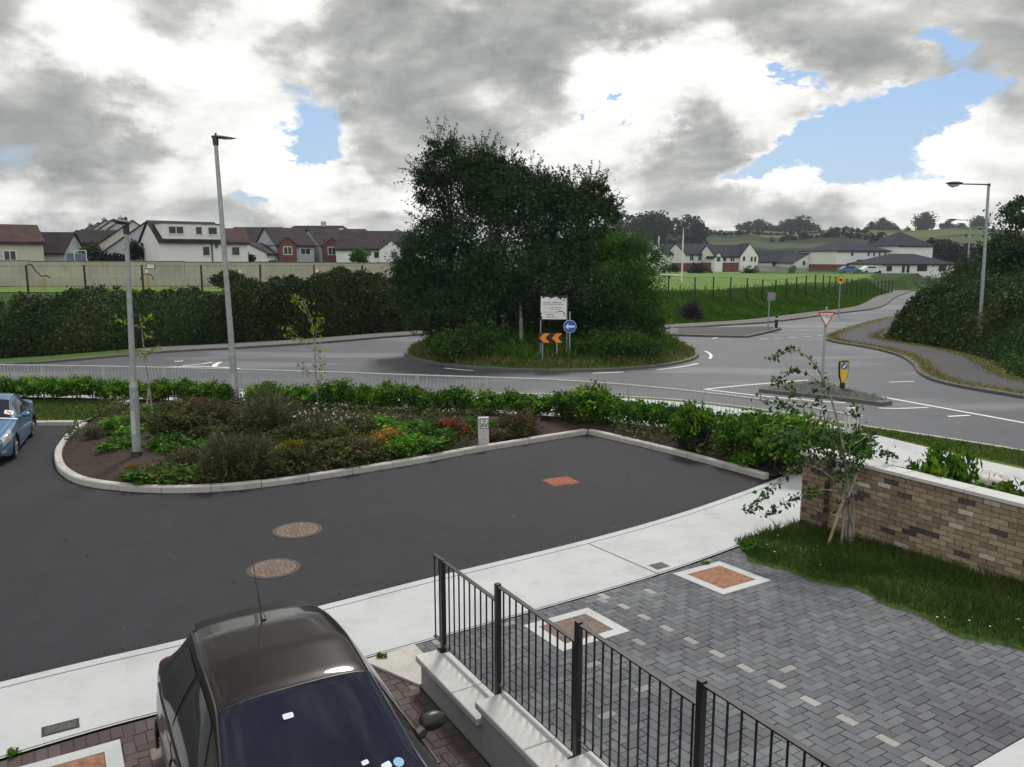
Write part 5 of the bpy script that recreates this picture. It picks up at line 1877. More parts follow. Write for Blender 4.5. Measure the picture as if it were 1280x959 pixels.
# ------------------------------------------------------------------ road signs
def yield_sign():
    t = thing('yield_sign', 'red bordered triangular YIELD sign on grey pole', 'road sign', (11.0, 27.6, 0.1))
    mb = MB(); mb.tube([(0, 0.03, -0.1), (0, 0.03, 2.78)], 0.04, 12); mb.build('pole', 'galv', t, smooth=True)
    zc, s = 2.34, 0.30
    def tri(k):
        return [(-s * k, zc + s * 0.88 * k), (s * k, zc + s * 0.88 * k), (0, zc - s * 0.95 * k)]
    mb = MB()
    mb.prism([(p[0], p[1]) for p in tri(1.0)], 0.012, 0.020, 0, Matrix.Rotation(PI / 2, 4, 'X') @ Matrix.Translation((0, 0, 0)))
    f_ = mb.build('border', 'red_sign', t)
    mb = MB()
    mb.prism([(p[0], p[1] + 0.012) for p in tri(0.78)], 0.021, 0.024, 0, Matrix.Rotation(PI / 2, 4, 'X'))
    mb.build('face', 'white_sign', t)
    mb = MB()
    tv, tf = text_mb('YIELD', 0.115)
    mb.add([Vector((v.x * 0.92, v.y - 0.028, v.z * 1.15 + zc + 0.125)) for v in tv], tf)
    mb.build('lettering', 'ink', t)
yield_sign()

def bollard():
    t = thing('keep_left_bollard', 'yellow traffic bollard with blue arrow disc on the splitter island', 'bollard', (11.42, 26.9, 0.12), 0)
    t.scale = (0.9, 0.9, 0.92)
    mb = MB()
    prof = [(0, 0.07, 0.06), (0.06, 0.10, 0.06), (0.2, 0.075, 0.055), (0.45, 0.17, 0.06), (0.95, 0.20, 0.07), (1.02, 0.19, 0.06), (1.05, 0.12, 0.04)]
    vs, fs = [], []
    n = 16
    for z, w, d in prof:
        for k in range(n):
            a = 2 * PI * k / n
            vs.append((math.copysign(abs(math.cos(a)) ** 0.5, math.cos(a)) * w, math.copysign(abs(math.sin(a)) ** 0.5, math.sin(a)) * d, z))
    for j in range(len(prof) - 1):
        for k in range(n):
            fs.append((j * n + k, j * n + (k + 1) % n, (j + 1) * n + (k + 1) % n, (j + 1) * n + k))
    fs += [tuple(range(n)), tuple((len(prof) - 1) * n + k for k in range(n))]
    mb.add(vs, fs)
    mb.build('shell', 'black_sign', t, smooth=True)
    M_ = Matrix.Rotation(PI / 2, 4, 'X')
    mb = MB()
    mb.prism([(-0.135, 0.48), (0.135, 0.48), (0.155, 0.98), (-0.155, 0.98)], 0.072, 0.078, 0, M_)
    mb.prism([(-0.06, 0.22), (0.06, 0.22), (0.13, 0.478), (-0.13, 0.478)], 0.070, 0.074, 0, M_)
    mb.build('yellow_panel', 'yellow_sign', t)
    mb = MB()
    c = [(math.cos(2 * PI * k / 24) * 0.125, 0.84 + math.sin(2 * PI * k / 24) * 0.125) for k in range(24)]
    mb.prism(c, 0.0785, 0.083, 0, M_)
    d = mb.build('disc', 'blue_sign', t)
    mb = MB()
    ar = [(-0.09, 0), (-0.02, 0.07), (-0.02, 0.03), (0.09, 0.03), (0.09, -0.03), (-0.02, -0.03), (-0.02, -0.07)]
    c_, s_ = math.cos(R(45)), math.sin(R(45))
    mb.prism([(x * c_ - y * s_, 0.84 + x * s_ + y * c_) for x, y in ar], 0.0835, 0.087, 0, M_)
    mb.build('arrow', 'white_sign', d)
bollard()

SP = 33.05
def island_signs():
    M_ = Matrix.Rotation(PI / 2, 4, 'X')
    zb = island_z(1.7, SP)
    # weathered board on two posts
    t = thing('information_board', 'weathered white notice board with peeling edges on the roundabout', 'notice board', (1.74, SP, zb))
    for x in (-0.58, 0.62):
        mb = MB(); mb.tube([(x * 0.92, 0.045, -0.2), (x * 0.92, 0.045, 2.98 - zb)], 0.022, 10); mb.build('post', 'galv', t)
    ol = [(-0.50, 2.05), (0.54, 2.04), (0.55, 2.9), (0.48, 2.93), (0.45, 2.86), (0.38, 2.95), (0.30, 2.86), (0.22, 2.90), (0.12, 2.98), (0.0, 2.95), (-0.12, 2.90), (-0.2, 2.96), (-0.35, 2.97), (-0.42, 2.90), (-0.53, 3.01), (-0.54, 2.36), (-0.49, 2.28), (-0.53, 2.2), (-0.46, 2.12)]
    mb = MB(); mb.prism([(x, z - zb) for x, z in ol], 0.0, 0.012, 0, M_)
    bd = mb.build('board', 'white_sign', t)
    mb = MB(); mb.prism([(x * 1.04, (z - 2.5) * 1.05 + 2.5 - zb) for x, z in [(-0.54, 2.03), (0.55, 2.03), (0.56, 3.0), (-0.55, 3.0)]], -0.028, -0.004, 0, M_)
    mb.build('backing_board', 'dark_plastic', t)
    mb = MB()
    rnd = random.Random(3)
    for z, h, x0, x1 in ((2.74, 0.05, -0.42, 0.34), (2.66, 0.035, -0.45, 0.40), (2.53, 0.03, -0.18, 0.2), (2.46, 0.03, -0.2, 0.22), (2.34, 0.02, -0.4, 0.2), (2.24, 0.05, -0.3, 0.02), (2.14, 0.04, -0.32, 0.05)):
        x = x0
        while x < x1:
            w = rnd.uniform(0.03, 0.11)
            mb.box((x + w / 2, -0.0145, z - zb), (w, 0.003, h))
            x += w + rnd.uniform(0.015, 0.04)
    fp = mb.build('faded_print', 'faded_ink', bd); fp['kind'] = 'stuff'
    mb = MB()
    for x, z, w, h in ((0.3, 2.37, 0.2, 0.035), (0.44, 2.30, 0.09, 0.05), (0.46, 2.20, 0.05, 0.07), (0.42, 2.84, 0.12, 0.03)):
        mb.box((x, -0.0145, z - zb), (w, 0.003, h))
    mb.build('torn_patch', 'ink', bd)
    # chevron board
    t = thing('chevron_board', 'low orange and black chevron board under the white notice board', 'road sign', (1.58, SP - 0.25, zb))
    z0 = 1.08 - zb
    mb = MB(); mb.box((0, 0, z0 + 0.2), (0.98, 0.015, 0.40)); mb.build('board', 'black_sign', t)
    for x in (-0.3, 0.3):
        mb = MB(); mb.tube([(x, 0.04, -0.2), (x, 0.04, z0 + 0.38)], 0.028, 8); mb.build('post', 'galv', t)
    for k in range(2):
        x = -0.44 + k * 0.52
        mb = MB()
        mb.prism([(x, z0 + 0.2), (x + 0.19, z0 + 0.395), (x + 0.44, z0 + 0.395), (x + 0.25, z0 + 0.2), (x + 0.44, z0 + 0.005), (x + 0.19, z0 + 0.005)], 0.0085, 0.012, 0, M_)
        mb.build('chevron', 'orange_sign', t)
    # blue arrow disc
    t = thing('arrow_sign', 'round blue sign with white left arrow on the roundabout', 'road sign', (2.42, SP - 0.12, island_z(2.4, SP)))
    z = 1.75 - island_z(2.4, SP)
    mb = MB(); mb.tube([(0, 0.04, -0.2), (0, 0.04, z + 0.62)], 0.03, 10); mb.build('pole', 'galv', t)
    ci = lambda r_: [(math.cos(2 * PI * k / 36) * r_, z + math.sin(2 * PI * k / 36) * r_) for k in range(36)]
    mb = MB(); mb.prism(ci(0.27), 0.0, 0.012, 0, M_); mb.build('rim', 'white_sign', t)
    mb = MB(); mb.prism(ci(0.255), 0.0125, 0.016, 0, M_); mb.build('disc', 'blue_sign', t)
    mb = MB(); mb.prism([(-0.20, z), (-0.06, z + 0.13), (-0.06, z + 0.045), (0.20, z + 0.045), (0.20, z - 0.045), (-0.06, z - 0.045), (-0.06, z - 0.13)], 0.0165, 0.02, 0, M_); mb.build('arrow', 'white_sign', t)
island_signs()

p_ = at(1051, 350, 62); zg = land_z(p_.x, 62)
t = thing('warning_sign', 'yellow diamond warning sign on grey pole beside the far road', 'road sign', (p_.x, 62, zg))
mb = MB(); mb.tube([(0, 0.03, -0.2), (0, 0.03, p_.z - zg + 0.35)], 0.04, 10); mb.build('pole', 'galv', t)
mb = MB(); z = p_.z - zg; s = 0.42
M_ = Matrix.Rotation(PI / 2, 4, 'X')
mb.prism([(-s, z), (0, z - s), (s, z), (0, z + s)], 0.0, 0.012, 0, M_); mb.build('plate', 'black_sign', t)
mb = MB(); s = 0.38; mb.prism([(-s, z), (0, z - s), (s, z), (0, z + s)], 0.0125, 0.015, 0, M_); f_ = mb.build('face', 'yellow_sign', t)
mb = MB()
mb.prism([(math.cos(a) * 0.10, z + math.sin(a) * 0.10) for a in np.linspace(0, 2 * PI, 17)[:-1]], 0.0155, 0.018, 0, M_)
mb.prism([(-0.2, z - 0.03), (-0.1, z - 0.03), (-0.1, z + 0.03), (-0.2, z + 0.03)], 0.0155, 0.018, 0, M_)
mb.prism([(0.1, z - 0.03), (0.2, z - 0.03), (0.2, z + 0.03), (0.1, z + 0.03)], 0.0155, 0.018, 0, M_)
mb.build('symbol', 'black_sign', f_)
p_ = gp(960, 413)
t = thing('road_sign', 'grey backed road sign seen from behind on the far splitter island', 'road sign', (p_.x, p_.y, 0.1))
mb = MB(); mb.tube([(0, 0.03, -0.1), (0, 0.03, 2.35)], 0.04, 10); mb.build('pole', 'galv', t)
mb = MB(); mb.box((0.12, 0, 2.08), (0.5, 0.02, 0.5)); mb.build('plate', 'grey_back', t)
p_ = gp(970, 412)
t = thing('black_bollard', 'small black bollard with white band on the far splitter island', 'bollard', (p_.x, p_.y, 0.1))
mb = MB(); mb.tube([(0, 0, -0.05), (0, 0, 0.72), (0, 0, 0.80)], [0.10, 0.10, 0.06], 12); mb.build('body', 'black_sign', t, smooth=True)
mb = MB(); mb.tube([(0, 0, 0.56), (0, 0, 0.66)], [0.104, 0.104], 12); mb.build('band', 'white_sign', t)

# ------------------------------------------------------------------ grey guard railings along the roadside path
def guard_rail():
    t = thing('guard_railing', 'long low galvanised guard railing between the hedge and the road', 'railing', (0, 0, 0))
    L = [Vector((p.x, p.y, 0)) for p in FENCE]
    seg = [0.0]
    for a, b in zip(L, L[1:]): seg.append(seg[-1] + (b - a).length)
    def pos(s):
        for i in range(1, len(seg)):
            if s <= seg[i]:
                return L[i - 1].lerp(L[i], (s - seg[i - 1]) / (seg[i] - seg[i - 1]))
        return L[-1]
    n = int(seg[-1] / 2.05)
    stepp = seg[-1] / n
    bars = []
    for k in range(n + 1):
        p = pos(min(k * stepp, seg[-1] - 0.001))
        mb = MB(); mb.tube([(p.x, p.y, 0), (p.x, p.y, 1.17)], 0.028, 8); mb.build('post', 'galv_light', t)
    for z, r_ in ((1.14, 0.026), (0.22, 0.02)):
        mb = MB()
        mb.tube([pos(s) + Vector((0, 0, z)) for s in np.linspace(0, seg[-1] - 0.001, 90)], r_, 6)
        mb.build('rail', 'galv_light', t)
    allb = []
    s = 0.11
    while s < seg[-1] - 0.05:
        p = pos(s)
        allb.append((p, p.length))
        s += 0.115
    order = sorted(allb, key=lambda q: q[1])
    for p, _ in order[:99]:
        mb = MB(); mb.tube([(p.x, p.y, 0.22), (p.x, p.y, 1.14)], 0.0085, 5); mb.build('bar', 'galv_light', t)
    mb = MB()
    for p, _ in order[99:]:
        mb.tube([(p.x, p.y, 0.22), (p.x, p.y, 1.14)], 0.0085, 5, caps=False)
    o = mb.build('bars', 'galv_light', t)
    o['kind'] = 'stuff'
guard_rail()
# ------------------------------------------------------------------ plants
def plant_mesh(kind, seed):
    """unit plant: about 1 wide, 1 high, standing on z = 0; returns (leaf quads, tint, stems MB, leaf material)"""
    global rng
    keep = rng
    rng = np.random.default_rng(seed * 97 + sum(map(ord, kind)))
    r_ = random.Random(seed)
    st = MB()
    extra = None
    if kind == 'hedge':
        lobes = [(r_.uniform(-.30, .30), r_.uniform(-.30, .30), r_.uniform(.38, .75), .30, .30, .27, 1) for _ in range(8)]
        P, t, cc = blob_points(2600, lobes, 0.35, 80, 0.26)
        P[:, 2] = np.clip(P[:, 2], 0.16, 1.1)
        V = leaf_quads(P, 0.095, 0.052, 0.5)
        mat = 'leaf_hedge'
        for k in range(6):
            a = r_.uniform(0, 2 * PI)
            st.tube([(0.05 * math.cos(a), 0.05 * math.sin(a), -.1), (.14 * math.cos(a), .14 * math.sin(a), .4), (.26 * math.cos(a), .26 * math.sin(a), .8)], [.014, .011, .006], 5)
    elif kind in ('grey', 'brown', 'purple'):
        n = 3000
        th = rng.random(n) * 2 * PI
        ph = np.arccos(1 - rng.random(n) * 0.92)
        d = np.stack([np.sin(ph) * np.cos(th), np.sin(ph) * np.sin(th), np.cos(ph)], 1)
        rad = (0.35 + 0.65 * rng.random(n) ** 0.6) * (1 + 0.16 * np.sin(3 * th + seed) + 0.12 * np.sin(7 * th + 5 * ph))
        P = d * rad[:, None] * np.array([.5, .5, .9]) + np.array([0, 0, .04])
        V = leaf_quads(P, 0.11, 0.026, 0.3, d * 1.6 + np.array([0, 0, .5]), 0.8)
        t = np.clip(rng.random(n) * 0.6 + 0.4 * np.sin(3 * th + 2 * ph + seed) ** 2, 0, 1)
        mat = 'leaf_' + kind
        for k in range(7):
            a = r_.uniform(0, 2 * PI)
            st.tube([(0, 0, -.05), (.12 * math.cos(a), .12 * math.sin(a), .3), (.3 * math.cos(a), .3 * math.sin(a), .62)], [.014, .010, .004], 4)
    elif kind in ('olive', 'yellow', 'orange', 'red'):
        lobes = [(r_.uniform(-.26, .26), r_.uniform(-.26, .26), r_.uniform(.25, .6), .26, .26, .30, 1) for _ in range(8)]
        P, t, cc = blob_points(3000, lobes, 0.35, 90, 0.24)
        P[:, 2] = np.clip(P[:, 2], 0.02, 1.05)
        d = P - np.array([0, 0, 0.1])
        V = leaf_quads(P, 0.085, 0.032, 0.5, unit(d) * 1.2, 0.9)
        mat = 'leaf_' + kind
        for k in range(7):
            a = r_.uniform(0, 2 * PI)
            st.tube([(0, 0, -.05), (.14 * math.cos(a), .14 * math.sin(a), .35), (.3 * math.cos(a), .3 * math.sin(a), .7)], [.014, .010, .005], 4)
    elif kind == 'green':
        lobes = [(r_.uniform(-.34, .34), r_.uniform(-.34, .34), r_.uniform(.2, .55), .22, .22, .34, 1) for _ in range(9)]
        P, t, cc = blob_points(1700, lobes, 0.35, 80, 0.28)
        P[:, 2] = np.clip(P[:, 2], 0.03, 1.1)
        V = leaf_quads(P, 0.115, 0.062, 0.25)
        mat = 'leaf_green'
        for k in range(7):
            a = r_.uniform(0, 2 * PI)
            st.tube([(0, 0, -.05), (.2 * math.cos(a), .2 * math.sin(a), .3), (.36 * math.cos(a), .36 * math.sin(a), .55)], [.012, .010, .005], 4)
    elif kind == 'flower':
        n = 700
        P = np.stack([rng.normal(size=n) * .2, rng.normal(size=n) * .2, rng.random(n) ** 1.5 * .55], 1)
        V = leaf_quads(P, 0.10, 0.022, 0.8)
        t = rng.random(n)
        mat = 'leaf_olive'
        FP = []
        for k in range(26):
            a = r_.uniform(0, 2 * PI); q = r_.uniform(0.1, 0.55); h = r_.uniform(.6, 1.05)
            tip = Vector((q * math.cos(a), q * math.sin(a), h))
            st.tube([(0.1 * q * math.cos(a), 0.1 * q * math.sin(a), 0), tip * 0.6 + Vector((0, 0, .1)), tip], [.006, .005, .003], 4)
            for j in range(r_.randint(1, 4)):
                FP.append(tip - Vector((r_.uniform(-.03, .03), r_.uniform(-.03, .03), r_.uniform(0, .25))))
        extra = np.array([tuple(p) for p in FP])
    rng_l = rng
    ex = None
    if extra is not None:
        ex = leaf_quads(extra, 0.036, 0.028, 0.0)
    rng = keep
    return V, t, st, mat, ex

PM = {}
def plant_data(kind, seed):
    k = (kind, seed)
    if k not in PM:
        V, t, st, mat, ex = plant_mesh(kind, seed)
        o = quads_obj('foliage', V, mat, None, t)
        join_stems(o, st, 'bark_dark')
        fl = None
        if ex is not None:
            fl = quads_mesh('flowers', ex, 'flower_white')
        PM[k] = (o.data, fl)
        bpy.data.objects.remove(o)
    return PM[k]

def plant(name, label, cat, kind, x, y, z, w, h, group=None, seed=None):
    seed = random.randint(1, 3) if seed is None else seed
    me, fl = plant_data(kind, seed)
    o = bpy.data.objects.new(name, me)
    COL.objects.link(o)
    o.location = (x, y, z)
    o.rotation_euler = (random.uniform(-.06, .06), random.uniform(-.06, .06), random.uniform(0, 2 * PI))
    o.scale = (w, w, h)
    tag(o, label, cat, group)
    if fl is not None:
        f = bpy.data.objects.new('flowers', fl)
        COL.objects.link(f)
        f.parent = o
        f['kind'] = 'stuff'
    return o

# clipped-free hedge of young shrubs in front of the guard railing
HL = offset_line(FENCE, -0.48)
seg = [0.0]
for a, b in zip(HL, HL[1:]): seg.append(seg[-1] + (b - a).length)
s = 0.4
hp = []
while s < seg[-1]:
    for i in range(1, len(seg)):
        if s <= seg[i]:
            p = HL[i - 1].lerp(HL[i], (s - seg[i - 1]) / (seg[i] - seg[i - 1])); break
    hp.append(p)
    s += random.uniform(0.56, 0.70)
SEGS = [(-12.3, 'dark green hedge shrub behind the lawn at the left end of the railing', 'hedge shrubs behind the lawn'),
        (-8.9, 'leafy hedge shrub by the railing between the two grey lamp posts', 'hedge shrubs between the lamp posts'),
        (-4.6, 'leafy hedge shrub by the railing just right of the tall lamp post', 'hedge shrubs right of the tall lamp post'),
        (-0.7, 'glossy hedge shrub by the railing above the red and orange bushes', 'hedge shrubs behind the red bush'),
        (2.6, 'bright hedge shrub by the railing behind the lettered marker post', 'hedge shrubs behind the marker post'),
        (9.9, 'bushy hedge shrub by the railing towards the birch sapling', 'hedge shrubs towards the birch sapling')]
for p in hp:
    if p.x < -22: continue
    if any(abs(p.x - q) < 0.36 for q in (-8.32,)): continue
    for lim, lb, gr in SEGS:
        if p.x < lim:
            hh = random.choice([random.uniform(0.70, 0.84), random.uniform(0.80, 0.98)])
            if p.x > 2.6: hh *= 1.06
            plant('hedge_shrub', lb, 'shrub', 'hedge', p.x, p.y + random.uniform(-.06, .06), 0.08, random.uniform(0.78, 1.06), hh, gr)
            break

BEDPL = [
    ('olive', 172, 540, 46, 26, 'olive mound directly behind the shorter lamp post'),
    ('green', 186, 528, 44, 20, 'green plant at the back of the bed near the thin young tree'),
    ('brown', 240, 524, 54, 22, 'russet low plant near the hedge left of the tall lamp post'),
    ('olive', 205, 516, 40, 14, 'low olive plant with pale blooms at the back of the bed'),
    ('olive', 262, 560, 56, 34, 'dull olive shrub behind the rounded grey green shrub'),
    ('green', 246, 572, 40, 22, 'fresh green plant beside the rounded grey green shrub'),
    ('olive', 296, 574, 44, 30, 'dark olive plant between the tall grey shrub and dusty grey one'),
    ('olive', 344, 530, 56, 26, 'olive plant in front of the hedge right of the tall lamp post'),
    ('green', 452, 574, 44, 24, 'green plant between the wide olive shrub and orange bush'),
    ('green', 512, 556, 40, 24, 'mid green plant below the hedge above the orange bush'),
    ('olive', 604, 528, 44, 18, 'low olive plant behind the lettered marker post'),
    ('brown', 690, 536, 40, 16, 'low brown plant just left of the bed corner'),
    ('green', 138, 545, 62, 24, 'bright green low spreading plant left of the shorter lamp post'),
    ('green', 141, 566, 44, 20, 'small bright green plant on bare mulch left of the lamp foot'),
    ('green', 197, 569, 48, 27, 'leafy green plant just right of the shorter lamp post'),
    ('grey', 112, 549, 24, 16, 'small bluish green plant near the rounded kerb end'),
    ('olive', 216, 556, 70, 50, 'broad olive shrub with a green top right of the shorter lamp'),
    ('brown', 225, 592, 52, 26, 'low rusty brown twiggy plant right of the lamp foot'),
    ('green', 196, 606, 64, 20, 'leafy green groundcover along the front kerb below the lamp'),
    ('olive', 150, 604, 40, 13, 'low olive plant spilling over the front kerb at the left'),
    ('orange', 162, 588, 16, 9, 'tiny orange brown tuft beside the lamp foot'),
    ('olive', 182, 598, 26, 14, 'small dark olive plant in front of the lamp foot'),
    ('grey', 326, 552, 74, 62, 'tall grey green shrub right of the tall lamp post'),
    ('green', 296, 540, 30, 24, 'small green shrub left of the tall grey shrub'),
    ('brown', 258, 540, 56, 34, 'brown twiggy shrub below the tall lamp post'),
    ('grey', 271, 603, 66, 58, 'rounded grey green shrub at the front of the bed'),
    ('grey', 316, 604, 56, 54, 'dusty grey shrub between the rounded grey shrub and yellow bush'),
    ('yellow', 350, 580, 44, 32, 'yellow topped bush near the front kerb'),
    ('olive', 352, 606, 52, 34, 'dark olive shrub in front of the yellow topped bush'),
    ('olive', 386, 603, 44, 40, 'olive heath plant at the kerb right of the yellow bush'),
    ('olive', 366, 562, 60, 34, 'olive green bush behind the yellow topped bush'),
    ('flower', 394, 556, 62, 48, 'plant with tall stalks of tiny white flowers'),
    ('flower', 436, 552, 44, 36, 'smaller white flowering plant right of the taller one'),
    ('flower', 360, 548, 34, 30, 'sparse white flowering plant left of the taller one'),
    ('olive', 411, 572, 64, 42, 'brownish olive shrub below the white flowers'),
    ('olive', 432, 596, 78, 38, 'wide olive shrub close to the front kerb mid bed'),
    ('brown', 474, 592, 52, 28, 'brown green low plant by the kerb under the orange bush'),
    ('orange', 478, 567, 44, 32, 'orange yellow bush in the middle of the bed'),
    ('green', 492, 548, 62, 26, 'bright leafy plant above the orange yellow bush'),
    ('green', 516, 577, 50, 32, 'bright leafy plant right of the orange yellow bush'),
    ('green', 536, 556, 46, 30, 'bright leafy plant between the orange and red bushes'),
    ('olive', 448, 548, 50, 30, 'olive tuft behind the wide olive shrub near the hedge'),
    ('red', 562, 554, 46, 31, 'dark red barberry bush left of the lettered marker post'),
    ('green', 560, 575, 62, 24, 'low green plant under the dark red bush'),
    ('green', 594, 545, 34, 26, 'green plant between the red bush and marker post'),
    ('green', 640, 545, 34, 14, 'small green weed right of the lettered marker post'),
    ('brown', 625, 553, 40, 12, 'clump of dry brown leaves right of the marker post'),
    ('brown', 667, 552, 56, 30, 'grey brown twiggy mound near the bed corner'),
    ('green', 745, 532, 34, 40, 'upright green shrub at the kerb corner of the bed'),
    ('hedge', 768, 556, 62, 56, 'leafy green shrub leaning to the kerb right of the corner'),
    ('purple', 823, 572, 50, 48, 'dusky purple grey shrub by the right kerb'),
    ('hedge', 852, 566, 48, 60, 'green shrub between the purple and orange brown shrubs'),
    ('orange', 880, 556, 44, 30, 'orange brown shrub by the right kerb'),
    ('red', 905, 552, 26, 26, 'small russet shrub next to the orange brown one'),
    ('olive', 885, 580, 62, 28, 'low olive plant below the orange brown shrub'),
    ('yellow', 922, 545, 34, 22, 'yellow green sprig behind the russet shrub'),
    ('hedge', 922, 584, 56, 58, 'light green leafy shrub right of the russet shrub'),
    ('hedge', 956, 592, 60, 62, 'large green shrub where the kerb meets the footpath'),
    ('green', 905, 590, 40, 20, 'low green plant spilling on the right kerb'),
    ('flower', 962, 560, 40, 44, 'white flowering plant near the end of the right kerb'),
    ('hedge', 1000, 590, 72, 72, 'big green shrub beside the brick pier'),
]
for kind, px, py, w, h, lb in BEDPL:
    p = gp(px, py, 0.14)
    k = math.hypot(p.y, HCAM) / FPX
    q = Vector((p.x, p.y + 0.48 * w * k))
    need = 0.50 * w * k * 1.08 + 0.16
    for L_ in (BED, BED2):              # keep every plant inside the kerb
        for _ in range(3):
            best = None
            for a_, b_ in zip(L_, L_[1:]):
                ab = b_ - a_
                f_ = max(0, min(1, (q - a_).dot(ab) / ab.length_squared))
                c_ = a_ + ab * f_
                if best is None or (q - c_).length < best[0]: best = ((q - c_).length, c_, Vector((-ab.y, ab.x)).normalized())
            sd_ = (q - best[1]).dot(best[2])
            if sd_ < need and best[0] < 1.5: q = q + best[2] * (need - sd_)
    plant('bed_shrub' if kind != 'flower' else 'flowering_plant', lb, 'plant' if kind in ('flower', 'green') else 'shrub', kind, q.x, q.y, 0.12, w * k * 1.12, h * k * 1.02)
# ground cover filling between them
def ground_cover():
    Q = scatter_poly(34000, SOIL)
    m = ((Q[:, 0] > -7.2) & (Q[:, 0] < -0.9)) | ((Q[:, 0] > -10.3) & (Q[:, 0] < -7) & (Q[:, 1] > 19.3) & (rng.random(len(Q)) < 0.5)) | (np.sin(Q[:, 0] * 1.3 + 1) * np.sin(Q[:, 1] * 1.9) + 0.5 * np.sin(Q[:, 0] * 3.1) > -0.1) & ~((Q[:, 0] < -7.5) & (Q[:, 1] < 18.5)) & ~((Q[:, 0] > -0.4) & (Q[:, 0] < 2.6))
    Q = Q[m]
    P = np.column_stack([Q, 0.16 + 0.30 * rng.random(len(Q)) ** 1.5])
    V = leaf_quads(P, 0.10, 0.045, 0.4)
    o = quads_obj('low_ground_cover', V, 'leaf_olive'); o['kind'] = 'stuff'
    # bits of bark, dry leaves
    Q = scatter_poly(2600, SOIL)
    P = np.column_stack([Q, 0.20 + 0.05 * rng.random(len(Q))])
    V = leaf_quads(P, 0.07, 0.035, 0.0)
    V[:, :, 2] = P[:, None, 2] + (V[:, :, 2] - P[:, None, 2]) * 0.4
    o = quads_obj('bark_mulch', V, 'leaf_brown'); o['kind'] = 'stuff'
ground_cover()
# stones in the bed
def boulder(label, p, r, sq=0.6, cat='stone'):
    bm = bmesh.new()
    bmesh.ops.create_icosphere(bm, subdivisions=3, radius=r)
    for v in bm.verts:
        n = v.co.normalized()
        k = 1 + 0.16 * math.sin(n.x * 5 + r * 40) + 0.12 * math.sin(n.y * 7 + 2) + 0.1 * math.sin(n.z * 6 + n.x * 4)
        v.co = Vector((n.x * r * k * 1.25, n.y * r * k, n.z * r * k * sq))
    me = bpy.data.meshes.new('stone'); bm.to_mesh(me); bm.free()
    me.polygons.foreach_set('use_smooth', [True] * len(me.polygons))
    me.materials.append(MT['stone_pale'])
    o = bpy.data.objects.new('stone', me); COL.objects.link(o)
    o.location = p; tag(o, label, cat)
boulder('pale flat stone on the mulch left of the shorter lamp post', gp(158, 504, 0.2), 0.20, 0.45)
boulder('pale boulder on the path beyond the brick wall', gp(1232, 600, 0.15), 0.36, 0.55)

# weeds in the paving edges
def weed(label, p, w, h, seed=1):
    plant('weed', label, 'weed', 'green', p.x, p.y, p.z, w, h, None, seed)
weed('small weed tuft at the end of the low grey wall', fw(3.0, 7.95, 0.03), 0.10, 0.08)
weed('small weed tuft at the footpath edge beside the rusty cover', gp(883, 705, 0.02), 0.12, 0.06, 2)
weed('small dark weed at the footpath edge in the lower left corner', gp(18, 944, 0.01), 0.11, 0.08, 3)
weed('leafy weed clump at the footpath edge by the grass strip', gp(945, 690, 0.02), 0.45, 0.22, 2)

# plants behind the brick wall
BW = [('green', 11.4, 7.75, 1.0, 1.34, 'broad leaved green plant behind the brick wall near the pier'),
      ('olive', 11.5, 7.1, 1.2, 1.45, 'olive shrub behind the brick wall at the first coping joint'),
      ('hedge', 11.6, 6.5, 1.0, 1.70, 'tallest leafy shrub behind the brick wall'),
      ('green', 11.5, 5.95, 1.1, 1.45, 'green plant behind the brick wall right of the tallest shrub'),
      ('hedge', 11.5, 5.35, 1.1, 1.36, 'leafy shrub behind the brick wall left of the boulder'),
      ('green', 11.45, 4.75, 1.0, 1.28, 'low broad leaved plant behind the brick wall in front of the boulder'),
      ('olive', 11.5, 4.1, 1.1, 1.28, 'olive shrub behind the brick wall at the right edge')]
for kind, L, g, w, h, lb in BW:
    q = fw(L, g)
    plant('shrub', lb, 'shrub', kind, q.x, q.y, 0.14, w, h)

# ------------------------------------------------------------------ saplings and the birch by the wall
def branch_tree(name, label, base, stems, leafpts, mat, bark, leafsize, cat='tree'):
    t = thing(name, label, cat, base)
    B = Vector(base)
    mb = MB()
    for pts, r0, r1 in stems:
        n = len(pts)
        mb.tube([Vector(p) - B for p in pts], [r0 + (r1 - r0) * k / (n - 1) for k in range(n)], 7)
    mb.build('trunk', bark, t, smooth=True)
    P = np.array([tuple(Vector(p) - B) for p in leafpts])
    V = leaf_quads(P, leafsize, leafsize * 0.62, -0.1)
    quads_obj('crown', V, mat, t)
    return t

def along(pts, n, sig, t0=0.0):
    out = []
    pts = [Vector(p) for p in pts]
    for _ in range(n):
        u = t0 + (1 - t0) * random.random()
        s_ = u * (len(pts) - 1)
        i = min(int(s_), len(pts) - 2)
        p = pts[i].lerp(pts[i + 1], s_ - i)
        out.append(p + Vector((random.gauss(0, sig), random.gauss(0, sig), random.gauss(0, sig * 0.8))))
    return out

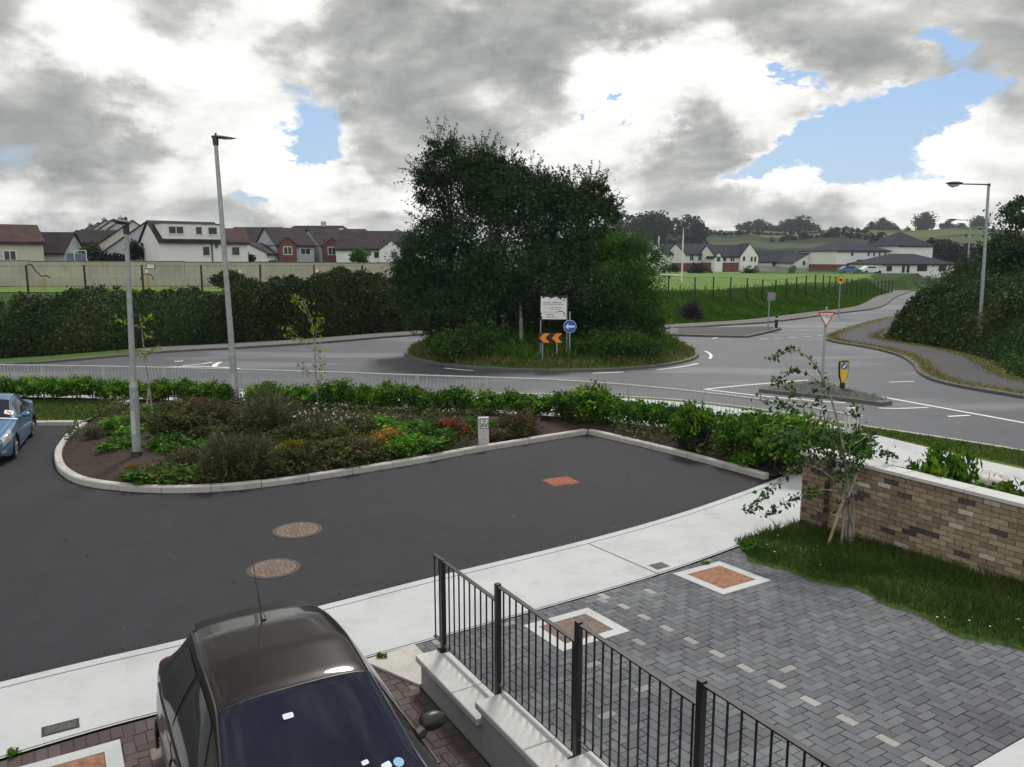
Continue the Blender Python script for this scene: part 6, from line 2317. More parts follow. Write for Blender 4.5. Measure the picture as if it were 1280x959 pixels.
def wall_birch():
    base = fw(10.35, 7.42, 0.08)
    Y0 = base.y
    def q(px, py, dy=0.0): return at(px, py, Y0 + dy)
    stems, lv = [], []
    def st(pts, r0, r1, n=0, sig=0.05, t0=0.2):
        P = [q(*p) for p in pts]
        # smooth the polyline
        sm = []
        for i in range(len(P) - 1):
            a, b, c, d = P[max(i - 1, 0)], P[i], P[i + 1], P[min(i + 2, len(P) - 1)]
            for k in range(4):
                u = k / 4
                sm.append(0.5 * ((2 * b) + (c - a) * u + (2 * a - 5 * b + 4 * c - d) * u * u + (3 * b - a - 3 * c + d) * u ** 3))
        sm.append(P[-1])
        stems.append((sm, r0, r1))
        if n: lv.extend(along(sm, int(n * 1.1), sig, t0))
    def st3(p): return (p[0], p[1], 0.0)
    st([(1063, 694), (1062, 640), (1058, 590), (1050, 540), (1036, 490), (1018, 455), (995, 438), (975, 442), (963, 448)], 0.028, 0.005, 60, 0.035, 0.55)
    st([(1058, 692), (1056, 640), (1050, 600), (1040, 560), (1030, 520), (1022, 480)], 0.022, 0.005, 110, 0.07, 0.4)
    st([(1065, 690), (1068, 640), (1064, 600), (1062, 560), (1070, 530), (1072, 505)], 0.018, 0.004, 60, 0.06, 0.5)
    st([(1052, 610), (1030, 590), (1005, 580), (985, 592, -.2), (965, 610, -.3), (945, 630, -.35), (934, 640, -.35)], 0.012, 0.003, 130, 0.055, 0.2)
    st([(1050, 615), (1025, 612, -.1), (1000, 620, -.25), (975, 632, -.4), (958, 645, -.45)], 0.010, 0.003, 90, 0.05, 0.25)
    st([(1048, 580), (1020, 560), (995, 545), (975, 545), (960, 555)], 0.011, 0.003, 170, 0.09, 0.15)
    st([(1045, 560), (1020, 535), (1000, 515), (985, 508), (968, 505), (950, 500)], 0.010, 0.003, 80, 0.06, 0.2)
    st([(1040, 540), (1012, 510), (990, 490), (978, 480), (965, 478)], 0.009, 0.003, 45, 0.05, 0.3)
    st([(1028, 480), (1010, 468), (992, 463), (975, 470)], 0.007, 0.002, 30, 0.03, 0.3)
    st([(1058, 590), (1080, 570, .15), (1105, 565, .2), (1118, 575, .2)], 0.009, 0.003, 60, 0.05, 0.3)
    st([(1060, 560), (1085, 545, .1), (1100, 540, .1)], 0.007, 0.002, 16, 0.04, 0.4)
    st([(1050, 600), (1035, 575), (1015, 560), (1000, 570)], 0.009, 0.003, 170, 0.11, 0.1)
    st([(1050, 570), (1040, 550), (1020, 545), (1010, 530)], 0.009, 0.003, 170, 0.11, 0.1)
    st([(1055, 620), (1062, 585), (1075, 575)], 0.008, 0.003, 90, 0.07, 0.2)
    st([(1054, 650), (1045, 600), (1035, 565)], 0.008, 0.003, 70, 0.10, 0.2)
    branch_tree('birch_sapling', 'young arching birch with sparse dark leaves in front of the brick wall', base, stems, lv, 'leaf_birch', 'bark_pale', 0.078)
    t = thing('tree_stake', 'wooden stake leaning left at the foot of the birch', 'stake', fw(10.05, 7.5, 0.08))
    mb = MB(); mb.tube([(0, 0, -.05), (0.22, -0.02, 0.82)], 0.022, 8); mb.build('shaft', 'stake', t)
    t = thing('tree_stake', 'broken pale stake leaning right against the birch stems', 'stake', fw(10.28, 7.40, 0.08))
    mb = MB(); mb.tube([(0, 0, 0.0), (0.03, 0, 0.75), (0.2, 0.02, 1.28)], [0.022, 0.022, 0.024], 8); mb.build('shaft', 'bark_pale', t)
wall_birch()

def sapling(label, base, Yd, stempx, nl, sig, mat, extra=()):
    def q(px, py): return at(px, py, Yd)
    stems, lv = [], []
    P = [q(*p) for p in stempx]
    P[0] = Vector(base)
    stems.append((P, 0.022, 0.006))
    for br in extra:
        B = [q(*p) for p in br[0]]
        stems.append((B, 0.010, 0.003))
        lv += along(B, br[1], br[2], 0.2)
    lv += along(P, nl, sig, 0.5)
    branch_tree('young_tree', label, base, stems, lv, mat, 'bark_pale', 0.115)
sapling('young yellow green tree rising from the hedge right of the tall lamp', (-5.65, 22.6, 0.1), 22.6,
        [(394, 505), (395, 470), (393, 430), (390, 400), (378, 372)], 34, 0.10, 'leaf_sapling',
        [([(390, 405), (380, 385), (372, 374), (366, 372)], 34, 0.08), ([(394, 430), (397, 405), (398, 395)], 34, 0.09), ([(394, 440), (378, 425), (362, 412), (358, 408)], 26, 0.08),
         ([(395, 460), (400, 445), (398, 425)], 22, 0.09), ([(395, 470), (380, 462), (370, 452)], 14, 0.08), ([(395, 480), (402, 470), (402, 455)], 16, 0.08), ([(394, 425), (376, 424), (354, 421)], 14, 0.06)])
sapling('thin young tree with few pale leaves behind the shorter lamp post', (-9.55, 20.6, 0.15), 20.6,
        [(183, 520), (186, 480), (180, 440), (176, 400), (174, 392)], 6, 0.06, 'leaf_sapling',
        [([(176, 410), (160, 405), (145, 398)], 16, 0.06), ([(177, 405), (185, 398), (188, 394)], 12, 0.05), ([(182, 445), (192, 438), (198, 434)], 16, 0.07), ([(183, 455), (176, 446), (170, 442)], 10, 0.06), ([(178, 425), (188, 420), (195, 415)], 6, 0.05)])
t = thing('tree_stake', 'pale wooden stake beside the thin young tree behind the shorter lamp', 'stake', gp(183, 513, 0.15))
mb = MB(); mb.tube([(0, 0, -.05), (0.10, 0.02, 0.62)], 0.03, 8); mb.build('shaft', 'stake', t)

# ------------------------------------------------------------------ trees on the roundabout
def tree(name, label, base, lobes, n, clusters, mat, leaf, trunk, bark='bark_dark', sig=0.17, limbs=10, group=None, shell=0.5, narrow=0.45, cat='tree', droop=0.1, twigs=0):
    t = thing(name, label, cat, base, 0, group)
    B = np.array(base)
    L = [(l[0] - B[0], l[1] - B[1], l[2] - B[2], l[3], l[4], l[5], l[6]) for l in lobes]
    P, tint, cc = blob_points(n, L, shell, clusters, sig)
    k = P[:, 2] > -B[2] * 0 + 0.05
    P, tint = P[k], tint[k]
    tint = np.clip(tint * 0.6 + rng.random(len(P)) * 0.4, 0, 1)
    V = leaf_quads(P, leaf, leaf * narrow, droop)
    mb = MB()
    top = max(l[2] for l in L)
    H = top
    r0 = trunk
    cx_, cy_ = L[0][0], L[0][1]
    H *= 0.9
    tp = [Vector((0, 0, -0.3)), Vector((cx_ * .15, cy_ * .15, H * 0.3)), Vector((cx_ * .5, cy_ * .5, H * 0.6)), Vector((cx_, cy_, H))]
    mb.tube(tp, [r0, r0 * 0.8, r0 * 0.5, r0 * 0.18], 9)
    idx = rng.choice(len(cc), min(limbs, len(cc)), replace=False)
    for i in idx:
        e = Vector(cc[i])
        s_ = max(0.12 * H, min(e.z * 0.55, H * 0.7))
        a = Vector((0, 0, s_))
        m_ = a.lerp(e, 0.5) + Vector((0, 0, 0.12 * (e - a).length))
        mb.tube([a, m_, e], [r0 * 0.38, r0 * 0.22, r0 * 0.08], 6)
    if twigs:
        # thin leafy shoots standing out of the crown
        cen = np.array([[l[0], l[1], l[2]] for l in L]); rad = np.array([[l[3], l[4], l[5]] for l in L])
        TP, TT = [], []
        for _ in range(twigs):
            k_ = rng.integers(0, len(L))
            d = unit(rng.normal(size=3) + np.array([0, 0, 0.7]))
            a = cen[k_] + d * rad[k_] * 0.8
            g_ = unit(d + np.array([0, 0, 0.45]) + rng.normal(size=3) * 0.25)
            ln = rng.uniform(0.5, 1.25)
            b_ = a + g_ * ln
            mb.tube([Vector(a), Vector((a + b_) / 2) + Vector((0, 0, 0.04)), Vector(b_)], [0.014, 0.009, 0.004], 4, caps=False)
            m_ = 26
            u = rng.random(m_)[:, None]
            TP.append(a * (1 - u) + b_ * u + rng.normal(size=(m_, 3)) * (0.13 * (1.15 - u)))
            TT.append(np.full(m_, rng.random()))
        TP = np.concatenate(TP); TT = np.concatenate(TT)
        V = np.concatenate([V, leaf_quads(TP, leaf * 0.72, leaf * 0.72 * narrow, droop)])
        tint = np.concatenate([tint, TT * 0.6 + 0.4 * rng.random(len(TT))])
    mb.build('trunk', bark, t, smooth=True)
    quads_obj('crown', V, mat, t, tint)
    return t

def lob(px, py, Y, rx, ry, w=1.0, ryd=None):
    c = at(px, py, Y)
    k = Y / FPX
    return (c.x, c.y, c.z, rx * k, (ryd if ryd is not None else max(rx, ry) * k * 0.9), ry * k, w)

def isl(px, Y):
    c = at(px, 430, Y)
    return (c.x, Y, island_z(c.x, Y) - 0.05)
tree('birch_tree', 'tall feathery tree at the left of the roundabout clump', isl(566, 39), [lob(552, 207, 39, 23, 30, .8), lob(541, 240, 39, 24, 26, .7), lob(545, 285, 39, 27, 34, .7), lob(575, 255, 39, 28, 56, 1.0), lob(575, 330, 38.4, 42, 50, .9), lob(549, 187, 39, 13, 15, .35), lob(530, 222, 39, 12, 10, .18), lob(566, 205, 39, 16, 20, .3)], 13000, 170, 'leaf_tree', 0.18, 0.16, 'bark_dark', 0.20, 14, None, 0.3, 0.40, twigs=110)
tree('birch_tree', 'tall dark tree left of centre of the roundabout clump', isl(625, 37.6), [lob(604, 210, 38, 24, 22, .7), lob(605, 240, 38, 34, 36, 1.0), lob(640, 255, 37.8, 42, 46, 1.3), lob(640, 330, 37, 52, 52, 1.3), lob(600, 300, 37.4, 42, 52, 1.0), lob(600, 198, 38, 16, 10, .25), lob(628, 212, 38, 16, 14, .3), lob(580, 215, 38, 16, 20, .35)], 21000, 230, 'leaf_tree', 0.19, 0.15, 'bark_dark', 0.19, 14, None, 0.3, 0.42, twigs=120)
tree('birch_tree', 'broad dark tree at the centre of the roundabout clump', isl(690, 39.5), [lob(650, 232, 39.5, 30, 20, .8), lob(682, 246, 39.5, 38, 28, 1.1), lob(690, 290, 39, 54, 52, 1.3), lob(690, 350, 38, 58, 50, 1.3), lob(650, 216, 39.5, 16, 10, .25), lob(678, 236, 39.5, 16, 10, .25), lob(708, 242, 39.5, 18, 12, .35)], 21000, 230, 'leaf_tree', 0.19, 0.15, 'bark_dark', 0.19, 14, None, 0.3, 0.42, twigs=120)
tree('birch_tree', 'dark tree with thin upper twigs at the right of the roundabout clump', isl(735, 40), [lob(722, 256, 40, 28, 22, .9), lob(746, 258, 40, 20, 20, .6), lob(738, 300, 40, 38, 42, 1), lob(738, 360, 39, 46, 46, 1), lob(738, 238, 40, 14, 10, .28), lob(763, 272, 40, 11, 10, .25), lob(752, 240, 40, 10, 12, .18)], 14500, 170, 'leaf_tree', 0.19, 0.14, 'bark_dark', 0.19, 12, None, 0.3, 0.42, twigs=100)
tree('willow_bush', 'paler green drooping bush at the right edge of the roundabout clump', isl(788, 37.6), [lob(785, 332, 37.5, 42, 34, 1.1), lob(803, 370, 37.2, 27, 44, 1), lob(768, 370, 36.8, 38, 46, 1), lob(808, 408, 37, 19, 26, .5), lob(780, 308, 37.6, 28, 14, .35), lob(762, 318, 37.6, 24, 20, .4)], 20000, 200, 'leaf_willow', 0.19, 0.10, 'bark_dark', 0.20, 10, None, 0.45, 0.28, 'bush', -0.9, 90)
tree('willow_bush', 'dark rounded bush at the lower left of the roundabout clump', isl(540, 38), [lob(528, 320, 38, 38, 34, 1.1), lob(530, 365, 37.8, 40, 40, 1.1), lob(560, 390, 36.5, 40, 32, .8), lob(516, 345, 38, 24, 22, .5)], 17000, 180, 'leaf_tree', 0.20, 0.10, 'bark_dark', 0.20, 10, None, 0.45, 0.34, 'bush', -0.5)
tree('willow_bush', 'dense dark bush behind the signs on the roundabout', isl(690, 35.5), [lob(625, 380, 36, 50, 34, 1), lob(690, 368, 35.8, 50, 46, 1.2), lob(740, 385, 35.6, 46, 40, 1), lob(600, 355, 37, 40, 40, .8), lob(650, 360, 35.3, 36, 26, .5)], 25000, 230, 'leaf_tree', 0.20, 0.08, 'bark_dark', 0.20, 8, None, 0.45, 0.38, 'bush', -0.4)
# a pale trunk showing at the front of the clump
t = thing('birch_sapling', 'slim pale birch stem showing at the front of the roundabout clump', 'tree', (at(651, 420, 34.6).x, 34.6, island_z(at(651, 420, 34.6).x, 34.6) - 0.1))
mb = MB(); mb.tube([(0, 0, -.1), (0.02, 0, 0.9), (0.0, 0.02, 1.5), (-0.03, 0.1, 2.1)], [0.09, 0.085, 0.075, 0.06], 9); mb.build('trunk', 'bark_pale', t, smooth=True)
P = np.stack([rng.normal(size=900) * 0.5 - 0.05, 0.25 + rng.normal(size=900) * 0.3, 2.35 + rng.normal(size=900) * 0.4], 1)
quads_obj('crown', leaf_quads(P, 0.14, 0.06, -0.3), 'leaf_tree', t)

def island_grass():
    n = 24000
    r_ = 7.0 * np.sqrt(rng.random(n)); a = rng.random(n) * 2 * PI
    k = (np.sin(a) < 0.5)
    r_, a = r_[k], a[k]
    x, y = C0.x + r_ * np.cos(a), C0.y + r_ * np.sin(a)
    t = np.minimum(1, r_ / 7.06)
    z = 0.06 + 0.95 * (1 - t * t) ** 0.9
    P = np.stack([x, y, z], 1)
    hz = np.where(r_ > 6.2, 0.22, 0.48) * (0.7 + 0.5 * np.sin(a * 9) ** 2)
    inner = r_ < 6.35 + 0.25 * np.sin(a * 13)
    o = quads_obj('tall_grass', blades(P[inner], hz[inner], 0.05, 0.8), 'blade_dark'); o['kind'] = 'stuff'
    o = quads_obj('dry_grass', blades(P[~inner], hz[~inner], 0.05, 1.2), 'blade_dry'); o['kind'] = 'stuff'
island_grass()
tree('low_bush', 'low mounded green bush at the left front of the island grass', (at(590, 445, 34.2).x, 34.2, 0.3), [lob(580, 428, 34.2, 34, 16, 1), lob(610, 426, 34.4, 36, 18, 1), lob(560, 436, 34, 24, 10, .5)], 5000, 90, 'leaf_bramble', 0.14, 0.03, 'bark_dark', 0.25, 5, None, 0.5, 0.5, 'bush')
tree('low_bush', 'low bright bramble bush at the right front of the island grass', (at(770, 445, 33.8).x, 33.8, 0.3), [lob(765, 430, 33.8, 34, 16, 1), lob(800, 432, 34.2, 28, 14, 1), lob(735, 434, 33.6, 26, 10, .6)], 5000, 90, 'leaf_bramble', 0.14, 0.03, 'bark_dark', 0.25, 5, None, 0.5, 0.5, 'bush')

# ------------------------------------------------------------------ wild hedges on the banks
def bank_hedge(name, L, prof, n, mat, leaf, dead=None):
    """leaf mass along polyline L (to its right); prof = [(offset, height)] ; returns object"""
    Ls = [Vector(p) for p in L]
    seg = [0.0]
    for a, b in zip(Ls, Ls[1:]): seg.append(seg[-1] + (b - a).length)
    SA = np.array(seg); PX = np.array([(p.x, p.y) for p in Ls])
    s_ = rng.random(n) * seg[-1]
    bx, by = np.interp(s_, SA, PX[:, 0]), np.interp(s_, SA, PX[:, 1])
    i = np.clip(np.searchsorted(SA, s_) - 1, 0, len(Ls) - 2)
    tx, ty = PX[i + 1, 0] - PX[i, 0], PX[i + 1, 1] - PX[i, 1]
    ln = np.hypot(tx, ty); tx, ty = tx / ln, ty / ln
    u = rng.random(n)
    pu = np.linspace(0, 1, len(prof))
    off = np.interp(u, pu, [p[0] for p in prof])
    hgt = np.interp(u, pu, [p[1] for p in prof])
    lump = 1 + 0.08 * np.sin(s_ * 0.55 + 1) + 0.05 * np.sin(s_ * 1.7 + off) + 0.04 * np.sin(s_ * 4.1 + off * 3)
    ins = rng.random(n) ** 2 * 0.7
    x = bx + ty * (off + ins + rng.normal(size=n) * 0.12)
    y = by - tx * (off + ins + rng.normal(size=n) * 0.12)
    z = hgt * lump - ins * 0.5 + rng.normal(size=n) * 0.10
    P = np.stack([x, y, np.maximum(z, 0.05)], 1)
    V = leaf_quads(P, leaf, leaf * 0.55, 0.3)
    tint = np.clip(0.45 + 0.35 * np.sin(s_ * 0.9 + off * 1.1) * np.sin(s_ * 0.37 + 2) + (rng.random(n) - 0.5) * 0.7, 0, 1)
    o = quads_obj(name, V, mat, None, tint)
    o['kind'] = 'stuff'
    return o
LB = [p for p in LEFT_BACK[::-1]]          # from left to right
left_part = [p for p in LB if -60 <= p.x <= -5.0]
hl = [Vector((p.x, p.y)) for p in left_part][::-1]   # right to left: bank on the right hand side
bank_hedge('wild_hedge', [p for p in hl if p.x < -8.5], [(0.1, 0.15), (0.3, 0.9), (0.9, 1.75), (2.0, 2.3), (3.4, 2.66), (5.2, 2.66)], 85000, 'leaf_bank', 0.17)
bank_hedge('wild_hedge', [p for p in hl if -15 < p.x < -6.5], [(0.2, 0.2), (0.5, 1.3), (1.2, 2.4), (2.3, 3.15), (3.6, 3.5), (5.0, 3.3)], 34000, 'leaf_bank', 0.17)
bank_hedge('dead_hedge', [Vector((p.x, p.y)) for p in LEFT_BACK if -9.5 < p.x < -2.0], [(0.2, 0.2), (0.5, 1.3), (1.2, 2.4), (2.3, 3.2), (3.6, 3.5), (5.0, 3.3)], 22000, 'leaf_dead', 0.15)
RB = [p for p in RIGHT_BACK]
bank_hedge('bramble_bank', [p for p in RB if p.y < 45], [(-0.1, 0.15), (0.5, 0.6), (1.4, 1.1), (2.6, 1.8), (4.2, 2.5), (6.5, 3.1)], 50000, 'leaf_bramble', 0.15)
bank_hedge('wild_hedge_right', [p for p in RB if 36.5 < p.y < 84], [(0.2, 0.2), (0.6, 1.4), (1.4, 2.5), (2.8, 3.1), (4.5, 3.4), (7.0, 3.6)], 70000, 'leaf_bank', 0.18)
bank_hedge('tall_hedge_right', [Vector((26, 50)), Vector((27, 44)), Vector((29, 38)), Vector((30, 30)), Vector((31, 22))][::-1], [(0, 1.8), (0.5, 3.0), (1.2, 3.8), (2.2, 4.3), (3.5, 4.5)], 34000, 'leaf_bank', 0.17)

def hedge_tree(label, px, py, Y, rx, ry, n=7000, mat='leaf_tree', group=None):
    c = at(px, py, Y); zg = land_z(c.x, Y)
    k = Y / FPX
    tree('hedgerow_tree', label, (c.x, Y, zg), [lob(px, py, Y, rx, ry, 1), lob(px - rx * .45, py + ry * .5, Y, rx * .7, ry * .7, .7), lob(px + rx * .5, py + ry * .6, Y, rx * .7, ry * .8, .7), lob(px + rx * .1, py - ry * .7, Y, rx * .4, ry * .4, .25)], n, 130, mat, 0.20, 0.16, 'bark_dark', 0.17, 10, group, 0.35, 0.55)
hedge_tree('dark leafy tree rising above the hedge at the right edge', 1268, 300, 45, 36, 46, 8500)
hedge_tree('lower dark tree in the hedge right of the nearer road lamp', 1262, 375, 42, 34, 40, 7000)
hedge_tree('dark bush tree in the hedge between the two road lamps', 1205, 352, 58, 34, 26, 6000)
hedge_tree('rounded dark tree behind the hedge just left of the nearer road lamp', 1245, 345, 60, 30, 30, 6000)

# rough grass on the right hand bank, weeds along the pitch fence
def bank_grass():
    n = 42000
    x = 6 + rng.random(n) * 46
    P2 = []
    Q = np.column_stack([x, np.zeros(n)])
    LBx = np.array([p.x for p in LEFT_BACK][::-1]); LBy = np.array([p.y for p in LEFT_BACK][::-1])
    yb = np.interp(x, LBx, LBy)
    y = yb + 0.2 + rng.random(n) ** 1.2 * 7.5
    P = np.column_stack([x, y])
    z = land(P) - 0.03
    d = y - yb
    clump = 0.5 + 0.5 * np.sin(x * 1.3) * np.sin(y * 1.9 + x * 0.4)
    h = (0.14 + 0.16 * rng.random(n) ** 2 + 0.12 * clump + np.where((d > 5.4) & (rng.random(n) < 0.10 * clump), 0.5, 0)) * np.where(d > 5.5, 0.7, 1)
    o = quads_obj('bank_grass', blades(np.column_stack([P, z]), h, 0.085, 0.8), 'blade_dark', None, np.clip(clump * 0.5 + rng.random(n) * 0.5, 0, 1))
    o['kind'] = 'stuff'
bank_grass()
def verge_tufts():
    L = [p for p in offset_line(RIGHTs, -0.45) if p.y < 60]
    n = 9000
    PX = np.array([(p.x, p.y) for p in L])
    s_ = rng.random(n) * (len(L) - 1)
    i = s_.astype(int); f = s_ - i
    i = np.minimum(i, len(L) - 2)
    B = PX[i] * (1 - f)[:, None] + PX[i + 1] * f[:, None]
    B += rng.normal(size=(n, 2)) * 0.2
    side = rng.random(n) < 0.45
    B[side, 0] += 2.5
    P = np.column_stack([B, np.full(n, 0.10)])
    o = quads_obj('verge_grass', blades(P, 0.09, 0.03, 1.4), 'blade_dry'); o['kind'] = 'stuff'
    # lawn and near verge blades
    Q = scatter_poly(16000, [(-19, 21.4), (-11.8, 21.4), (-12.4, 24.4), (-19, 24.6)])
    o = quads_obj('lawn_grass', blades(np.column_stack([Q, np.full(len(Q), 0.10)]), 0.07, 0.02, 1.0), 'blade'); o['kind'] = 'stuff'
    Q = scatter_poly(16000, [(8.6, 20.6), (9.3, 20.6), (12.0, 17.7), (15.2, 13.8), (14.2, 12.6), (11.0, 16.4)])
    o = quads_obj('verge_lawn_grass', blades(np.column_stack([Q, np.full(len(Q), 0.10)]), 0.06, 0.018, 1.0), 'blade'); o['kind'] = 'stuff'
    # weeds on the near splitter island
    S = [tuple(gp(*p)[:2]) for p in SPL1]
    Q = scatter_poly(500, S)
    o = quads_obj('island_weeds', blades(np.column_stack([Q, np.full(len(Q), 0.12)]), 0.07, 0.025, 1.5), 'blade_dark'); o['kind'] = 'stuff'
verge_tufts()
p_ = at(866, 362, 57)
plant('bush', 'dark reddish bush on the bank top by the pitch fence', 'shrub', 'purple', p_.x, 57, land_z(p_.x, 57) - 0.1, 1.7, 1.5, None, 2)
# ------------------------------------------------------------------ boundary wall, field fences, posts
def long_wall():
    t = thing('boundary_wall', 'long pale stained concrete block wall in front of the left houses', 'wall')
    a, b = Vector((-62, 61.5, 0)), Vector((-5.0, 64.6, 0))
    d = (b - a).normalized(); n_ = Vector((d.y, -d.x, 0))
    ang = math.atan2(d.y, d.x)
    Ltot = (b - a).length
    k = 0; s = 0.0
    while s < Ltot:
        w = min(6.0, Ltot - s)
        c = a + d * (s + w / 2)
        mb = MB()
        zt = 4.50 - 0.30 * (s / Ltot) + (0.02 if k % 2 else 0)
        mb.box((c.x, c.y, zt / 2), (w - 0.03, 0.22, zt), 0, Matrix.Rotation(ang, 4, 'Z'))
        mb.build('wall_panel', 'concrete_wall', t)
        mb = MB()
        mb.box((c.x, c.y, zt + 0.02), (w - 0.03, 0.28, 0.06), 0, Matrix.Rotation(ang, 4, 'Z'))
        mb.build('capping', 'concrete_grey', t)
        s += w; k += 1
    mb = MB()
    mb.box(((a + d * (Ltot / 2)) + n_ * 0.18 + Vector((0, 0, 1.6))), (Ltot, 0.14, 3.2), 0, Matrix.Rotation(ang, 4, 'Z'))
    mb.build('lower_band', 'concrete_wall', t)
    mb = MB()
    c = at(190, 333, 62.2)
    mb.box((c.x, c.y - 0.25, c.z), (0.55, 0.03, 0.30), 0, Matrix.Rotation(ang, 4, 'Z'))
    o = mb.build('wall_notice', 'white_sign', None); tag(o, 'small white notice fixed on the long concrete wall', 'notice')
    fr = MB(); fr.box((c.x, c.y - 0.22, c.z), (0.65, 0.03, 0.40), 0, Matrix.Rotation(ang, 4, 'Z')); fr.build('frame', 'black_sign', o)
long_wall()

def fence_line(label, pts, h, spacing, nx=None):
    t = thing('field_fence', label, 'fence')
    L = [Vector(p) for p in pts]
    seg = [0.0]
    for a, b in zip(L, L[1:]): seg.append(seg[-1] + (b - a).length)
    def pos(s):
        for i in range(1, len(seg)):
            if s <= seg[i]: return L[i - 1].lerp(L[i], (s - seg[i - 1]) / (seg[i] - seg[i - 1]))
        return L[-1]
    s = 0.0
    P = []
    while s < seg[-1]:
        p = pos(s)
        z = land_z(p.x, p.y)
        mb = MB(); mb.box((p.x, p.y, z + h / 2 - 0.1), (0.09, 0.09, h + 0.2)); mb.build('post', 'black_steel', t)
        P.append(Vector((p.x, p.y, z)))
        s += spacing
    mb = MB()
    for q in (0.12, 0.5, h - 0.06):
        mb.tube([p + Vector((0, -0.05, q)) for p in P], 0.010, 4)
    # wires of the mesh
    for a, b in zip(P, P[1:]):
        n = 9
        for k in range(1, n):
            c = a.lerp(b, k / n)
            mb.tube([c + Vector((0, -0.05, 0.05)), c + Vector((0, -0.05, h - 0.05))], 0.004, 3, caps=False)
    mb.build('wire_mesh', 'black_steel', t)
fence_line('black post and mesh fence along the top of the left hedge', [(-56, 46.5), (-30, 47.2), (-20, 47.4), (-14, 50), (-8, 54.5)], 1.75, 3.4)
fence_line('black post and mesh fence along the pitch on the right bank', [(9.5, 58.3), (14.0, 60.3), (22, 67.5), (30, 77), (40, 91), (52, 108)], 1.9, 2.4)

# goal posts
t = thing('goal_posts', 'tall white goal posts with low crossbar on the pitch', 'goal posts', (0, 0, 0))
a, b = at(852, 355, 88), at(822, 357, 94)
za, zb = land_z(a.x, 88), land_z(b.x, 94)
mb = MB(); mb.tube([(a.x, 88, za - .1), (a.x, 88, za + 4.0), (a.x, 88, 7.1)], [0.09, 0.085, 0.07], 10); mb.tube([(a.x, 88, 7.1), (a.x, 88, 8.0)], [0.05, 0.03], 8); mb.build('post', 'white_upvc', t, smooth=True)
mb = MB(); mb.tube([(b.x, 94, zb - .1), (b.x, 94, zb + 4.0), (b.x, 94, 7.3)], [0.09, 0.085, 0.07], 10); mb.build('post', 'white_upvc', t, smooth=True)
mb = MB(); mb.tube([(a.x, 88, za + 0.85), (b.x, 94, zb + 0.85)], 0.06, 8); mb.build('crossbar', 'white_upvc', t)

# exercise stations on the green strip
def exercise(label, px, py, Y, bent=False):
    p = at(px, py, Y)
    z = land_z(p.x, Y)
    t = thing('exercise_station', label, 'exercise station', (p.x, Y, z), 0, None)
    t.scale = (0.85, 0.85, 0.85)
    mb = MB()
    mb.tube([(0, 0, 0), (0, 0, 0.9), (0.0, 0, 1.45)], [0.10, 0.12, 0.08], 10)
    mb.build('body', 'yellow_paint', t, smooth=True)
    mb = MB()
    mb.tube([(0, 0, 1.40), (0, 0, 1.62)], [0.11, 0.10], 10)
    mb.build('cap', 'white_sign', t)
    mb = MB()
    for s_ in (-1, 1):
        mb.tube([(0.05 * s_, -.05, 1.3), (0.35 * s_, -.05, 1.25), (0.5 * s_, -.05, 0.95), (0.48 * s_, -.05, 0.8)], 0.045, 8)
    mb.build('handles', 'black_steel', t, smooth=True)
for a_ in (('yellow exercise station with black handles near the shorter lamp post', 185, 362, 54), ('yellow exercise station with black handles right of the tall lamp post', 301, 358, 54), ('yellow exercise station half hidden by the left hedge top', 397, 357, 56)):
    exercise(*a_)
p = at(55, 358, 54); z = land_z(p.x, 54)
t = thing('exercise_swing', 'dark curved bar of exercise equipment in front of the long wall', 'exercise station', (p.x, 54, z))
mb = MB(); mb.tube([(0, 0, 0), (0, 0, 0.8)], [0.1, 0.12], 10); mb.build('body', 'yellow_paint', t)
mb = MB(); mb.tube([(-0.95, 0, 1.75), (-0.7, 0, 1.72), (-0.45, 0, 1.3), (-0.1, 0, 0.95), (0.25, 0, 1.0), (0.5, 0, 0.85)], 0.05, 8); mb.build('handles', 'black_steel', t, smooth=True)

# ------------------------------------------------------------------ houses
def gable_shell(mb, x0, x1, y0, y1, z0, ze, zr, hip=0.0, axis='x'):
    """walls up to the eaves plus gable triangles (ridge along x)"""
    yc = (y0 + y1) / 2
    vs = [(x0, y0, z0), (x1, y0, z0), (x1, y1, z0), (x0, y1, z0), (x0, y0, ze), (x1, y0, ze), (x1, y1, ze), (x0, y1, ze)]
    fs = [(0, 1, 5, 4), (1, 2, 6, 5), (2, 3, 7, 6), (3, 0, 4, 7)]
    if hip <= 0:
        vs += [(x0, yc, zr), (x1, yc, zr)]
        fs += [(4, 8, 7), (5, 6, 9)]
    mb.add(vs, fs)

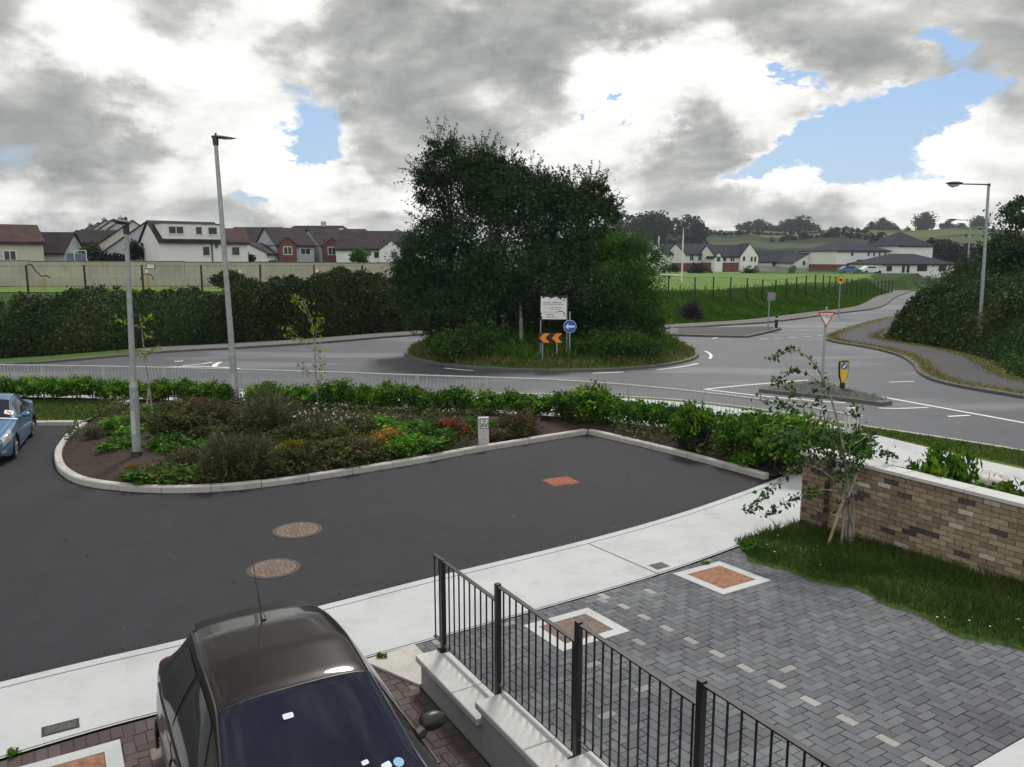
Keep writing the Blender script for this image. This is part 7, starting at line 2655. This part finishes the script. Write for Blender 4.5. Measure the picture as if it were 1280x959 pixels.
def roof_shell(mb, x0, x1, y0, y1, ze, zr, hip=0.0, ov=0.35, th=0.14):
    yc = (y0 + y1) / 2
    sl = (zr - ze) / ((y1 - y0) / 2)
    z_o = ze - ov * sl
    if hip > 0:
        a0, a1 = x0 + hip, x1 - hip
        X0, X1 = x0 - ov, x1 + ov
    else:
        a0, a1 = x0 - ov * 0.5, x1 + ov * 0.5
        X0, X1 = a0, a1
    def sheet(z):
        return [(X0, y0 - ov, z_o + z), (X1, y0 - ov, z_o + z), (X1, y1 + ov, z_o + z), (X0, y1 + ov, z_o + z), (a0, yc, zr + z), (a1, yc, zr + z)]
    vs = sheet(0.02) + sheet(0.02 + th)
    top = [(6, 7, 11, 10), (8, 9, 10, 11), (7, 8, 11), (9, 6, 10)] if hip > 0 else [(6, 7, 11, 10), (8, 9, 10, 11)]
    bot = [(0, 4, 5, 1), (2, 5, 4, 3), (1, 5, 2), (3, 4, 0)] if hip > 0 else [(0, 4, 5, 1), (2, 5, 4, 3)]
    rim = [(0, 1, 7, 6), (2, 3, 9, 8)]
    if hip > 0: rim += [(1, 2, 8, 7), (3, 0, 6, 9)]
    else: rim += [(1, 5, 11, 7), (5, 2, 8, 11), (3, 4, 10, 9), (4, 0, 6, 10)]
    mb.add(vs, top + bot + rim)

def window_part(par, face, u, z, w, h, box, white=True, name='window'):
    """face 'F' (y0 side), 'L' (x0 side), 'R' (x1 side); u along the face"""
    x0, x1, y0, y1 = box
    if face == 'F': M_ = Matrix.Translation((u, y0, z))
    elif face == 'L': M_ = Matrix.Translation((x0, u, z)) @ Matrix.Rotation(-PI / 2, 4, 'Z')
    else: M_ = Matrix.Translation((x1, u, z)) @ Matrix.Rotation(PI / 2, 4, 'Z')
    mb = MB()
    fwid = min(0.10, w * 0.12)
    def bx(c, s_, mi):
        mb.box((0, 0, 0), s_, mi, M_ @ Matrix.Translation(c)) if False else mb.add([M_ @ (Vector(c) + Vector((sx * s_[0] / 2, sy * s_[1] / 2, sz * s_[2] / 2))) for sz in (-1, 1) for sy in (-1, 1) for sx in (-1, 1)], [(0, 2, 3, 1), (4, 5, 7, 6), (0, 1, 5, 4), (2, 6, 7, 3), (0, 4, 6, 2), (1, 3, 7, 5)], mi)
    for c, s_ in (((0, -0.02, h / 2), (w, 0.08, fwid)), ((0, -0.02, -h / 2), (w + 0.1, 0.12, fwid)), ((w / 2, -0.02, 0), (fwid, 0.08, h)), ((-w / 2, -0.02, 0), (fwid, 0.08, h))):
        bx(c, s_, 0)
    if w > 0.9: bx((0, -0.02, 0), (fwid * 0.7, 0.06, h), 0)
    o = mb.build(name, 'white_upvc' if white else 'black_sign', par)
    mb = MB()
    bx((0, -0.005, 0), (w, 0.03, h), 0)
    mb.build('pane', 'window_dark', o)
    return o

def house(label, loc, rot, Lx, Dy, ze, zr, wall, roof, wins=(), hip=0.0, bays=(), chims=(), name='house', cat='house', door=None, group=None, plinth=None, skylights=(), base=-1.0):
    t = thing(name, label, cat, loc, rot, group)
    b = (-Lx / 2, Lx / 2, -Dy / 2, Dy / 2)
    mb = MB(); gable_shell(mb, *b, base, ze, zr, hip); wl = mb.build('wall', wall, t)
    if plinth:
        mb = MB(); z1, m_ = plinth
        mb.box((0, 0, (z1 + base) / 2), (Lx + 0.06, Dy + 0.06, z1 - base)); mb.build('brick_plinth', m_, t)
    mb = MB(); roof_shell(mb, *b, ze, zr, hip); rf = mb.build('roof', roof, t)
    sl = (zr - ze) / (Dy / 2)
    for x, yy, h in chims:
        zc = zr - abs(yy) * sl
        mb = MB(); mb.box((x, yy, zc + h / 2 - 0.4), (0.9, 0.6, h + 0.8)); mb.box((x, yy, zc + h + 0.04), (1.0, 0.7, 0.10)); mb.tube([(x - 0.2, yy, zc + h), (x - 0.2, yy, zc + h + 0.35)], 0.11, 8); mb.tube([(x + 0.2, yy, zc + h), (x + 0.2, yy, zc + h + 0.35)], 0.11, 8)
        mb.build('chimney', wall, rf)
    for x, f in skylights:
        y = -Dy / 2 * (1 - f); z = ze + (zr - ze) * f + 0.2
        mb = MB(); mb.box((x, y, z), (0.8, 1.0, 0.06), 0, Matrix.Translation((0, 0, 0)) @ Matrix.Rotation(math.atan(sl), 4, 'X')); mb.build('skylight', 'white_upvc', rf)
    mb = MB(); mb.box((0, -Dy / 2 - 0.30, ze - 0.30 * sl - 0.08), (Lx + 0.3, 0.10, 0.12)); mb.build('gutter', 'dark_plastic', rf)
    for w in wins:
        window_part(t, w[0], w[1], w[2], w[3], w[4], b, w[5] if len(w) > 5 else True)
    if door:
        x, w, h = door
        mb = MB(); mb.box((x, -Dy / 2 - 0.01, h / 2), (w, 0.08, h)); d_ = mb.build('door', 'dark_plastic', t)
    for (x, w, dp, bze, bzr, bw, brf, bwin) in bays:
        # front gable: ridge along y
        M_ = Matrix.Translation((x, -Dy / 2, 0)) @ Matrix.Rotation(-PI / 2, 4, 'Z')
        mb = MB(); gable_shell(mb, -0.05 - 1.2, dp, -w / 2, w / 2, base, bze, bzr)
        mb.v = [tuple(M_ @ Vector(v)) for v in mb.v]
        gb = mb.build('gable_bay', bw, t)
        mb = MB(); roof_shell(mb, -Dy * 0.45, dp, -w / 2, w / 2, bze, bzr, 0, 0.22, 0.1)
        mb.v = [tuple(M_ @ Vector(v)) for v in mb.v]
        mb.build('bay_roof', brf, t)
        for (u, z, ww, hh) in bwin:
            window_part(gb, 'F', x + u, z, ww, hh, (0, 0, -Dy / 2 - dp, 0))
    return t

def hp(px, Y, dz=0.0):
    c = at(px, 325, Y)
    return (c.x, Y, land_z(c.x, Y) + dz)

# left side, beyond the long wall ------------------------------------------------
x, y, z = hp(-8, 78)
house('brown roofed cream house at the far left behind the long wall', (x, y, z), 0.66, 7.6, 8, 6.2 - z, 7.8 - z, 'cream_render', 'tile_brown', [('F', 1.0, 2.2, 1.0, 0.9)], 0, (), ((-2.6, 0, 1.1),))
x, y, z = hp(62, 84)
house('low dark roofed shed left of the stepped terrace', (x, y, z), 0.1, 5.2, 5, 2.5, 4.4, 'grey_render', 'slate_purple', [('F', -1.4, 1.9, 0.9, 0.6)], 0, name='shed', cat='shed')
x, y, z = hp(108, 100)
house('long low purple roofed outbuilding in front of the stepped terrace', (x + 4, y, z), -0.05, 10, 5, 3.2, 4.6, 'grey_render', 'slate_purple', [('F', 2, 2.2, 1.6, 0.5)], 0, name='outbuilding', cat='outbuilding')
# stepped terrace receding up the slope
ord_ = ['nearest', 'second', 'third', 'fourth', 'fifth', 'sixth', 'seventh', 'farthest']
for i in range(8):
    Y = 92 + i * 8.2
    px_ = [183, 168, 156, 145, 135, 126, 117, 106][i]
    pyr = [281, 278, 276, 276, 277, 280, 283, 288][i]
    c = at(px_, pyr, Y)
    zg = land_z(c.x, Y)
    hR = c.z - zg
    house(['grey gabled terrace house at the near end of the stepped row', 'second gabled house of the stepped terrace counting from its near end', 'third gabled house of the stepped terrace counting from its near end', 'fourth gabled house of the stepped terrace counting from its near end', 'fifth gabled house of the stepped terrace counting from its near end', 'sixth gabled house of the stepped terrace counting from its near end', 'seventh gabled house of the stepped terrace counting from its near end', 'farthest gabled house of the stepped terrace at its low left end'][i],
          (c.x, Y, zg), R(90 + 22), 7.4, 9.0, hR - 3.3, hR, 'grey_render' if i % 2 == 0 else 'cream_render', 'slate_purple', [('L', 2.2, hR - 4.0, 0.9, 1.0), ('L', -1.8, hR - 4.0, 0.9, 1.0), ('F', 0.0, hR - 4.6, 1.0, 1.0), ('F', 2.2, hR - 4.6, 0.8, 1.0)] if i == 0 else [('F', 0.0, hR - 4.4, 0.9, 1.2), ('F', 2.4, hR - 4.4, 0.9, 1.2)], 0, (), ((0, 0.5, 0.7),) if i in (2, 4, 6) else (), group='stepped terrace houses')
# white dormer house
x, y, z = hp(232, 80)
wh = house('white house with a long flat dormer left of the tall lamp', (x - 0.2, y, z), 0.66, 6.2, 7.0, 6.35 - z, 8.15 - z, 'white_render', 'slate_purple', [('F', 1.2, 5.35 - z, 0.7, 0.9), ('F', 2.2, 5.9 - z, 0.35, 0.5)])
mb = MB(); mb.box((0.1, -1.9, 7.15 - z), (5.7, 3.3, 1.5)); dm = mb.build('dormer', 'white_render', wh)
mb = MB(); mb.box((0.1, -1.9, 7.95 - z), (5.9, 3.5, 0.10)); mb.build('dormer_roof', 'concrete_grey', dm)
for u, w in ((-1.5, 1.4), (0.6, 0.6), (1.9, 0.9)):
    window_part(dm, 'F', u, 7.3 - z, w, 0.75, (0, 0, -3.55, 0))
mb = MB(); mb.tube([(1.75, -3.57, 0), (1.75, -3.57, 6.2 - z)], 0.06, 6); mb.build('downpipe', 'dark_plastic', wh)
x, y, z = hp(285, 86)
house('brown roofed house partly hidden behind the tall lamp post', (x, y, z), 0.4, 3.6, 7, 6.3 - z, 7.7 - z, 'white_render', 'tile_brown', [('F', 0.6, 5.4 - z, 0.8, 0.9)])
# big hipped roofs and the red brick gabled pair
x, y, z = hp(325, 150)
house('wide house with a long dark hipped roof and two skylights', (x, y, z), 0.03, 17, 10, 7.0 - z, 10.4 - z, 'grey_render', 'slate_purple', [('F', -5, 6.0 - z, 1.4, 1.0), ('F', 3, 6.0 - z, 1.4, 1.0)], 4.0, skylights=((-4.5, 0.75), (-2.8, 0.75)))
x, y, z = hp(318, 112)
house('white gabled low house left of the red brick pair', (x, y, z), R(90), 7, 5.6, 5.4 - z, 6.8 - z, 'white_render', 'slate_purple', [('L', 0, 5.2 - z, 1.0, 0.8), ('L', 1.4, 5.0 - z, 0.9, 0.8)])
def brick_semi(label, px, Y):
    x, y, z = hp(px, Y)
    q = z - 0.6
    house(label, (x, y, z), 0.62, 5.6, 9, 6.0 - q, 8.4 - q, 'grey_render', 'slate_purple', [('F', 1.5, 5.1 - q, 1.5, 0.9)], 0,
          [(-1.3, 2.6, 0.5, 6.0 - q, 7.0 - q, 'brick_far', 'slate_purple', [(0, 5.2 - q, 1.2, 1.1)])])
brick_semi('red brick gabled house on the left of the matching pair', 356, 118)
brick_semi('red brick gabled house on the right of the matching pair', 409, 122)
x, y, z = hp(400, 165)
house('large dark hipped roof house behind the red brick pair', (x, y, z), -0.05, 19, 11, 8.0 - z, 11.3 - z, 'grey_render', 'slate_purple', [('F', 5, 7.0 - z, 1.4, 1.0)], 4.5, (), ((1, 0, 0.8),), skylights=((5, 0.7),))
x, y, z = hp(447, 140)
house('brown roofed house with two skylights right of the red brick pair', (x, y, z), 0.05, 9, 10, 6.9 - z, 9.7 - z, 'white_render', 'tile_brown', [('F', -3, 6.0 - z, 1.3, 0.9)], 3.0, skylights=((2.0, 0.7), (3.2, 0.7)))
x, y, z = hp(466, 116)
house('long white house with dark roof and front gable beside the roundabout trees', (x, y, z), 0.10, 9.5, 8, 6.1 - z, 8.4 - z, 'white_render', 'slate_purple', [('F', -1.6, 5.4 - z, 0.8, 0.7), ('F', -0.2, 5.4 - z, 0.6, 0.7), ('F', 0.9, 5.2 - z, 0.9, 0.9)], 0,
      [(2.9, 3.4, 0.5, 5.8 - z, 7.1 - z, 'white_render', 'slate_purple', [(0.4, 5.2 - z, 0.8, 0.9)])])
x, y, z = hp(502, 118)
house('white end house with twin windows against the roundabout trees', (x, y, z), 0.3, 5.0, 8, 5.9 - z, 8.0 - z, 'white_render', 'slate_purple', [('F', 0.0, 4.9 - z, 0.6, 1.0), ('F', 0.9, 4.9 - z, 0.6, 1.0)])
x, y, z = hp(497, 160)
house('grey gabled house rising behind the long white house', (x, y, z), R(90) + 0.15, 9, 9, 7.4 - z, 10.3 - z, 'grey_render', 'slate_purple', [('L', -0.6, 8.6 - z, 0.9, 1.1), ('L', 1.8, 7.2 - z, 0.8, 1.0)])
x, y, z = hp(480, 175)
house('distant parapet gabled house between the brown roof and grey gable', (x, y, z), 0.1, 8, 9, 7.9 - z, 10.6 - z, 'cream_render', 'slate_purple', [('F', 2.4, 6.9 - z, 1.0, 1.1)])
x, y, z = hp(513, 178)
house('distant white house with a small chimney at the end of the left row', (x, y, z), R(90), 8, 7, 8.2 - z, 10.6 - z, 'white_render', 'slate_purple', [('L', 0.3, 8.6 - z, 1.0, 1.0)], 0, (), ((0, 0, 0.7),))
# garden bits beyond the wall
p = at(92, 318, 70)
t = thing('blue_shelter', 'blue tarpaulin shelter with white poles behind the long wall', 'shelter', (p.x, 70, land_z(p.x, 70)))
zt = p.z + 0.1 - land_z(p.x, 70)
mb = MB(); mb.box((0, 0.4, zt / 2), (1.7, 0.1, zt)); mb.build('tarpaulin', 'blue_tarp', t)
for x_ in (-0.1, 0.95):
    mb = MB(); mb.tube([(x_, 0.3, 0), (x_, 0.3, zt + 0.25)], 0.04, 8); mb.build('pole', 'white_upvc', t)
mb = MB(); mb.tube([(-0.1, 0.3, zt + 0.25), (0.95, 0.3, zt + 0.2)], 0.03, 6); mb.build('bar', 'white_upvc', t)
p = at(327, 325, 100)
t = thing('parked_van', 'white van roof showing above the long wall', 'van', (p.x, 100, land_z(p.x, 100)), 0.05)
mb = MB(); q = p.z - land_z(p.x, 100)
mb.prism([(-1.7, 0.45), (1.55, 0.45), (1.75, 1.0), (1.6, q * .62), (1.2, q * .95), (0.9, q), (-1.6, q), (-1.72, q * .9)], -0.85, 0.85, 0, Matrix.Rotation(PI / 2, 4, 'X'))
mb.build('body', 'white_upvc', t, bevel=0.08)
for x_ in (-1.1, 1.1):
    for s_ in (-1, 1):
        mb = MB(); mb.tube([(x_, s_ * 0.7, 0.32), (x_, s_ * 0.9, 0.32)], 0.32, 16); mb.build('wheel', 'rubber', t)
mb = MB(); mb.box((1.3, 0, q * 0.8), (0.5, 1.72, 0.5)); mb.build('windscreen', 'window_dark', t)
def garden(label, px, py, Y, rx, ry, mat='leaf_tree', n=1500, name='garden_tree', cat='tree'):
    c = at(px, py, Y); zg = land_z(c.x, Y)
    tree(name, label, (c.x, Y, zg), [lob(px, py, Y, rx, ry, 1), lob(px - rx * .4, py + ry * .5, Y, rx * .7, ry * .6, .6), lob(px + rx * .4, py + ry * .4, Y, rx * .7, ry * .6, .6)], n, 50, mat, 0.30, 0.10, 'bark_dark', 0.2, 5, None, 0.4, 0.55, cat)
garden('pale green conifer between the dormer house and white gabled house', 297, 312, 95, 9, 12, 'leaf_grey', 1500)
garden('rounded green garden tree in front of the long white house', 449, 320, 100, 10, 9, 'leaf_hedge', 1600)
garden('dark garden tree left of the stepped terrace', 52, 298, 100, 11, 6, 'leaf_far', 1200)
garden('purple leaved garden tree before the stepped terrace', 90, 307, 90, 14, 11, 'leaf_purple', 1600)
garden('olive garden bush left of the shorter lamp top', 114, 314, 82, 14, 9, 'leaf_bank', 1400, 'garden_bush', 'bush')
garden('dark garden bush right of the shorter lamp top', 170, 312, 80, 11, 11, 'leaf_far', 1500, 'garden_bush', 'bush')
garden('low dark garden bush along the wall before the stepped terrace', 136, 322, 78, 22, 5, 'leaf_far', 1400, 'garden_bush', 'bush')
garden('green garden bush beside the white gabled low house', 306, 322, 92, 12, 6, 'leaf_far', 1200, 'garden_bush', 'bush')

# right side, beyond the pitch ----------------------------------------------------
def rp(px, Y): return hp(px, Y)
x, y, z = rp(838, 182)
house('slate roofed house with parapet gable at the left of the pitch row', (x, y, z), 0.35, 8, 8, 3.9, 6.0, 'white_render', 'slate', [('F', 2, 2.9, 1.0, 1.2), ('L', 0, 3.4, 0.9, 1.1)])
x, y, z = rp(866, 178)
house('slate roofed house second from the left along the pitch', (x, y, z), 0.34, 9, 8.5, 3.8, 6.0, 'white_render', 'slate', [('F', -3.0, 3.0, 1.0, 1.2), ('F', -0.9, 3.0, 1.0, 1.2), ('F', 3.0, 3.0, 1.0, 1.2)], plinth=(1.9, 'brick_far'))
x, y, z = rp(908, 172)
house('white house with tall front gable and brick base beside the pitch', (x, y, z), 0.16, 9.2, 9, 3.3, 5.6, 'white_render', 'slate', [('F', -2.4, 2.7, 0.8, 1.0), ('F', -0.7, 2.7, 1.0, 1.0)], 0,
      [(2.7, 4.0, 0.8, 3.3, 5.9, 'white_render', 'slate', [(-1.2, 2.8, 0.6, 1.0), (0.5, 2.7, 0.5, 1.1), (1.3, 2.7, 0.5, 1.1)]), (-3.9, 1.8, 0.3, 3.0, 4.0, 'white_render', 'slate', [(0, 2.7, 0.9, 1.0)])], plinth=(2.0, 'brick_far'))
x, y, z = rp(962, 184)
house('long slate roofed house right of the tall gabled house', (x, y, z), 0.12, 11, 9, 2.2, 4.6, 'white_render', 'slate', [('F', -1, 1.5, 0.9, 0.9), ('F', 2, 1.5, 0.9, 0.9), ('F', 4.4, 1.5, 0.9, 0.9)])
x, y, z = rp(998, 178)
house('white gabled house facing the pitch left of the school', (x, y, z), R(90) + 0.2, 9, 7.4, 2.0, 4.0, 'white_render', 'slate', [('L', 1.4, 1.9, 0.7, 1.0), ('L', -1.6, 1.8, 0.7, 1.0), ('L', 0, 2.9, 0.6, 0.7)], 0, ())
x, y, z = rp(1013, 186)
house('small white house between the gabled house and the school', (x, y, z), R(90) + 0.3, 8, 5.4, 2.2, 3.9, 'white_render', 'slate', [('L', 0.0, 2.4, 0.7, 1.2)])
x, y, z = rp(1054, 172)
house('two storey white school block with hipped slate roof and brick base', (x, y, z), 0.22, 12.5, 13, 4.4, 6.4, 'white_render', 'slate', [('F', -2.6, 3.75, 0.6, 0.8), ('F', -0.7, 2.2, 1.3, 0.7, False), ('F', 1.3, 3.75, 0.5, 0.8), ('F', 2.6, 3.75, 0.5, 0.8), ('F', 3.9, 3.75, 0.5, 0.8), ('F', 5.2, 3.75, 0.5, 0.8), ('F', 1.2, 2.2, 0.5, 0.7), ('F', 2.4, 2.2, 0.5, 0.7), ('F', 3.6, 2.3, 0.6, 0.6), ('F', 5.0, 2.3, 0.6, 0.6)], 5.0, name='school_block', cat='school', plinth=(1.65, 'brick_far'))
x, y, z = rp(1122, 176)
house('tall blank white hall with hipped slate roof at the school', (x, y, z), 0.30, 9.0, 10, 5.6, 8.4, 'white_render', 'slate', [], 4.0, name='school_hall', cat='school')
x, y, z = rp(1126, 160)
house('low white school wing with wide hipped roof and dark windows', (x, y, z), 0.16, 15.5, 11, 1.75, 3.6, 'white_render', 'slate', [('F', 0.8, 0.95, 2.0, 1.0, False), ('F', 5.2, 0.95, 1.5, 1.0, False), ('F', -2.2, 0.8, 0.5, 1.3, False), ('F', -3.2, 0.8, 0.5, 1.3, False), ('F', -6.2, 0.9, 1.0, 0.9, False)], 5.0, name='school_wing', cat='school')
p = at(1062, 341, 150)
t = thing('parked_car', 'small dark blue car parked by the school fence', 'car', (p.x, 150, land_z(p.x, 150)))
def tiny_car(t, mat):
    mb = MB()
    mb.prism([(-2.0, 0.3), (2.0, 0.3), (2.05, 0.7), (1.2, 0.95), (0.6, 1.4), (-1.1, 1.42), (-1.7, 0.95), (-2.05, 0.85)], -0.82, 0.82, 0, Matrix.Rotation(PI / 2, 4, 'X'))
    mb.build('body', mat, t, bevel=0.06)
    for x_ in (-1.25, 1.25):
        for s_ in (-1, 1):
            mb = MB(); mb.tube([(x_, s_ * 0.66, 0.31), (x_, s_ * 0.85, 0.31)], 0.31, 14); mb.build('wheel', 'rubber', t)
    mb = MB(); mb.box((-0.2, 0, 1.17), (1.5, 1.67, 0.30)); mb.build('side_window', 'window_dark', t)
tiny_car(t, 'paint_blue')
p = at(1078, 342, 150)
t = thing('parked_car', 'small white car parked right of the blue one by the school', 'car', (p.x + 1.6, 150, land_z(p.x, 150)))
tiny_car(t, 'white_upvc')
# green palisade fence in front of the school
t = thing('palisade_fence', 'blue green palisade fence between pitch and school', 'fence')
MT['green_steel'] = simple('green_grey_fence', (0.10, 0.15, 0.14), 0.6, 0, 0.2, 3)
a, b = at(945, 340, 146), at(1172, 338, 136)
za, zb = land_z(a.x, 146), land_z(b.x, 136)
mb = MB()
n = 240
for k in range(n):
    q = Vector((a.x, 146, za)).lerp(Vector((b.x, 136, zb)), k / (n - 1))
    mb.box((q.x, q.y, q.z + 0.85), (0.055, 0.03, 1.7))
o = mb.build('pales', 'green_steel', t); o['kind'] = 'stuff'
for zz in (0.4, 1.3):
    mb = MB(); mb.tube([(a.x, 146.05, za + zz), (b.x, 136.05, zb + zz)], 0.04, 6); mb.build('rail', 'green_steel', t)
def rgarden(label, px, py, Y, rx, ry, n=1400, mat='leaf_far'):
    garden(label, px, py, Y, rx, ry, mat, n)
rgarden('dark rounded tree in front of the second house along the pitch', 873, 337, 150, 15, 9, 1600)
rgarden('low dark tree by the tall gabled house corner', 938, 338, 150, 11, 6, 1100)
rgarden('small green tree before the white gabled house', 990, 336, 150, 4, 6, 700, 'leaf_hedge')
rgarden('dark bushes left end of the pitch row', 838, 335, 150, 12, 5, 900)

# ------------------------------------------------------------------ hillside: trees on the skyline, hedgerows, woods
def far_tree_mesh(seed):
    global rng
    keep = rng
    rng = np.random.default_rng(seed)
    L = [(0, 0, .60, .36, .36, .32, 1), (-.2, 0, .5, .28, .3, .26, .7), (.22, .1, .48, .28, .3, .26, .7), (0.05, 0, .8, .2, .2, .18, .3)]
    P, t, cc = blob_points(2800, L, 0.35, 70, 0.22)
    V = leaf_quads(P, 0.075, 0.05, 0.2)
    me = quads_mesh('crown', V, 'leaf_far', t)
    rng = keep
    mb = MB(); mb.tube([(0, 0, -.05), (0, 0, .4), (0, 0, .7)], [.035, .028, .01], 6)
    for k in range(5):
        e = Vector(cc[k * 7]); mb.tube([(0, 0, .3), Vector((0, 0, .3)).lerp(e, .5) + Vector((0, 0, .04)), e], [.018, .012, .005], 5)
    o = mb.build('trunk', 'bark_dark')
    tm = o.data
    bpy.data.objects.remove(o)
    return me, tm
FT = [far_tree_mesh(k) for k in (21, 22, 23)]
def far_tree(label, px, Y, w, h, group=None, seed=0, sink=0.0):
    c = at(px, 300, Y)
    z = land_z(c.x, Y) - sink
    t = thing('skyline_tree', label, 'tree', (c.x, Y, z), random.uniform(0, 6.28), group)
    k = Y / FPX
    t.scale = (w * k, w * k, h * k)
    cr = bpy.data.objects.new('crown', FT[seed % 3][0]); COL.objects.link(cr); cr.parent = t
    tr = bpy.data.objects.new('trunk', FT[seed % 3][1]); COL.objects.link(tr); tr.parent = t
for i, (px, w, h, lb) in enumerate([(1000, 34, 24, 'largest rounded tree on the hill skyline above the pitch row'), (985, 22, 20, 'tree left of the largest rounded skyline tree'), (1014, 20, 16, 'tree right of the largest rounded skyline tree'), (960, 22, 17, 'broad tree in the middle of the left skyline clump'), (948, 20, 18, 'tree at the centre left of the skyline clump'), (932, 22, 14, 'low tree at the left end of the skyline clump'), (975, 9, 19, 'thin gappy tree standing on the skyline between two clumps'),
    (1088, 14, 16, 'slim tree on the skyline left of the school hall'), (1103, 20, 20, 'tree on the skyline behind the school hall roof'), (1117, 18, 16, 'lower tree on the skyline behind the school hall roof'), (1134, 14, 13, 'small tree on the skyline right of the hall roof'), (1154, 28, 27, 'tall round tree on the skyline right of the school'), (1182, 20, 18, 'lone open tree on the skyline left of the far road lamp'), (1200, 22, 14, 'low tree on the skyline behind the far road lamp'), (1222, 24, 20, 'tree on the skyline right of the far road lamp'),
    (1058, 12, 9, 'small round bush on the bare skyline left of the school'), (1064, 10, 7, 'lesser round bush on the bare skyline left of the school')]):
    far_tree(lb, px, 905, w * 1.15, h * 1.1, 'trees on the hill skyline', i, 2.0)

def leafy_strip(name, pts, n, h, leaf, mat='leaf_far', wid=3.0):
    """far hedgerow or wood along points (px, Y): many round crowns side by side"""
    W = np.array([(at(px, 300, Y).x, Y) for px, Y in pts])
    Ltot = np.hypot(*np.diff(W, axis=0).T).sum()
    K = int(max(12, Ltot / (h * 0.45)) * (1 + wid / h * 0.6))
    s_ = rng.random(K) * (len(W) - 1)
    i = np.minimum(s_.astype(int), len(W) - 2); f = (s_ - i)[:, None]
    B = W[i] * (1 - f) + W[i + 1] * f + rng.normal(size=(K, 2)) * wid
    hh = h * (0.55 + 0.5 * rng.random(K))
    zc = land(B)
    ci = rng.integers(0, K, n)
    d = unit(rng.normal(size=(n, 3)))
    r_ = (0.55 + 0.45 * rng.random(n)) * (1 + 0.15 * np.sin(d[:, 0] * 6 + ci) + 0.12 * np.sin(d[:, 2] * 7 + ci * 2))
    H = hh[ci]
    P = np.column_stack([B[ci, 0] + d[:, 0] * r_ * H * 0.48, B[ci, 1] + d[:, 1] * r_ * H * 0.48, zc[ci] + H * 0.5 + d[:, 2] * r_ * H * 0.5])
    return leaf_quads(P, leaf, leaf * 0.7, 0.1)
V = np.concatenate([leafy_strip('h', [(770, 890), (850, 905), (930, 915), (1060, 905), (1150, 890), (1260, 870)], 12000, 4.5, 1.7), leafy_strip('h', [(850, 640), (930, 620), (1020, 650), (1090, 640)], 4000, 4, 1.3),
                    leafy_strip('h', [(960, 540), (1030, 560), (1100, 520)], 1600, 4.5, 1.8)])
o = quads_obj('hillside_hedgerows', V, 'leaf_far'); o['kind'] = 'stuff'
V = np.concatenate([leafy_strip('w', [(765, 560), (800, 570), (838, 580)], 14000, 19, 1.7, 'leaf_far', 14), leafy_strip('w', [(838, 430), (860, 420), (820, 400)], 6000, 8, 1.4, 'leaf_far', 8)])
o = quads_obj('hillside_wood', V, 'leaf_far'); o['kind'] = 'stuff'
V = np.concatenate([leafy_strip('w', [(1148, 300), (1185, 290), (1260, 280)], 16000, 8, 1.0, 'leaf_far', 8), leafy_strip('w', [(1150, 200), (1200, 190), (1250, 180)], 4200, 4.2, 1.0, 'leaf_far', 5)])
o = quads_obj('wood_beyond_school', V, 'leaf_far'); o['kind'] = 'stuff'
V = leafy_strip('w', [(-40, 330), (60, 320), (180, 330), (300, 340), (420, 330), (520, 320)], 5000, 7, 1.6, 'leaf_far', 6)
o = quads_obj('wood_behind_houses', V, 'leaf_far'); o['kind'] = 'stuff'

# ------------------------------------------------------------------ air
mz = bpy.data.materials.new('thin_haze')
mz.use_nodes = True
nt = mz.node_tree
nt.nodes.clear()
out = nt.nodes.new('ShaderNodeOutputMaterial')
pv = nt.nodes.new('ShaderNodeVolumePrincipled')
pv.inputs['Color'].default_value = (0.80, 0.88, 0.97, 1)
pv.inputs['Density'].default_value = 0.00016
nt.links.new(pv.outputs[0], out.inputs['Volume'])
MT['haze'] = mz
mb = MB(); mb.box((0, 1240, 22), (3640, 2760, 100)); o = mb.build('haze', 'haze'); o['kind'] = 'stuff'

# ------------------------------------------------------------------ render settings
SC.render.engine = 'CYCLES'
SC.cycles.use_denoising = True
try:
    SC.cycles.denoiser = 'OPENIMAGEDENOISE'
except Exception:
    pass
SC.cycles.max_bounces = 8
SC.cycles.transparent_max_bounces = 8
SC.cycles.caustics_reflective = False
SC.cycles.caustics_refractive = False
SC.view_settings.view_transform = 'Standard'
SC.view_settings.look = 'None'
SC.view_settings.exposure = 0.35
SC.view_settings.gamma = 1.0
SC.view_settings.use_curve_mapping = False
